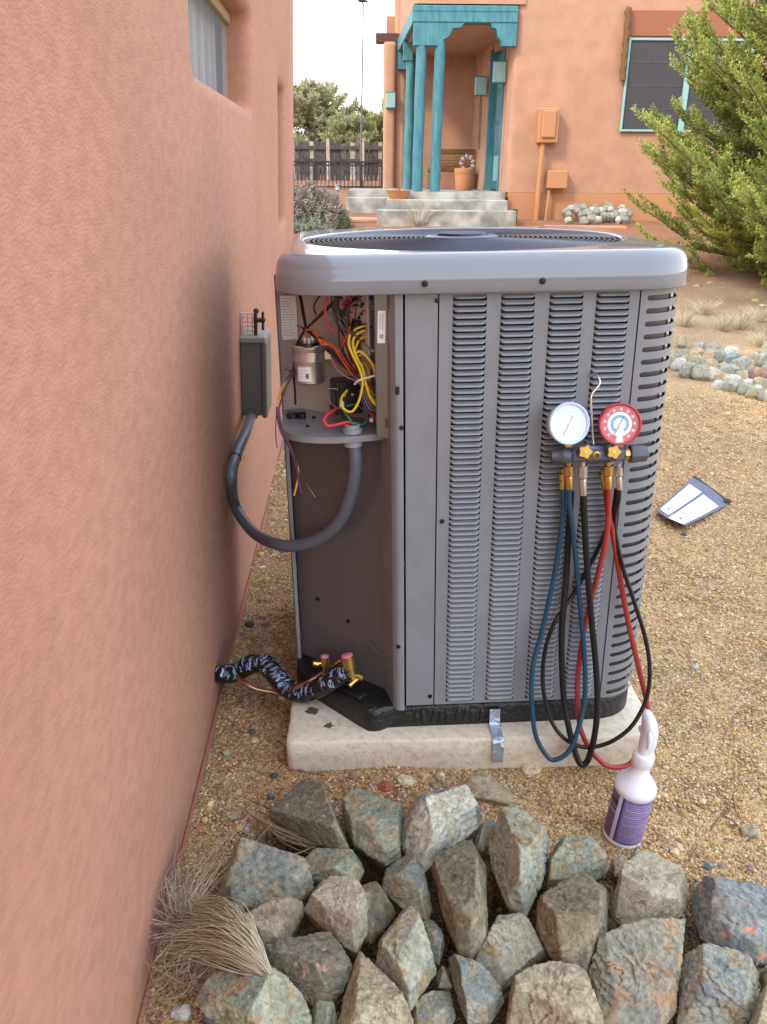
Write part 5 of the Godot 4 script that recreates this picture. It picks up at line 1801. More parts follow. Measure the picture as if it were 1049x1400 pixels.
func gauge_set():
	var t := unit_frame()
	var g := thing("manifold_gauge_set", "blue and red pressure gauges with hoses hooked on the louvred panel", "pressure gauge", t)
	var z := 0.052
	for low in [true, false]:
		var c := Vector3(0.192, 0.766, 0.055) if low else Vector3(0.295, 0.762, 0.055)
		var gg := Node3D.new()
		gg.name = numbered(g, "gauge")
		gg.transform = Transform3D(Basis(Vector3.RIGHT, -0.25) * Basis(Vector3.UP, 0.12 if low else -0.06), c)
		g.add_child(gg)
		meta(gg, "blue rimmed low pressure gauge" if low else "red rimmed high pressure gauge")
		var st := st0()
		lathe(st, Transform3D(basis_to(Vector3.BACK), Vector3.ZERO), [Vector2(0, -0.03), Vector2(0.034, -0.03), Vector2(0.039, -0.024), Vector2(0.0405, -0.004), Vector2(0.0425, -0.002), Vector2(0.0425, 0.003), Vector2(0.0405, 0.0045), Vector2(0.0372, 0.003), Vector2(0.037, -0.002)], 44)
		obj("case", st, M.gauge_white if low else M.gauge_red, gg)
		var fm := picture_mat("gauge_dial_low" if low else "gauge_dial_high", gauge_face(low), 0.5)
		st = st0(true)
		for k in 40:
			for i in [0, 2, 1]:
				var a := TAU * (k + (0 if i == 1 else 1)) / 40.0
				var v := Vector2.ZERO if i == 0 else Vector2(cos(a), sin(a))
				st.set_uv(Vector2(0.5 + v.x * 0.5, 0.5 - v.y * 0.5))
				st.add_vertex(Vector3(v.x * 0.0371, v.y * 0.0371, -0.0012))
		obj("dial", st, fm, gg)
		st = st0(true)
		bar(st, Vector3(-0.012, -0.024, 0.0006), Vector3(0.008, 0.016, 0.0006), 0.0014, 0.0008)
		obj("needle", st, M.black_smooth if not low else M.pole_grey, gg)
		put("pin", lathe_mesh([Vector2(0.0028, 0), Vector2(0.0028, 0.0018), Vector2(0, 0.002)], 12), M.white_plastic, gg, Transform3D(basis_to(Vector3.BACK), Vector3(0, 0, -0.001)))
		st = st0()
		lathe(st, Transform3D(basis_to(Vector3.BACK), Vector3(0, 0, 0.0022)), [Vector2(0.0375, 0), Vector2(0.03, 0.0008), Vector2(0.0, 0.0012)], 40)
		obj("lens", st, M.gauge_lens, gg)
		st = st0(true)
		var s := Vector3(0.196, 0.721, 0.046) if low else Vector3(0.301, 0.718, 0.046)
		box(st, at3(s.x, s.y, s.z), Vector3(0.017, 0.014, 0.014), 0.002)
		obj("stem", st, M.brass, g)
	# manifold body
	var y := Vector3(0.254, 0.696, 0.048)
	var l := Vector3(0.16, 0.696, 0.048)
	var r := Vector3(0.359, 0.69, 0.048)
	var mb := Node3D.new()
	mb.name = "manifold_body"
	g.add_child(mb)
	put_box("block", Vector3((l.x + r.x) * 0.5 - 0.002, y.y, z - 0.006), Vector3(0.118, 0.026, 0.026), 0.007, M.manifold_blue, mb)
	put_box("top_bridge", Vector3(y.x - 0.002, y.y + 0.014, z - 0.008), Vector3(0.044, 0.012, 0.02), 0.004, M.manifold_blue, mb)
	var dx := Transform3D(basis_to(Vector3.RIGHT), Vector3(r.x - 0.036, y.y, z - 0.006))
	put("right_collar", lathe_mesh([Vector2(0.012, -0.01), Vector2(0.012, 0.0)], 16), M.brass, mb, dx)
	put("right_handle", lathe_mesh([Vector2(0.010, 0.0), Vector2(0.0185, 0.001), Vector2(0.0195, 0.005), Vector2(0.0175, 0.022), Vector2(0.0165, 0.034), Vector2(0.010, 0.037), Vector2(0, 0.037)], 14), M.rubber, mb, dx)
	dx = Transform3D(basis_to(Vector3.LEFT), Vector3(l.x + 0.040, y.y, z - 0.006))
	put("left_handle", lathe_mesh([Vector2(0.010, -0.004), Vector2(0.0165, 0.0), Vector2(0.0165, 0.016), Vector2(0.0155, 0.017), Vector2(0.012, 0.034), Vector2(0.0125, 0.038), Vector2(0, 0.040)], 14), M.rubber, mb, dx)
	# star knobs
	for q in [Vector3(0.224, 0.712, 0.075), Vector3(0.282, 0.71, 0.075)]:
		var k := Node3D.new()
		k.name = numbered(g, "valve_knob")
		k.transform = Transform3D(Basis(Vector3.UP, -0.15) * Basis(Vector3.RIGHT, -0.2), q)
		g.add_child(k)
		var rims := [[], [], [], []]
		for i in 50:
			var a := TAU * i / 50.0
			var rr := 0.0150 + 0.0022 * cos(a * 5.0)
			rims[0].append(Vector3(cos(a) * rr * 0.95, sin(a) * rr * 0.95, -0.016))
			rims[1].append(Vector3(cos(a) * rr, sin(a) * rr, -0.012))
			rims[2].append(Vector3(cos(a) * rr, sin(a) * rr, -0.003))
			rims[3].append(Vector3(cos(a) * rr * 0.9, sin(a) * rr * 0.9, 0.0))
		var st := st0()
		loft(st, rims)
		for i in 50:
			tri(st, rims[3][i], rims[3][(i + 1) % 50], Vector3.ZERO)
		obj("grip", st, M.rubber, k)
		st = st0()
		for i in 50:
			var a := TAU * i / 50.0
			var b2 := TAU * (i + 1) / 50.0
			var ra := 0.0118 + 0.0017 * cos(a * 5.0)
			var rb := 0.0118 + 0.0017 * cos(b2 * 5.0)
			tri(st, Vector3(cos(a) * ra, sin(a) * ra, 0.0012), Vector3(cos(b2) * rb, sin(b2) * rb, 0.0012), Vector3(0, 0, 0.0016))
		obj("face", st, M.knob_gold, k)
		put("screw", lathe_mesh([Vector2(0.003, 0), Vector2(0.003, 0.0012), Vector2(0, 0.0016)], 12), M.chrome, k, Transform3D(basis_to(Vector3.BACK), Vector3(0, 0, 0.0015)))
	put("sight_glass", lathe_mesh([Vector2(0.0085, 0), Vector2(0.0085, 0.005), Vector2(0.0055, 0.0055), Vector2(0.005, 0.001), Vector2(0, 0.001)], 18), M.brass, g, Transform3D(basis_to(Vector3.BACK), Vector3(0.251, 0.7, 0.058)))
	# hanging hook
	wire("hook", [Vector3(0.247, 0.719, 0.047), Vector3(0.245, 0.737, 0.045), Vector3(0.24, 0.775, 0.044), Vector3(0.236, 0.808, 0.042), Vector3(0.238, 0.822, 0.04), Vector3(0.249, 0.834, 0.036), Vector3(0.254, 0.844, 0.032), Vector3(0.251, 0.853, 0.022), Vector3(0.247, 0.856, 0.012), Vector3(0.242, 0.849, 0.004)], 0.0026, M.chrome, g, 8)
	# hose ends
	for q in [[770, 648, 769, 668, 0.0078, "brass", 0.03], [777, 640, 779, 668, 0.0088, "brass", 0.042], [798, 640, 797, 676, 0.0088, "chrome", 0.046], [825, 640, 829, 668, 0.0078, "brass", 0.03], [833, 638, 832, 667, 0.0088, "brass", 0.046], [846, 640, 847, 669, 0.0066, "chrome", 0.042]]:
		pass
	var ends := [[Vector3(0.193, 0.655, 0.034), Vector3(0.195, 0.62, 0.034), 0.0078, M.brass], [Vector3(0.199, 0.676, 0.048), Vector3(0.206, 0.624, 0.046), 0.0086, M.brass], [Vector3(0.228, 0.676, 0.05), Vector3(0.234, 0.611, 0.05), 0.0086, M.chrome], [Vector3(0.276, 0.653, 0.034), Vector3(0.285, 0.617, 0.034), 0.0078, M.brass], [Vector3(0.281, 0.674, 0.05), Vector3(0.286, 0.624, 0.05), 0.0086, M.brass], [Vector3(0.304, 0.669, 0.046), Vector3(0.311, 0.619, 0.046), 0.0066, M.chrome]]
	for q in ends:
		var a: Vector3 = q[0]
		var b: Vector3 = q[1]
		var d := a.distance_to(b)
		var rr: float = q[2]
		put("hose_coupling", lathe_mesh([Vector2(0, -0.008), Vector2(rr * 0.6, -0.008), Vector2(rr * 0.6, 0), Vector2(rr * 1.15, 0.001), Vector2(rr * 1.2, d * 0.4), Vector2(rr * 0.85, d * 0.46), Vector2(rr * 0.95, d * 0.52), Vector2(rr * 0.95, d), Vector2(0, d)], 12), q[3], g, Transform3D(basis_to(b - a), a))
	wire("blue_hose", [Vector3(0.205, 0.63, 0.046), Vector3(0.208, 0.588, 0.046), Vector3(0.222, 0.514, 0.046), Vector3(0.246, 0.369, 0.045), Vector3(0.267, 0.222, 0.052), Vector3(0.272, 0.125, 0.066), Vector3(0.26, 0.055, 0.082), Vector3(0.239, -0.001, 0.095), Vector3(0.211, -0.024, 0.098), Vector3(0.19, -0.021, 0.092), Vector3(0.162, 0.03, 0.08), Vector3(0.151, 0.112, 0.064), Vector3(0.152, 0.199, 0.05), Vector3(0.17, 0.28, 0.038), Vector3(0.19, 0.416, 0.034), Vector3(0.198, 0.532, 0.034), Vector3(0.198, 0.583, 0.034), Vector3(0.194, 0.626, 0.034)], 0.0056, M.hose_blue, g, 12, 8)
	wire("black_hose", [Vector3(0.234, 0.618, 0.05), Vector3(0.237, 0.588, 0.05), Vector3(0.252, 0.469, 0.052), Vector3(0.273, 0.325, 0.056), Vector3(0.291, 0.203, 0.066), Vector3(0.298, 0.108, 0.082), Vector3(0.293, 0.036, 0.096), Vector3(0.281, -0.023, 0.104), Vector3(0.266, -0.037, 0.104), Vector3(0.252, -0.009, 0.094), Vector3(0.236, 0.054, 0.078), Vector3(0.224, 0.125, 0.062), Vector3(0.214, 0.27, 0.044), Vector3(0.219, 0.411, 0.026), Vector3(0.218, 0.527, 0.02), Vector3(0.217, 0.607, 0.02)], 0.0072, M.hose_black, g, 12, 8)
	wire("red_hose", [Vector3(0.285, 0.631, 0.05), Vector3(0.289, 0.603, 0.05), Vector3(0.292, 0.512, 0.048), Vector3(0.285, 0.411, 0.036), Vector3(0.28, 0.346, 0.022), Vector3(0.27, 0.276, 0.026), Vector3(0.263, 0.205, 0.034), Vector3(0.26, 0.137, 0.044), Vector3(0.267, 0.043, 0.066), Vector3(0.291, -0.009, 0.088), Vector3(0.326, -0.045, 0.1), Vector3(0.365, -0.048, 0.104), Vector3(0.392, -0.03, 0.1), Vector3(0.419, 0.023, 0.085), Vector3(0.423, 0.077, 0.07), Vector3(0.402, 0.163, 0.052), Vector3(0.368, 0.285, 0.036), Vector3(0.334, 0.418, 0.032), Vector3(0.307, 0.528, 0.034), Vector3(0.292, 0.58, 0.034), Vector3(0.285, 0.623, 0.034)], 0.0060, M.hose_red, g, 12, 8)
	wire("black_hose", [Vector3(0.31, 0.625, 0.046), Vector3(0.311, 0.594, 0.046), Vector3(0.309, 0.559, 0.04), Vector3(0.314, 0.521, 0.034), Vector3(0.337, 0.437, 0.042), Vector3(0.369, 0.352, 0.05), Vector3(0.397, 0.272, 0.06), Vector3(0.412, 0.2, 0.07), Vector3(0.41, 0.13, 0.082), Vector3(0.385, 0.067, 0.092), Vector3(0.35, 0.029, 0.096), Vector3(0.308, 0.002, 0.09), Vector3(0.264, -0.001, 0.084), Vector3(0.222, 0.026, 0.078), Vector3(0.193, 0.075, 0.066), Vector3(0.177, 0.156, 0.05), Vector3(0.181, 0.239, 0.04), Vector3(0.201, 0.306, 0.034), Vector3(0.245, 0.368, 0.016), Vector3(0.287, 0.464, 0.014), Vector3(0.3, 0.51, 0.016), Vector3(0.311, 0.557, 0.02), Vector3(0.312, 0.612, 0.024)], 0.0048, M.hose_black, g, 12, 8)


# ---------------------------------------------------------------- spray bottle
func spray_bottle():
	var p := Vector3(0.514, 0, -1.373)
	var b := thing("spray_bottle", "white spray bottle with purple label standing before the pad", "spray bottle", Transform3D(Basis(Vector3.BACK, -0.085) * Basis(Vector3.RIGHT, 0.02), p))
	var r := 0.041
	put("body", lathe_mesh([Vector2(0, 0.002), Vector2(r * 0.9, 0.0), Vector2(r * 0.99, 0.003), Vector2(r * 1.02, 0.007), Vector2(r * 1.02, 0.010), Vector2(r * 0.985, 0.012), Vector2(r * 0.985, 0.128), Vector2(r * 1.03, 0.130), Vector2(r * 1.05, 0.134), Vector2(r * 1.05, 0.138), Vector2(r * 1.03, 0.142), Vector2(r * 0.98, 0.146), Vector2(r * 0.78, 0.157), Vector2(r * 0.55, 0.170), Vector2(r * 0.42, 0.182), Vector2(r * 0.36, 0.196), Vector2(r * 0.36, 0.21)], 48), M.bottle_white, b)
	# printed sleeve
	var W := 512
	var H := 192
	var im := Image.create(W, H, false, Image.FORMAT_RGB8)
	var rg := RandomNumberGenerator.new()
	rg.seed = 3
	for yy in H:
		for xx in W:
			var c := Color(0.50, 0.42, 0.60)
			if xx < 150:
				c = Color(0.42, 0.32, 0.50)
			elif xx < 168:
				c = Color(0.80, 0.79, 0.88)
			elif xx < 176 or xx > 352 and xx < 366:
				c = Color(0.20, 0.15, 0.36)
			elif xx > 366 and xx < 380:
				c = Color(0.80, 0.79, 0.88)
			im.set_pixel(xx, yy, c)
	im.fill_rect(Rect2i(0, 26, 150, 44), Color(0.16, 0.11, 0.26))
	im.fill_rect(Rect2i(0, 74, 150, 4), Color(0.80, 0.76, 0.86))
	im.fill_rect(Rect2i(0, 82, 150, 3), Color(0.62, 0.45, 0.42))
	for k in 2:
		var x := 96
		while x < 146:
			var l := rg.randi_range(5, 9)
			im.fill_rect(Rect2i(x, 50 + k * 9, l, 4), Color(0.72, 0.68, 0.82))
			x += l + 3
	for k in 19:
		var y := 14 + k * 9
		if k in [3, 6, 10, 15]:
			im.fill_rect(Rect2i(186, y, rg.randi_range(70, 150), 3), Color(0.80, 0.76, 0.88))
			continue
		var x := 186
		while x < 340 - rg.randi_range(0, 30):
			var l := rg.randi_range(3, 11)
			im.fill_rect(Rect2i(x, y, l, 4), Color(0.70, 0.64, 0.80))
			x += l + 3
	var st := st0()
	for k in 64:
		var vs := [[k, 0.0135, 1.0], [k + 1, 0.0135, 1.0], [k + 1, 0.1265, 0.0], [k, 0.1265, 0.0]]
		for i in [0, 2, 1, 0, 3, 2]:
			var v: Array = vs[i]
			var a: float = PI * 1.42 - TAU * v[0] / 64.0
			st.set_uv(Vector2(float(v[0]) / 64.0, v[2]))
			st.add_vertex(Vector3(cos(a) * r * 0.9875, v[1], sin(a) * r * 0.9875))
	obj("label", st, picture_mat("bottle_label", im, 0.4), b)
	# ribbed cap
	var loops := []
	for s in [[0.0185, 0.193], [0.0205, 0.196], [0.0205, 0.219], [0.0185, 0.222], [0.012, 0.223]]:
		var l := []
		for i in 72:
			var a := -TAU * i / 72.0
			var rr: float = s[0] + (0.0012 if i % 3 == 0 else 0.0)
			l.append(Vector3(cos(a) * rr, s[1], sin(a) * rr))
		loops.append(l)
	st = st0()
	loft(st, loops)
	obj("cap", st, M.bottle_white, b)
	# spray head: body leaning back, nozzle away from the viewer, trigger towards the front
	st = st0()
	loops = []
	for s in [[0.222, 0.013, 0.013, 0.0, 0.0], [0.235, 0.0155, 0.016, 0.001, -0.001], [0.25, 0.0155, 0.020, 0.003, -0.004], [0.265, 0.015, 0.024, 0.003, -0.008], [0.28, 0.0145, 0.027, 0.002, -0.012], [0.292, 0.0125, 0.026, 0.0, -0.016], [0.300, 0.0085, 0.020, -0.001, -0.020], [0.303, 0.003, 0.010, -0.001, -0.022], [0.3032, 0.0001, 0.0003, -0.001, -0.022]]:
		var l := []
		for i in 24:
			var a := -TAU * i / 24.0
			var cx := cos(a)
			var cz := sin(a)
			l.append(Vector3(s[3] + s[1] * signf(cx) * pow(absf(cx), 0.75), s[0], s[4] + s[2] * signf(cz) * pow(absf(cz), 0.85)))
		loops.append(l)
	loft(st, loops)
	obj("spray_head", st, M.bottle_white, b)
	st = st0()
	tube(st, [Vector3(0, 0.254, -0.015), Vector3(0, 0.252, -0.042)], [0.0085, 0.0075], 14)
	obj("nozzle", st, M.bottle_white, b)
	st = st0()
	tube(st, smooth_path([Vector3(-0.004, 0.284, 0.002), Vector3(-0.004, 0.274, 0.0135), Vector3(-0.003, 0.260, 0.0165), Vector3(-0.002, 0.244, 0.0155)], 4), [0.003, 0.004, 0.0045, 0.005, 0.005, 0.005, 0.005, 0.0048, 0.0045, 0.004, 0.0036, 0.003, 0.0026], 10)
	obj("trigger", st, M.bottle_white, b)


# ---------------------------------------------------------------- folder on the gravel
func folder():
	var a := Vector3(1.137, -0, -3.196)
	var b := Vector3(1.445, -0.001, -3.638)
	var c := Vector3(1.482, -0.001, -3.298)
	var d := Vector3(1.193, -0, -3.007)
	var f := thing("document_folder", "open dark vinyl folder with two white sheets lying on gravel", "folder")
	var N := 14
	var at := func(u: float, v: float, up: float) -> Vector3:
		var p := a.lerp(d, v).lerp(b.lerp(c, v), u)
		var lift := 0.010 + 0.016 * pow(1.0 - u, 2.0) * (0.4 + 0.6 * v) + 0.008 * sin(v * 3.0)
		var bulge := (1.0 - u) * sin(v * PI) * 0.03
		return p + Vector3(-bulge * 0.7, lift + up, bulge * 0.7)
	var st := st0()
	for q in [0.0, 0.0022]:
		for i in N:
			for j in N:
				quad(st, at.call(i / float(N), j / float(N), q), at.call((i + 1.0) / N, j / float(N), q), at.call((i + 1.0) / N, (j + 1.0) / N, q), at.call(i / float(N), (j + 1.0) / N, q))
	obj("cover", st, M.folder_vinyl, f)
	var im := Image.create(64, 128, false, Image.FORMAT_RGB8)
	im.fill(Color(0.94, 0.95, 0.96))
	rng.seed = 6
	for k in 16:
		var x := 10
		while x < rng.randi_range(30, 58):
			var l := rng.randi_range(2, 7)
			im.fill_rect(Rect2i(x, 10 + k * 7, l, 2), Color(0.72, 0.80, 0.80))
			x += l + 2
	im.fill_rect(Rect2i(28, 108, 9, 6), Color(0.2, 0.2, 0.22))
	picture_mat("sheet_print", im, 0.7)
	for q in [[0.05, 0.80, 0.08, 0.46], [0.0, 0.78, 0.53, 0.95]]:
		st = st0()
		for i in 10:
			for j in 6:
				var vs := [[i, j], [i + 1, j], [i + 1, j + 1], [i, j + 1]]
				for k in [0, 2, 1, 0, 3, 2]:
					var s: Array = vs[k]
					st.set_uv(Vector2(s[1] / 6.0, 1.0 - s[0] / 10.0))
					st.add_vertex(at.call(lerpf(q[0], q[1], s[0] / 10.0), lerpf(q[2], q[3], s[1] / 6.0), 0.0045))
		obj("sheet", st, M.sheet_print, f)
	st = st0(true)
	bar(st, at.call(0.995, 0.02, 0.004), at.call(0.995, 0.98, 0.004), 0.012, 0.012, 0.003)
	obj("spine_bar", st, M.black_smooth, f)
	st = st0(true)
	bar(st, at.call(0.98, 0.93, 0.008), at.call(0.98, 1.0, 0.008), 0.03, 0.006, 0.002)
	obj("clip", st, M.black_smooth, f)


# ---------------------------------------------------------------- rocks
func rock_mesh(poly: Array, base_y: float, height: float, sd: int, pal: Array, n: int, rough: float, lean := 0.22) -> Array:
	# broken stone: the outline's edges, a few tilted top faces and a base cut a solid; noise roughens its faces
	var r := RandomNumberGenerator.new()
	r.seed = sd
	var hull := Geometry2D.convex_hull(PackedVector2Array(poly))
	var cen := Vector2.ZERO
	for i in hull.size() - 1:
		cen += hull[i]
	cen /= hull.size() - 1.0
	for i in hull.size():
		hull[i] = cen + (hull[i] - cen) * 1.07
	var size := 0.0
	for p in hull:
		size = maxf(size, p.distance_to(cen))
	var c := Vector3(cen.x, base_y, cen.y)
	var ns := []
	var ds := []
	var mixv := []
	for i in hull.size() - 1:
		var a := hull[i]
		var b := hull[i + 1]
		if a.distance_to(b) < size * 0.12:
			continue
		var out := Vector2(b.y - a.y, a.x - b.x).normalized()
		if out.dot(a - cen) < 0.0:
			out = -out
		var t := r.randf_range(0.0, 0.5)
		var nn := Vector3(out.x * cos(t), sin(t), out.y * cos(t))
		ns.append(nn)
		ds.append(nn.dot(Vector3(a.x, base_y, a.y) - c))
		mixv.append(r.randf_range(0.0, 1.0))
		# undercut below the widest outline
		t = -r.randf_range(0.25, 0.55)
		nn = Vector3(out.x * cos(t), sin(t), out.y * cos(t))
		ns.append(nn)
		ds.append(nn.dot(Vector3(a.x, base_y, a.y) - c))
		mixv.append(r.randf_range(0.0, 1.0))
	var up := height - base_y
	var tilt := r.randf_range(0.12, 0.38)
	var az := r.randf() * TAU
	ns.append(Vector3(cos(az) * sin(tilt), cos(tilt), sin(az) * sin(tilt)))
	ds.append(up * 0.92)
	mixv.append(r.randf_range(0.0, 0.3))
	for k in 2 + r.randi() % 3:
		tilt = r.randf_range(0.3, 0.8)
		az += r.randf_range(1.2, 2.4)
		ns.append(Vector3(cos(az) * sin(tilt), cos(tilt), sin(az) * sin(tilt)))
		ds.append(lerpf(up, size, 0.35) * r.randf_range(0.75, 1.0))
		mixv.append(r.randf_range(0.0, 1.0))
	ns.append(Vector3.DOWN)
	ds.append(base_y + 0.10)
	mixv.append(0.5)
	fn.noise_type = FastNoiseLite.TYPE_SIMPLEX_SMOOTH
	fn.fractal_type = FastNoiseLite.FRACTAL_FBM
	fn.seed = sd
	fn.fractal_octaves = 5
	fn.fractal_gain = 0.55
	fn.frequency = 1.0
	var st := st0()
	var strat := Vector3(r.randf_range(-1, 1), r.randf_range(0.3, 1.2), r.randf_range(-1, 1)).normalized()
	var off := Vector3(r.randf(), r.randf(), r.randf()) * 50.0
	var idx := 0
	for f in 6:
		var ax := f / 2
		var sg := 1.0 if f % 2 == 0 else -1.0
		for j in n + 1:
			for i in n + 1:
				var u := tan((2.0 * i / n - 1.0) * 0.7853981)
				var v := tan((2.0 * j / n - 1.0) * 0.7853981)
				var d := Vector3(sg, u, v) if ax == 0 else (Vector3(v, sg, u) if ax == 1 else Vector3(u, v, sg))
				d = d.normalized()
				var t := 1e9
				var t2 := 1e9
				var w := 0
				for k in ns.size():
					var q: float = d.dot(ns[k])
					if q > 0.0001:
						var e: float = ds[k] / q
						if e < t:
							t2 = t
							t = e
							w = k
						elif e < t2:
							t2 = e
				# edges worn a little
				var g := size * 0.010
				t -= maxf(g - (t2 - t), 0.0) * maxf(g - (t2 - t), 0.0) / (4.0 * g)
				var p := d * t
				var big := fn.get_noise_3dv(p * 16.0 + off)
				var fine := fn.get_noise_3dv(p * 70.0 + off)
				var band := fn.get_noise_1d(p.dot(strat) * 90.0 + big * 3.0)
				var ter := p.dot(strat) * 55.0 + big * 1.5
				ter = (ter - floorf(ter)) * smoothstep(-0.2, 0.3, fn.get_noise_3dv(p * 12.0 - off))
				p += d * rough * size * -0.04 * ter
				p += d * rough * size * (0.018 * big + 0.016 * fine + 0.016 * absf(band))
				var m: float = mixv[w]
				var hue := fn.get_noise_3dv(p * 22.0 - off)
				var col: Color = pal[0].lerp(pal[1], clampf(m * 1.1 + hue * 0.9 - 0.05, 0.0, 1.0))
				col = col.lerp(pal[2], clampf((fn.get_noise_3dv(p * 24.0 + off * 2.0) - 0.06) * 3.0, 0.0, 1.0) * 0.9)
				# fine dark fissures along the bedding
				var crack := absf(fn.get_noise_3dv(p * 30.0 + strat * p.dot(strat) * 60.0 + off))
				col = col * (1.0 - 0.4 * clampf(1.0 - crack * 16.0, 0.0, 1.0))
				col = col * (1.0 + 0.35 * fine + 0.3 * band)
				if pal.size() > 3:
					var spot := fn.get_noise_3dv(p * 26.0 + off * 3.0)
					col = col.lerp(pal[3], clampf((spot - 0.36) * 12.0, 0.0, 1.0) * 0.85)
				st.set_color(col * 1.2)
				st.add_vertex(p)
		for j in n:
			for i in n:
				var a := idx + j * (n + 1) + i
				if sg > 0.0:
					for q in [a, a + n + 1, a + n + 2, a, a + n + 2, a + 1]:
						st.add_index(q)
				else:
					for q in [a, a + n + 2, a + n + 1, a, a + 1, a + n + 2]:
						st.add_index(q)
		idx += (n + 1) * (n + 1)
	return [done(st), c]


func palettes() -> Dictionary:
	return {
		"green": [Color(0.195, 0.212, 0.16), Color(0.345, 0.335, 0.235), Color(0.30, 0.205, 0.095)],
		"brown": [Color(0.17, 0.14, 0.085), Color(0.27, 0.225, 0.145), Color(0.12, 0.11, 0.085)],
		"dark": [Color(0.155, 0.14, 0.10), Color(0.26, 0.24, 0.175), Color(0.19, 0.14, 0.085), Color(0.45, 0.25, 0.16)],
		"tan": [Color(0.40, 0.335, 0.22), Color(0.31, 0.26, 0.17), Color(0.25, 0.185, 0.11)],
		"pale": [Color(0.47, 0.44, 0.35), Color(0.145, 0.158, 0.165), Color(0.40, 0.35, 0.24)],
		"blue": [Color(0.165, 0.172, 0.15), Color(0.31, 0.295, 0.22), Color(0.27, 0.20, 0.11)],
		"lichen": [Color(0.165, 0.182, 0.185), Color(0.27, 0.275, 0.24), Color(0.20, 0.20, 0.18), Color(0.60, 0.22, 0.12)],
		"ochre": [Color(0.34, 0.32, 0.235), Color(0.255, 0.265, 0.215), Color(0.29, 0.215, 0.095)],
		"speckled": [Color(0.39, 0.34, 0.24), Color(0.34, 0.29, 0.20), Color(0.26, 0.21, 0.14)],
		"rust": [Color(0.23, 0.23, 0.18), Color(0.33, 0.27, 0.18), Color(0.37, 0.225, 0.11)],
		"rose": [Color(0.32, 0.275, 0.195), Color(0.40, 0.345, 0.25), Color(0.29, 0.22, 0.15)],
		"grey": [Color(0.195, 0.21, 0.19), Color(0.36, 0.345, 0.275), Color(0.30, 0.225, 0.13)],
	}


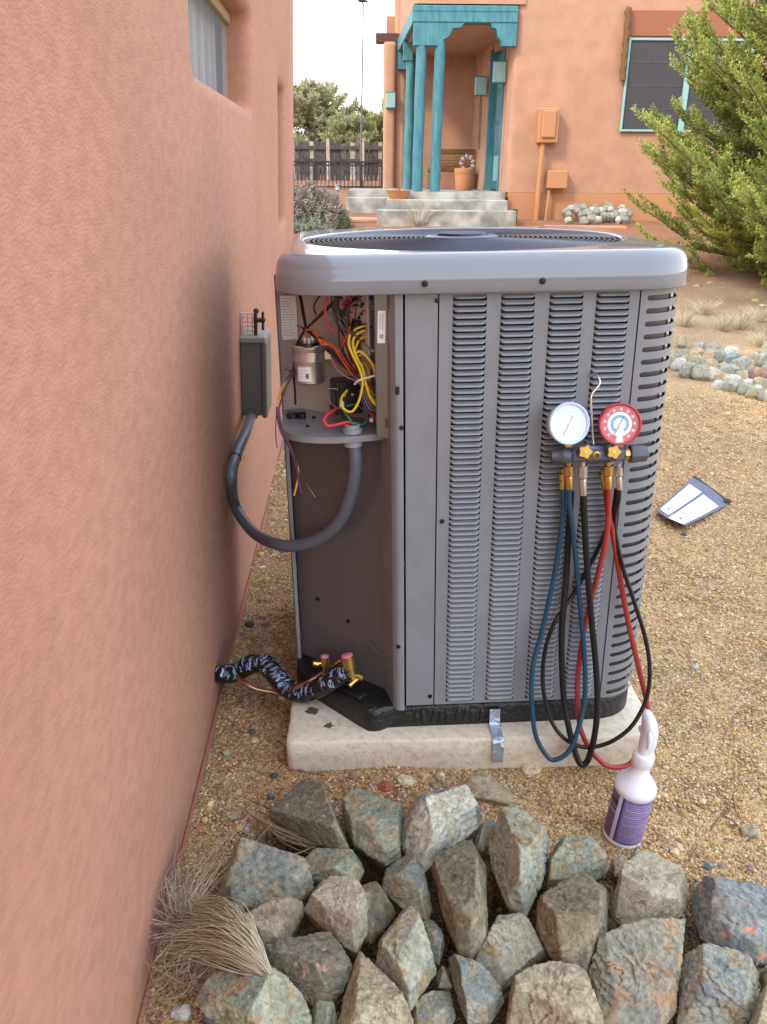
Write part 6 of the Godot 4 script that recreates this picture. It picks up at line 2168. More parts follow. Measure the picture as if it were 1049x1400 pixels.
func border_rocks():
	var P := palettes()
	var list := [
		["wedge shaped dark brown rock, leftmost in the row nearest the pad", "dark", 0, 0.09, [Vector2(-0.235, -1.38), Vector2(-0.206, -1.411), Vector2(-0.166, -1.474), Vector2(-0.126, -1.449), Vector2(-0.092, -1.369), Vector2(-0.059, -1.276), Vector2(-0.08, -1.272), Vector2(-0.125, -1.314), Vector2(-0.185, -1.355)]],
		["square grey green slab with flat face below the red pebble", "green", 1, 0.10, [Vector2(-0.077, -1.38), Vector2(-0.019, -1.42), Vector2(0.032, -1.439), Vector2(0.046, -1.412), Vector2(0.039, -1.267), Vector2(0.01, -1.246), Vector2(-0.014, -1.265), Vector2(-0.05, -1.297), Vector2(-0.07, -1.346)]],
		["pale topped rock with dark slate blue front face", "pale", 0, 0.12, [Vector2(0.049, -1.351), Vector2(0.063, -1.368), Vector2(0.133, -1.397), Vector2(0.193, -1.416), Vector2(0.21, -1.37), Vector2(0.192, -1.332), Vector2(0.085, -1.221), Vector2(0.059, -1.248), Vector2(0.045, -1.285)]],
		["small flat grey green rock under the dark wedge rock", "green", 0, 0.065, [Vector2(-0.151, -1.265), Vector2(-0.123, -1.284), Vector2(-0.073, -1.275), Vector2(-0.04, -1.26), Vector2(-0.035, -1.242), Vector2(-0.052, -1.195), Vector2(-0.083, -1.225), Vector2(-0.137, -1.224)]],
		["blue and brown rock with a sharp ridge, nearest the dry grass", "blue", 2, 0.11, [Vector2(-0.278, -1.271), Vector2(-0.261, -1.271), Vector2(-0.21, -1.255), Vector2(-0.15, -1.217), Vector2(-0.129, -1.185), Vector2(-0.15, -1.164), Vector2(-0.218, -1.15), Vector2(-0.263, -1.138), Vector2(-0.299, -1.164), Vector2(-0.298, -1.213), Vector2(-0.293, -1.241)]],
		["flat tan rock beside the dry grass clump", "tan", 1, 0.06, [Vector2(-0.263, -1.138), Vector2(-0.233, -1.157), Vector2(-0.147, -1.159), Vector2(-0.144, -1.141), Vector2(-0.175, -1.068), Vector2(-0.212, -1.061), Vector2(-0.243, -1.102)]],
		["rose brown diamond shaped flat rock left of centre", "rose", 1, 0.10, [Vector2(-0.137, -1.134), Vector2(-0.096, -1.191), Vector2(-0.068, -1.187), Vector2(-0.016, -1.119), Vector2(-0.022, -1.091), Vector2(-0.042, -1.047), Vector2(-0.065, -1.061)]],
		["brown rock tucked behind the rose diamond rock", "brown", 2, 0.07, [Vector2(-0.047, -1.188), Vector2(0, -1.194), Vector2(0.029, -1.143), Vector2(0.013, -1.114), Vector2(-0.016, -1.075), Vector2(-0.029, -1.084), Vector2(-0.016, -1.129)]],
		["small blue and ochre rock between the pale topped rock and the long blue one", "blue", 1, 0.09, [Vector2(0.011, -1.22), Vector2(0.052, -1.254), Vector2(0.069, -1.225), Vector2(0.092, -1.186), Vector2(0.094, -1.145), Vector2(0.084, -1.109), Vector2(0.059, -1.151), Vector2(0.004, -1.183)]],
		["long upright dark brown rock in the middle of the border", "brown", 2, 0.12, [Vector2(0.102, -1.22), Vector2(0.14, -1.256), Vector2(0.189, -1.271), Vector2(0.203, -1.227), Vector2(0.191, -1.063), Vector2(0.155, -1.032), Vector2(0.137, -1.043), Vector2(0.117, -1.107)]],
		["tall pointed ochre and blue boulder right of the long dark rock", "ochre", 0, 0.135, [Vector2(0.218, -1.295), Vector2(0.255, -1.332), Vector2(0.297, -1.347), Vector2(0.335, -1.295), Vector2(0.311, -1.201), Vector2(0.264, -1.116), Vector2(0.232, -1.143), Vector2(0.218, -1.223)]],
		["rounded grey green rock left of the spray bottle", "green", 0, 0.095, [Vector2(0.335, -1.263), Vector2(0.364, -1.306), Vector2(0.423, -1.303), Vector2(0.448, -1.247), Vector2(0.437, -1.227), Vector2(0.379, -1.191), Vector2(0.321, -1.19)]],
		["blocky brown boulder under the rounded grey green rock", "brown", 0, 0.125, [Vector2(0.294, -1.144), Vector2(0.329, -1.165), Vector2(0.418, -1.179), Vector2(0.421, -1.154), Vector2(0.397, -1.071), Vector2(0.352, -1.009), Vector2(0.314, -1.005), Vector2(0.294, -1.043), Vector2(0.282, -1.085)]],
		["pale speckled granite rock just below the spray bottle", "speckled", 1, 0.105, [Vector2(0.435, -1.15), Vector2(0.463, -1.202), Vector2(0.522, -1.254), Vector2(0.556, -1.221), Vector2(0.583, -1.191), Vector2(0.56, -1.138), Vector2(0.535, -1.112), Vector2(0.444, -1.091), Vector2(0.43, -1.121)]],
		["blue grey rock with orange lichen at the right edge", "lichen", 2, 0.115, [Vector2(0.587, -1.169), Vector2(0.642, -1.2), Vector2(0.723, -1.194), Vector2(0.752, -1.142), Vector2(0.703, -1.041), Vector2(0.647, -1.026), Vector2(0.598, -1.046), Vector2(0.574, -1.078), Vector2(0.575, -1.119)]],
		["large flat rust streaked rock at bottom right of centre", "rust", 2, 0.10, [Vector2(0.354, -0.998), Vector2(0.384, -1.053), Vector2(0.466, -1.085), Vector2(0.533, -1.1), Vector2(0.539, -1.086), Vector2(0.492, -1.008), Vector2(0.477, -0.941), Vector2(0.443, -0.906), Vector2(0.358, -0.908)]],
		["grey square rock under the lichen rock", "grey", 0, 0.095, [Vector2(0.531, -1.042), Vector2(0.577, -1.041), Vector2(0.646, -1.011), Vector2(0.619, -0.953), Vector2(0.583, -0.912), Vector2(0.48, -0.911)]],
		["flat pale blue green rock below the tall pointed boulder", "ochre", 1, 0.07, [Vector2(0.167, -1.041), Vector2(0.212, -1.121), Vector2(0.26, -1.118), Vector2(0.278, -1.103), Vector2(0.29, -1.053), Vector2(0.202, -0.985), Vector2(0.188, -0.992)]],
		["broad tan rock at the bottom below the blocky boulder", "tan", 2, 0.10, [Vector2(0.219, -0.962), Vector2(0.253, -0.988), Vector2(0.292, -1), Vector2(0.345, -0.988), Vector2(0.355, -0.915), Vector2(0.339, -0.87), Vector2(0.197, -0.868), Vector2(0.209, -0.914)]],
		["narrow triangular grey rock with pale edges at the bottom", "grey", 1, 0.08, [Vector2(0.122, -1.039), Vector2(0.152, -1.022), Vector2(0.204, -0.962), Vector2(0.174, -0.923), Vector2(0.143, -0.923), Vector2(0.126, -0.987)]],
		["tall pale blue rock standing on end in the centre", "ochre", 0, 0.12, [Vector2(0.003, -1.061), Vector2(0.046, -1.128), Vector2(0.073, -1.074), Vector2(0.093, -1.003), Vector2(0.049, -0.933), Vector2(0.036, -0.956), Vector2(-0.005, -1.01)]],
		["yellow tan pointed rock at the bottom centre", "tan", 0, 0.10, [Vector2(-0.032, -1.032), Vector2(0.004, -0.987), Vector2(0.045, -0.94), Vector2(0.055, -0.91), Vector2(0.056, -0.867), Vector2(-0.069, -0.866), Vector2(-0.063, -0.911), Vector2(-0.057, -0.952)]],
		["layered green and purple brown rock below the rose diamond rock", "dark", 2, 0.095, [Vector2(-0.205, -1.029), Vector2(-0.153, -1.053), Vector2(-0.089, -1.073), Vector2(-0.047, -1.008), Vector2(-0.062, -0.975), Vector2(-0.09, -0.942), Vector2(-0.108, -0.948), Vector2(-0.16, -0.978)]],
		["large smooth grey green rock at the bottom left", "green", 1, 0.105, [Vector2(-0.295, -0.958), Vector2(-0.262, -1.026), Vector2(-0.236, -1.03), Vector2(-0.182, -0.983), Vector2(-0.131, -0.951), Vector2(-0.113, -0.923), Vector2(-0.109, -0.872), Vector2(-0.214, -0.879), Vector2(-0.283, -0.933)]],
		["small grey rock right of the tall pale blue rock", "grey", 0, 0.06, [Vector2(0.076, -1.106), Vector2(0.098, -1.115), Vector2(0.116, -1.073), Vector2(0.103, -1.037), Vector2(0.086, -1.061)]],
		["grey brown rock at the bottom edge left of the triangular rock", "blue", 1, 0.06, [Vector2(0.052, -0.938), Vector2(0.079, -0.973), Vector2(0.117, -0.982), Vector2(0.124, -0.939), Vector2(0.097, -0.896), Vector2(0.055, -0.895)]],
		["small slate blue rock tucked behind the tall pointed boulder", "blue", 1, 0.06, [Vector2(0.198, -1.348), Vector2(0.224, -1.361), Vector2(0.252, -1.366), Vector2(0.219, -1.316), Vector2(0.211, -1.3), Vector2(0.193, -1.304)]],
		["very small grey green stone above the triangular rock", "green", 0, 0.05, [Vector2(0.098, -1.02), Vector2(0.119, -1.026), Vector2(0.124, -0.997), Vector2(0.101, -0.996)]],
		["tan rock in the bottom right corner", "tan", 1, 0.09, [Vector2(0.594, -0.923), Vector2(0.632, -0.968), Vector2(0.682, -0.985), Vector2(0.631, -0.872), Vector2(0.557, -0.872)]],
		["small dark stone between the blue ridge rock and the rose diamond rock", "dark", 0, 0.045, [Vector2(-0.138, -1.182), Vector2(-0.114, -1.221), Vector2(-0.093, -1.222), Vector2(-0.131, -1.164)]],
		["thin flat tan slab lying in the gravel in front of the pad", "tan", 1, 0.022, [Vector2(0.187, -1.515), Vector2(0.222, -1.55), Vector2(0.295, -1.485), Vector2(0.286, -1.457), Vector2(0.195, -1.481)]],
		["flat brown stone at the foot of the spray bottle", "rose", 1, 0.03, [Vector2(0.465, -1.279), Vector2(0.486, -1.299), Vector2(0.504, -1.287), Vector2(0.492, -1.253), Vector2(0.465, -1.249)]],
		["small blocky stone right of the bottle foot", "rose", 0, 0.035, [Vector2(0.51, -1.299), Vector2(0.527, -1.307), Vector2(0.528, -1.287), Vector2(0.509, -1.272)]],
		["dark grey rock under the right edge between the lichen rock and the corner rock", "grey", 2, 0.06, [Vector2(0.655, -1.017), Vector2(0.706, -1.032), Vector2(0.69, -0.997), Vector2(0.649, -0.99)]],
		["dull green stone at the bottom edge under the yellow tan rock and grey green rock", "green", 1, 0.06, [Vector2(-0.112, -0.943), Vector2(-0.077, -0.96), Vector2(-0.067, -0.925), Vector2(-0.078, -0.882), Vector2(-0.107, -0.882)]],
	]
	var k := 0
	for q in list:
		var big: bool = q[3] > 0.055
		var rm := rock_mesh(q[4], q[3] * 0.45, q[3], 100 + k, P[q[1]], 50 if big else 20, 1.0)
		var o := put("rock", rm[0], M["rock_%d" % q[2]], self, Transform3D(Basis(), rm[1]))
		meta(o, q[0], "rock", "rocks of the foreground border")
		k += 1


func stone(called: String, at: Vector3, w: float, h: float, pal: Array, sd: int, label: String, category: String, group: String, n := 10):
	var r := RandomNumberGenerator.new()
	r.seed = sd
	var poly := []
	var m := 5 + r.randi() % 3
	for k in m:
		var a := TAU * (k + r.randf_range(-0.25, 0.25)) / m
		poly.append(Vector2(cos(a) * w * 0.5 * r.randf_range(0.85, 1.12), sin(a) * w * 0.42 * r.randf_range(0.8, 1.15)))
	var rm := rock_mesh(poly, h * 0.4, h, sd, pal, n, 0.5)
	var o := put(called, rm[0], M["rock_%d" % (sd % 3)], self, Transform3D(Basis(), at + rm[1]))
	meta(o, label, category, group)


func small_stones():
	var grey := [Color(0.22, 0.225, 0.195), Color(0.31, 0.305, 0.26), Color(0.26, 0.23, 0.16)]
	var tan := [Color(0.40, 0.29, 0.18), Color(0.34, 0.26, 0.16), Color(0.29, 0.20, 0.12)]
	var white := [Color(0.48, 0.455, 0.41), Color(0.42, 0.40, 0.37), Color(0.38, 0.33, 0.27)]
	var slate := [Color(0.14, 0.19, 0.22), Color(0.20, 0.24, 0.25), Color(0.18, 0.18, 0.17)]
	var maroon := [Color(0.22, 0.11, 0.09), Color(0.28, 0.16, 0.12), Color(0.2, 0.13, 0.1)]
	var pale := [Color(0.25, 0.235, 0.20), Color(0.30, 0.285, 0.25), Color(0.22, 0.195, 0.155)]
	var olive := [Color(0.34, 0.30, 0.19), Color(0.28, 0.27, 0.2), Color(0.25, 0.2, 0.12)]
	var kinds := {"g": [grey, "grey green"], "t": [tan, "orange tan"], "w": [white, "whitish"], "s": [slate, "slate blue"], "m": [maroon, "maroon"], "o": [olive, "olive brown"]}
	var row := [
		["o", [Vector3(2.304, 0.072, -6.444), 0.068, 0.047]], ["o", [Vector3(2.4, 0.075, -6.47), 0.051, 0.019]], ["g", [Vector3(2.399, 0.063, -6.328), 0.084, 0.034]], ["g", [Vector3(2.47, 0.058, -6.268), 0.099, 0.036]], ["g", [Vector3(2.228, 0.053, -6.18), 0.087, 0.027]], ["t", [Vector3(2.315, 0.05, -6.153), 0.103, 0.033]], ["t", [Vector3(2.353, 0.044, -6.017), 0.069, 0.044]],
		["g", [Vector3(2.447, 0.045, -6.051), 0.096, 0.044]], ["s", [Vector3(2.507, 0.039, -5.954), 0.09, 0.043]], ["w", [Vector3(2.621, 0.058, -6.271), 0.094, 0.028]], ["t", [Vector3(2.718, 0.052, -6.18), 0.087, 0.027]], ["g", [Vector3(2.519, 0.028, -5.775), 0.138, 0.051]], ["o", [Vector3(2.232, 0.037, -5.908), 0.099, 0.037]], ["t", [Vector3(2.181, 0.043, -6.012), 0.069, 0.026]],
		["g", [Vector3(2.144, 0.046, -6.053), 0.048, 0.029]], ["w", [Vector3(2.096, 0.033, -5.852), 0.083, 0.034]], ["t", [Vector3(2.31, 0.031, -5.821), 0.103, 0.037]], ["g", [Vector3(2.107, 0.024, -5.665), 0.111, 0.042]], ["g", [Vector3(2.167, 0.021, -5.6), 0.1, 0.044]], ["w", [Vector3(2.232, 0.021, -5.594), 0.085, 0.038]], ["o", [Vector3(2.398, 0.032, -5.815), 0.088, 0.026]],
		["g", [Vector3(2.375, 0.024, -5.654), 0.11, 0.036]], ["t", [Vector3(2.284, 0.02, -5.558), 0.079, 0.027]], ["w", [Vector3(2.31, 0.014, -5.412), 0.097, 0.035]], ["w", [Vector3(2.199, 0.013, -5.366), 0.077, 0.024]], ["g", [Vector3(2.262, 0.011, -5.324), 0.095, 0.029]], ["o", [Vector3(2.422, 0.02, -5.542), 0.079, 0.033]], ["w", [Vector3(2.411, 0.015, -5.404), 0.077, 0.024]],
		["m", [Vector3(2.554, 0.021, -5.572), 0.099, 0.033]], ["o", [Vector3(2.479, 0.014, -5.386), 0.087, 0.032]], ["g", [Vector3(2.327, 0.009, -5.241), 0.08, 0.031]], ["w", [Vector3(2.413, 0.01, -5.246), 0.052, 0.026]], ["o", [Vector3(2.329, 0.007, -5.144), 0.056, 0.036]], ["g", [Vector3(2.382, 0.006, -5.095), 0.055, 0.035]], ["g", [Vector3(2.725, 0.04, -5.973), 0.095, 0.046]],
		["o", [Vector3(2.717, 0.045, -6.061), 0.07, 0.035]], ["g", [Vector3(2.721, 0.028, -5.753), 0.122, 0.05]], ["t", [Vector3(2.59, 0.014, -5.412), 0.097, 0.037]], ["w", [Vector3(2.428, 0.006, -5.073), 0.082, 0.03]], ["g", [Vector3(2.058, 0.037, -5.925), 0.074, 0.035]], ["g", [Vector3(2.092, 0.051, -6.142), 0.076, 0.036]], ["o", [Vector3(2.903, 0.06, -6.297), 0.089, 0.037]],
	]
	# course by distance, then order along the course counted from the unit
	var courses := [[], [], []]
	for i in row.size():
		var p: Vector3 = row[i][1][0]
		var away := -p.z - 0.25 * (p.x - 2.1)
		courses[0 if away > 6.05 else (1 if away > 5.62 else 2)].append([p.x, i])
	var words := ["first", "second", "third", "fourth", "fifth", "sixth", "seventh", "eighth", "ninth", "tenth", "eleventh", "twelfth", "thirteenth", "fourteenth", "fifteenth", "sixteenth", "seventeenth", "eighteenth", "nineteenth", "twentieth", "twenty first", "twenty second", "twenty third", "twenty fourth", "twenty fifth"]
	var k := 0
	for n in 3:
		courses[n].sort()
		for m in courses[n].size():
			var q: Array = row[courses[n][m][1]]
			var s: Array = q[1]
			var said: String = "%s stone, %s from the unit in the %s course of the far stone edging" % [kinds[q[0]][1], words[m], ["back", "middle", "front"][n]]
			stone("edging_stone", s[0] - Vector3(0, 0.03, 0), s[1] * 1.42, s[2] * 2.5 + 0.035, kinds[q[0]][0], 300 + k, said, "stone", "stones of the far edging", 9)
			k += 1
	# pale river stones at the foot of the far house wall
	var a := Vector3(2.794, 0.652, -13.761)
	var b := Vector3(3.81, 0.657, -13.823)
	rng.seed = 41
	for i in 46:
		var u := rng.randf()
		var v := rng.randf()
		var p := a.lerp(b, u) + Vector3(0, 0, 0.35 - 0.5 * v)
		p.z = maxf(p.z, -13.92)
		p.y = ground_y(p.z) + 0.20 * v - 0.01
		stone("river_stone", p, rng.randf_range(0.09, 0.17), rng.randf_range(0.08, 0.13), [grey, pale, pale, white][i % 4], 400 + i, "pale rounded river stone heaped against the far house foot", "stone", "river stones by the far house", 6)
	# rocks and rubble under the juniper
	for q in [[[Vector3(3.237, 0.261, -8.853), 0.106, 0.033], "t", "left of the others"], [[Vector3(3.42, 0.274, -9.003), 0.092, 0.034], "o", "second from the left"], [[Vector3(3.479, 0.256, -8.775), 0.068, 0.025], "t", "smallest, in the middle"], [[Vector3(3.567, 0.207, -8.17), 0.112, 0.035], "t", "large, near the right edge"], [[Vector3(3.562, 0.191, -7.962), 0.096, 0.03], "w", "at the right edge"], [[Vector3(3.685, 0.237, -8.538), 0.073, 0.024], "o", "small, near the right edge"], [[Vector3(3.219, 0.28, -9.086), 0.078, 0.03], "m", "close to the unit's lid corner"]]:
		var s: Array = q[0]
		stone("soil_stone", s[0] - Vector3(0, 0.02, 0), s[1], s[2] * 1.2, kinds[q[1]][0], 470 + k, "%s stone under the juniper, %s" % [kinds[q[1]][1], q[2]], "stone", "stones under the juniper", 8)
		k += 1
	# single pebbles that stand out in the near gravel
	var red := [Color(0.45, 0.15, 0.08), Color(0.38, 0.12, 0.07), Color(0.3, 0.1, 0.06)]
	var pink := [Color(0.55, 0.27, 0.2), Color(0.5, 0.3, 0.22), Color(0.4, 0.22, 0.17)]
	var cream := [Color(0.62, 0.54, 0.38), Color(0.55, 0.46, 0.32), Color(0.48, 0.36, 0.22)]
	var black := [Color(0.06, 0.07, 0.08), Color(0.1, 0.11, 0.11), Color(0.08, 0.07, 0.07)]
	for q in [
		[[Vector3(-0.288, -0.001, -1.382), 0.014, 0.009], white, "bright white chip on the gravel left of the border rocks"], [[Vector3(0.011, -0.002, -1.515), 0.037, 0.022], red, "brick red pebble in front of the pad"], [[Vector3(0.058, -0, -1.536), 0.045, 0.014], cream, "long cream pebble right of the brick red one"],
		[[Vector3(0.138, -0, -1.55), 0.027, 0.017], cream, "upright cream pebble in front of the pad"], [[Vector3(0.125, -0.001, -1.524), 0.03, 0.009], olive, "flat olive pebble below the upright cream one"], [[Vector3(0.095, -0.003, -1.557), 0.022, 0.011], pink, "dull pink pebble left of the upright cream one"],
		[[Vector3(-0.081, -0, -1.456), 0.023, 0.01], pink, "rosy pebble between the dark wedge rock and the square slab"], [[Vector3(0.355, -0.003, -1.587), 0.055, 0.016], cream, "broad cream stone half under the pad's right front"], [[Vector3(-0.249, -0.001, -1.557), 0.019, 0.007], black, "black pebble left of the pad corner"],
		[[Vector3(-0.249, -0.002, -1.486), 0.018, 0.01], slate, "slate blue pebble above the dark wedge rock"], [[Vector3(-0.324, -0, -1.42), 0.027, 0.01], olive, "olive split pebble near the salmon wall"], [[Vector3(-0.388, -0.001, -1.385), 0.022, 0.009], red, "red pebble close to the salmon wall"],
		[[Vector3(-0.33, -0.001, -0.96), 0.036, 0.016], white, "white rock in the bottom left corner"], [[Vector3(-0.279, -0.003, -0.961), 0.029, 0.009], slate, "slate chip at the bottom left rock's foot"], [[Vector3(-0.224, -0.003, -0.959), 0.024, 0.007], pink, "pinkish chip at the bottom left"],
		[[Vector3(0.617, -0.001, -1.532), 0.037, 0.026], olive, "triangular olive stone right of the spray bottle's neck"], [[Vector3(0.669, -0.001, -1.293), 0.021, 0.008], slate, "slate pebble right of the speckled rock"], [[Vector3(0.794, -0, -1.385), 0.047, 0.014], olive, "flat brown stone near the right edge"],
		[[Vector3(0.899, -0.001, -2.035), 0.027, 0.008], white, "small white chip on the gravel right of the unit"], [[Vector3(-0.414, -0.002, -2.258), 0.032, 0.011], black, "dark pebble behind the unit by the wall"], [[Vector3(-0.366, -0.002, -2.256), 0.027, 0.009], slate, "dark slate pebble between wall and unit"],
		[[Vector3(-0.328, -0.003, -1.719), 0.022, 0.009], black, "dark pebble beside the taped pipe"], [[Vector3(-0.374, -0.001, -1.635), 0.025, 0.008], olive, "olive pebble by the wall in front of the pipe"], [[Vector3(-0.314, -0.001, -1.682), 0.022, 0.009], cream, "cream pebble below the taped pipe"], [[Vector3(-0.239, -0, -1.617), 0.021, 0.01], red, "reddish pebble at the pad's left corner"],
		[[Vector3(0.279, -0.002, -1.409), 0.014, 0.007], black, "black chip above the tall pointed boulder"], [[Vector3(0.178, -0, -1.514), 0.02, 0.008], cream, "little cream pebble left of the tan slab"], [[Vector3(1.181, -0.001, -2.981), 0.029, 0.011], black, "dark crumb of stone under the folder's edge"], [[Vector3(0.918, -0.002, -1.782), 0.017, 0.006], white, "white chip far right on the gravel"],
		[[Vector3(0.169, -0.002, -1.193), 0.014, 0.008], olive, "olive pebble lodged beside the long dark rock"], [[Vector3(0.228, -0.001, -1.177), 0.014, 0.009], tan, "tan pebble wedged under the tall pointed boulder"], [[Vector3(0.153, -0.001, -1.058), 0.014, 0.006], tan, "tan pebble between the long dark rock and the triangular rock"]]:
		var s: Array = q[0]
		stone("pebble", s[0] - Vector3(0, 0.004, 0), s[1], s[2] * 0.9 + 0.004, q[1], 520 + k, q[2], "pebble", "loose pebbles", 10)
		k += 1


# ---------------------------------------------------------------- plants
func sprig_mesh(leaves: int, length: float, leaf: float, thick: float, sd: int) -> ArrayMesh:
	var r := RandomNumberGenerator.new()
	r.seed = sd
	var st := st0(true)
	for k in leaves:
		var t := (k + 0.5) / leaves
		var az := r.randf() * TAU
		var p := Vector3(0, length * t, 0)
		var d := Vector3(cos(az) * 0.75, 0.8, sin(az) * 0.75).normalized()
		var l := leaf * r.randf_range(0.7, 1.25) * (1.0 - 0.35 * t)
		var x := d.cross(Vector3.UP).normalized() * thick
		var y := d.cross(x).normalized() * thick
		var m := p + d * l * 0.45
		var tip := p + d * l
		var ring := [m + x, m - x * 0.5 + y * 0.87, m - x * 0.5 - y * 0.87]
		for i in 3:
			tri(st, p, ring[(i + 1) % 3], ring[i])
			tri(st, ring[i], ring[(i + 1) % 3], tip)
	return done(st)


func scatter(called: String, parent: Node3D, mesh: Mesh, m: Material, xs: Array, cs: Array) -> void:
	var mm := MultiMesh.new()
	mm.transform_format = MultiMesh.TRANSFORM_3D
	mm.use_colors = true
	mm.mesh = mesh
	mm.instance_count = xs.size()
	for i in xs.size():
		mm.set_instance_transform(i, xs[i])
		mm.set_instance_color(i, cs[i])
	var o := MultiMeshInstance3D.new()
	o.name = numbered(parent, called)
	o.multimesh = mm
	o.material_override = m
	parent.add_child(o, true)
	o.set_meta("kind", "stuff")


func juniper(label: String, base: Vector3, height: float, radius: float, boughs: int, sprig: float, sd: int, c0: Color, c1: Color, belly := 0.35, group := ""):
	var t := thing("juniper_tree", label, "tree", Transform3D(Basis(), base), group)
	var r := RandomNumberGenerator.new()
	r.seed = sd
	var st := st0()
	tube(st, smooth_path([Vector3(0, -0.1, 0), Vector3(0.05, height * 0.3, 0.03), Vector3(-0.04, height * 0.6, -0.03), Vector3(0, height * 0.95, 0)], 3), [0.10, 0.095, 0.09, 0.085, 0.08, 0.07, 0.06, 0.045, 0.03, 0.012].map(func(v): return v * height / 3.4), 10)
	obj("trunk", st, M.bark, t)
	var xs := []
	var cs := []
	var limbs := st0()
	for i in boughs:
		var h := pow((i + r.randf()) / boughs, 0.9)
		var az := r.randf() * TAU
		var prof := sin(PI * clampf((h + belly) / (1.0 + belly), 0, 1))
		prof = pow(prof, 0.75)
		var l := radius * prof * r.randf_range(0.72, 1.08)
		var rise := lerpf(0.05, 0.9, h) * r.randf_range(0.6, 1.3)
		var o := Vector3(cos(az), 0, sin(az))
		var p0 := Vector3(0, height * h * 0.86 + 0.03, 0)
		var path := []
		for k in 7:
			var s := k / 6.0
			path.append(p0 + o * l * s + Vector3(0, l * rise * s * 0.5 - 0.10 * l * sin(s * PI) + 0.12 * l * s * s * s, 0) + Vector3(r.randf_range(-1, 1), r.randf_range(-1, 1), r.randf_range(-1, 1)) * 0.02 * l)
		tube(limbs, path, [0.026, 0.021, 0.017, 0.013, 0.010, 0.007, 0.003].map(func(v): return v * height / 3.4), 5, false)
		var bright := r.randf_range(-0.25, 0.25)
		var sub := int(l / 0.085 * (3.4 / height)) + 4
		for k in sub:
			var s := lerpf(0.22, 1.0, (k + r.randf()) / sub)
			var f := s * 6.0
			var i0 := mini(int(f), 5)
			var q: Vector3 = path[i0].lerp(path[i0 + 1], f - i0)
			var dir: Vector3 = (path[i0 + 1] - path[i0]).normalized()
			var sl := (0.14 + 0.30 * (1.0 - s)) * l * 0.6 + sprig * 0.8
			var a2 := r.randf_range(0.35, 1.15) * (1.0 if k % 2 else -1.0)
			var bd := dir.rotated(Vector3.UP, a2)
			bd = (bd + Vector3(0, r.randf_range(-0.12, 0.35), 0)).normalized()
			var m := int(sl / (sprig * 0.34)) + 2
			for j in m:
				var u := (j + r.randf()) / m
				var p := q + bd * sl * u + Vector3(r.randf_range(-1, 1), r.randf_range(-0.6, 1), r.randf_range(-1, 1)) * sprig * 0.22
				var d := (bd + dir * 0.5 + Vector3(r.randf_range(-0.6, 0.6), r.randf_range(-0.25, 0.7), r.randf_range(-0.6, 0.6))).normalized()
				var sc := r.randf_range(0.7, 1.25)
				xs.append(Transform3D(basis_to(d).rotated(d, r.randf() * TAU).scaled(Vector3.ONE * sc), p))
				cs.append(c0.lerp(c1, clampf(0.45 + bright + 0.35 * u + r.randf_range(-0.25, 0.25), 0, 1)))
	obj("limbs", limbs, M.bark, t).set_meta("kind", "stuff")
	scatter("foliage", t, sprig_mesh(16, sprig, sprig * 0.5, sprig * 0.055, sd), M.leaf, xs, cs)


func bush(called: String, label: String, base: Vector3, rx: float, h: float, count: int, sprig: float, c0: Color, c1: Color, sd: int):
	var t := thing(called, label, "shrub", Transform3D(Basis(), base))
	var r := RandomNumberGenerator.new()
	r.seed = sd
	var xs := []
	var cs := []
	var st := st0()
	for i in count:
		var a := r.randf() * TAU
		var e := asin(r.randf_range(0.02, 1.0))
		var lump := 0.82 + 0.18 * sin(a * 5.0 + sd) * cos(e * 4.0)
		var k := pow(r.randf(), 0.25) * lump
		var d := Vector3(cos(a) * cos(e), sin(e), sin(a) * cos(e))
		var p := Vector3(d.x * rx * k, d.y * h * k, d.z * rx * k)
		if i % 40 == 0:
			tube(st, [Vector3.ZERO, p * 0.5 + Vector3(0, 0.03, 0), p], [0.012, 0.008, 0.003], 4, false)
		var up := (d + Vector3(r.randf_range(-0.5, 0.5), r.randf_range(0, 0.9), r.randf_range(-0.5, 0.5))).normalized()
		xs.append(Transform3D(basis_to(up).scaled(Vector3.ONE * r.randf_range(0.7, 1.3)), p))
		cs.append(c0.lerp(c1, r.randf()))
	obj("stems", st, M.bark, t).set_meta("kind", "stuff")
	scatter("foliage", t, sprig_mesh(12, sprig, sprig * 0.5, sprig * 0.08, sd), M.leaf, xs, cs)


func straw_blades(parent: Node3D, called: String, roots: Array, mids: Array, tips: Array, count: int, jit: float, thick: float, c0: Color, c1: Color, sd: int):
	var r := RandomNumberGenerator.new()
	r.seed = sd
	var st := st0()
	var pick := func(a: Array) -> Vector3:
		var u := r.randf() * (a.size() - 1)
		var i := mini(int(u), a.size() - 2)
		return a[i].lerp(a[i + 1], u - i)
	for k in count:
		var u := r.randf()
		var w := func(a: Array, s: float) -> Vector3:
			var f := clampf(u + r.randf_range(-0.06, 0.06), 0, 1) * (a.size() - 1)
			var i := mini(int(f), a.size() - 2)
			return a[i].lerp(a[i + 1], f - i) + Vector3(r.randf_range(-1, 1), r.randf_range(-0.6, 1), r.randf_range(-1, 1)) * s
		var path := smooth_path([w.call(roots, jit * 0.25), w.call(mids, jit), w.call(tips, jit * 1.3)], 4)
		var rad := []
		for i in path.size():
			rad.append(thick * (1.0 - 0.6 * i / path.size()))
		st.set_color(c0.lerp(c1, r.randf()))
		tube(st, path, rad, 3, false)
	obj(called, st, M.straw, parent).set_meta("kind", "stuff")


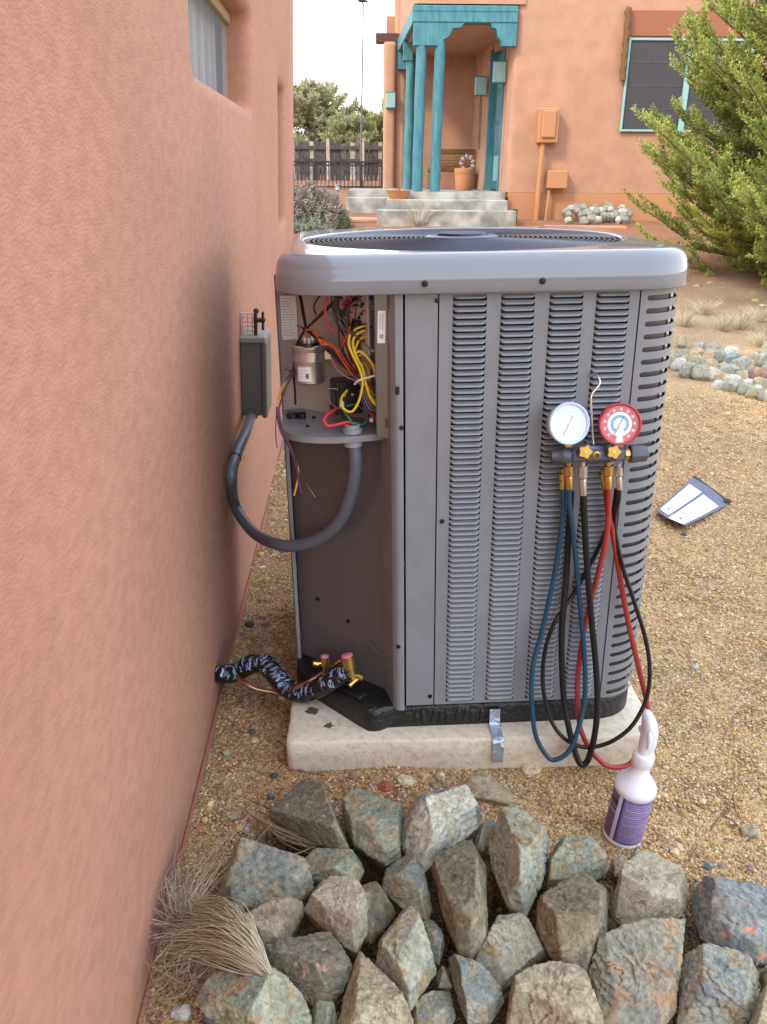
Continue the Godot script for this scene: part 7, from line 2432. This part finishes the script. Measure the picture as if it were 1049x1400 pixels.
func plants():
	juniper("big yellow green juniper at the right in front of the far house", Vector3(4.80, 0.27, -8.9), 4.4, 2.12, 430, 0.09, 7, Color(0.13, 0.185, 0.04), Color(0.43, 0.46, 0.11), 0.8)
	var p := Vector3(-1.636, 2.111, -25)
	juniper("taller pale olive tree behind the board fence at left", Vector3(p.x - 0.45, ground_y(-25), -25.0), Vector3(-1.964, 3.622, -25).y - ground_y(-25), 1.35, 46, 0.24, 12, Color(0.24, 0.25, 0.14), Color(0.42, 0.40, 0.22), 0.5, "trees behind the fence")
	p = Vector3(-1.027, 2.083, -24)
	juniper("low olive tree behind the fence left of the mast", Vector3(p.x, ground_y(-24), -24.0), Vector3(-1.175, 2.714, -24).y - ground_y(-24), 0.62, 26, 0.2, 13, Color(0.20, 0.23, 0.10), Color(0.38, 0.37, 0.18), 0.5, "trees behind the fence")
	p = Vector3(-0.099, 2.124, -25)
	juniper("green tree behind the fence right of the mast", Vector3(p.x + 0.5, ground_y(-25), -25.0), Vector3(-0.106, 2.962, -25).y - ground_y(-25), 1.3, 44, 0.22, 14, Color(0.16, 0.18, 0.07), Color(0.34, 0.32, 0.13), 0.5, "trees behind the fence")
	bush("grey_shrub", "silvery grey brown shrub at the end of the salmon wall", Vector3(-1.157, 0.576, -12.791), 0.62, 0.62, 2600, 0.085, Color(0.20, 0.17, 0.135), Color(0.38, 0.33, 0.27), 3)
	bush("green_shrub", "grey green low shrub right of the silvery shrub", Vector3(-0.858, 0.577, -12.808), 0.34, 0.34, 900, 0.07, Color(0.13, 0.17, 0.10), Color(0.30, 0.33, 0.20), 4)
	bush("sage_shrub", "pale sage clump in front of the silvery shrub", Vector3(-1.073, 0.547, -12.428), 0.34, 0.20, 700, 0.06, Color(0.24, 0.29, 0.21), Color(0.38, 0.42, 0.32), 5)
	var y := thing("dry_plant", "bare tan twiggy plant before the porch steps", "plant", Transform3D(Basis(), Vector3(0.484, 0.602, -13.12)))
	tuft(y, "twigs", Vector3.ZERO, 34, 0.42, 0.36, Color(0.34, 0.27, 0.15), 9)
	y = thing("dry_plant", "small straw coloured plant at the conduit's foot by the far house", "plant", Transform3D(Basis(), Vector3(2.466, 0.678, -14.074)))
	tuft(y, "twigs", Vector3.ZERO, 30, 0.18, 0.2, Color(0.36, 0.31, 0.17), 19)
	y = thing("dry_plant", "low olive dry plant before the river stones", "plant", Transform3D(Basis(), Vector3(2.985, 0.633, -13.522)))
	tuft(y, "twigs", Vector3.ZERO, 40, 0.14, 0.32, Color(0.30, 0.28, 0.14), 29)
	# pale dry grass on the far slope
	var k := 0
	for q in [[Vector3(2.831, 0.118, -7.006), "pale dry grass tuft on the slope below the juniper, left one"], [Vector3(2.998, 0.123, -7.057), "pale dry grass tuft on the slope below the juniper, larger right one"], [Vector3(3.245, 0.144, -7.319), "pale dry grass tuft at the right edge above the stone edging"], [Vector3(2.549, 0.129, -7.141), "pale dry grass tuft just right of the unit's corner"], [Vector3(2.952, 0.078, -6.488), "dry grass tuft at the right end of the edging"], [Vector3(2.867, 0.164, -7.576), "thin dry grass tuft higher on the slope"]]:
		y = thing("dry_grass_tuft", q[1], "grass tuft", Transform3D(Basis(), q[0]), "dry grass tufts on the slope")
		tuft(y, "blades", Vector3.ZERO, 110, 0.15, 0.15, Color(0.52, 0.45, 0.29), 50 + k, M.straw)
		k += 1
	# combed clump of dry grass among the rocks at the left
	var g := thing("dry_grass_clump", "combed pale dry grass clump lying over rocks by the salmon wall", "dry grass")
	straw_blades(g, "blades", [Vector3(-0.164, 0.09, -0.948), Vector3(-0.182, 0.1, -0.963)], [Vector3(-0.241, 0.1, -0.975), Vector3(-0.242, 0.13, -0.989), Vector3(-0.242, 0.13, -1.017), Vector3(-0.259, 0.12, -1.064)], [Vector3(-0.366, 0.04, -1.042), Vector3(-0.357, 0.06, -1.055), Vector3(-0.359, 0.06, -1.09), Vector3(-0.344, 0.06, -1.125)], 290, 0.017, 0.0010, Color(0.36, 0.28, 0.16), Color(0.72, 0.62, 0.42), 61)
	straw_blades(g, "loose_blades", [Vector3(-0.357, 0.05, -1.078), Vector3(-0.358, 0.05, -1.11)], [Vector3(-0.367, 0.06, -1.018), Vector3(-0.39, 0.07, -1.099), Vector3(-0.36, 0.07, -1.157), Vector3(-0.31, 0.06, -1.211)], [Vector3(-0.377, 0.02, -0.994), Vector3(-0.409, 0.03, -1.072), Vector3(-0.403, 0.03, -1.239), Vector3(-0.283, 0.03, -1.298), Vector3(-0.257, 0.03, -1.318)], 100, 0.05, 0.0008, Color(0.26, 0.20, 0.13), Color(0.56, 0.46, 0.30), 62)
	straw_blades(g, "loose_blades", [Vector3(-0.354, 0.05, -1.094), Vector3(-0.276, 0.05, -1.027)], [Vector3(-0.32, 0.06, -1.004), Vector3(-0.269, 0.06, -0.991)], [Vector3(-0.372, 0.02, -1.022), Vector3(-0.271, 0.03, -0.994)], 60, 0.045, 0.0008, Color(0.30, 0.24, 0.15), Color(0.50, 0.42, 0.28), 63)
	g = thing("dry_grass_wisp", "thin dry stems across the gravel below the dark wedge rock", "dry grass")
	straw_blades(g, "stems", [Vector3(-0.307, 0.01, -1.436), Vector3(-0.251, 0.02, -1.381)], [Vector3(-0.229, 0.03, -1.364), Vector3(-0.181, 0.03, -1.319)], [Vector3(-0.133, 0.03, -1.32), Vector3(-0.104, 0.02, -1.287)], 26, 0.012, 0.0008, Color(0.30, 0.22, 0.14), Color(0.50, 0.38, 0.25), 64)
	wire("stem", [Vector3(-0.198, 0.012, -1.298), Vector3(-0.165, 0.02, -1.298), Vector3(-0.124, 0.03, -1.314)], 0.0012, M.wire_amber if false else mat("straw_stem", 0.58, 0.47, 0.32, 0.8), g, 5)


# ---------------------------------------------------------------- loose gravel
func gravel():
	# dry twigs and leaf bits lying about
	var tr := RandomNumberGenerator.new()
	tr.seed = 17
	var where := [Vector3(-0.368, 0.004, -1.5), Vector3(-0.275, 0.004, -1.459), Vector3(-0.174, 0.004, -1.562), Vector3(0.272, 0.004, -1.438), Vector3(0.741, 0.004, -1.421), Vector3(-0.373, 0.004, -1.838), Vector3(0.699, 0.004, -1.699), Vector3(0.649, 0.004, -1.325), Vector3(0.809, 0.004, -1.491)]
	var said := ["short brown twig by the salmon wall above the dry grass", "bent brown twig above the dark wedge rock", "short twig before the pad's left end", "thin twig in front of the tall pointed boulder", "grey twig at the right edge of the gravel", "small twig under the taped pipe", "twig beside the pad's right end", "dark twig above the lichen rock", "curved twig on the right gravel"]
	for i in where.size():
		var a := tr.randf() * TAU
		var l := tr.randf_range(0.02, 0.05)
		var d := Vector3(cos(a), 0.05, sin(a)) * l
		var w := wire("twig", [where[i] - d, where[i] + Vector3(tr.randf_range(-0.01, 0.01), 0.004, tr.randf_range(-0.01, 0.01)), where[i] + d], tr.randf_range(0.0009, 0.0018), M.bark, self, 5, 3)
		meta(w, said[i], "twig", "dry twigs")
	var st := st0(true)
	var r := RandomNumberGenerator.new()
	r.seed = 90
	var top := []
	var low := []
	for k in 5:
		var a := TAU * k / 5.0
		top.append(Vector3(cos(a) * r.randf_range(0.7, 1.0), r.randf_range(0.1, 0.4), sin(a) * r.randf_range(0.7, 1.0)))
		low.append(Vector3(cos(a + 0.5) * 0.8, -0.4, sin(a + 0.5) * 0.8))
	for k in 5:
		var l := (k + 1) % 5
		face(st, [top[k], top[l], Vector3(0.1, 0.75, 0.0)], Vector3.ZERO)
		face(st, [top[k], top[l], low[k]], Vector3.ZERO)
		face(st, [low[k], low[l], top[l]], Vector3.ZERO)
	var mesh := done(st)
	var xs := []
	var cs := []
	var cols := [Color(0.54, 0.33, 0.13), Color(0.45, 0.26, 0.095), Color(0.62, 0.41, 0.185), Color(0.72, 0.53, 0.31), Color(0.35, 0.205, 0.08), Color(0.50, 0.295, 0.12), Color(0.40, 0.20, 0.12), Color(0.26, 0.20, 0.14), Color(0.58, 0.43, 0.27)]
	var n := 110000
	fn.seed = 4
	fn.noise_type = FastNoiseLite.TYPE_SIMPLEX_SMOOTH
	fn.fractal_type = FastNoiseLite.FRACTAL_FBM
	fn.fractal_octaves = 3
	fn.fractal_gain = 0.5
	fn.frequency = 1.0
	for i in n:
		var d := 0.85 * pow(5.2 / 0.85, pow(r.randf(), 0.8))
		var half := 0.5 * d + 0.15
		var x := r.randf_range(-0.62, half + 0.15)
		var z := -d
		var s := r.randf_range(0.0016, 0.0036) * (0.8 + 0.28 * d)
		var big := r.randf()
		var near_wall := x < 0.05 or z > -1.5
		if big < (0.012 if near_wall else 0.003):
			s *= r.randf_range(1.8, 3.2)
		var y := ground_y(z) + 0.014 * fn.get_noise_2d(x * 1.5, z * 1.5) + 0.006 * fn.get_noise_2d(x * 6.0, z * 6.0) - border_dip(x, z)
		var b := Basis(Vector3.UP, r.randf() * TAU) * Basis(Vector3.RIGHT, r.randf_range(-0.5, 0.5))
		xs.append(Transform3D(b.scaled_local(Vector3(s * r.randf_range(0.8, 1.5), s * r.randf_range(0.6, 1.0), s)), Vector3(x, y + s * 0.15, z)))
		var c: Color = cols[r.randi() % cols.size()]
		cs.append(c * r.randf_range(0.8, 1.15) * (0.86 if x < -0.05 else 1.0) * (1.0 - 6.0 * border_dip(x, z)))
	var g := thing("gravel", "loose tan granite grains strewn over the ground", "gravel")
	g.set_meta("kind", "stuff")
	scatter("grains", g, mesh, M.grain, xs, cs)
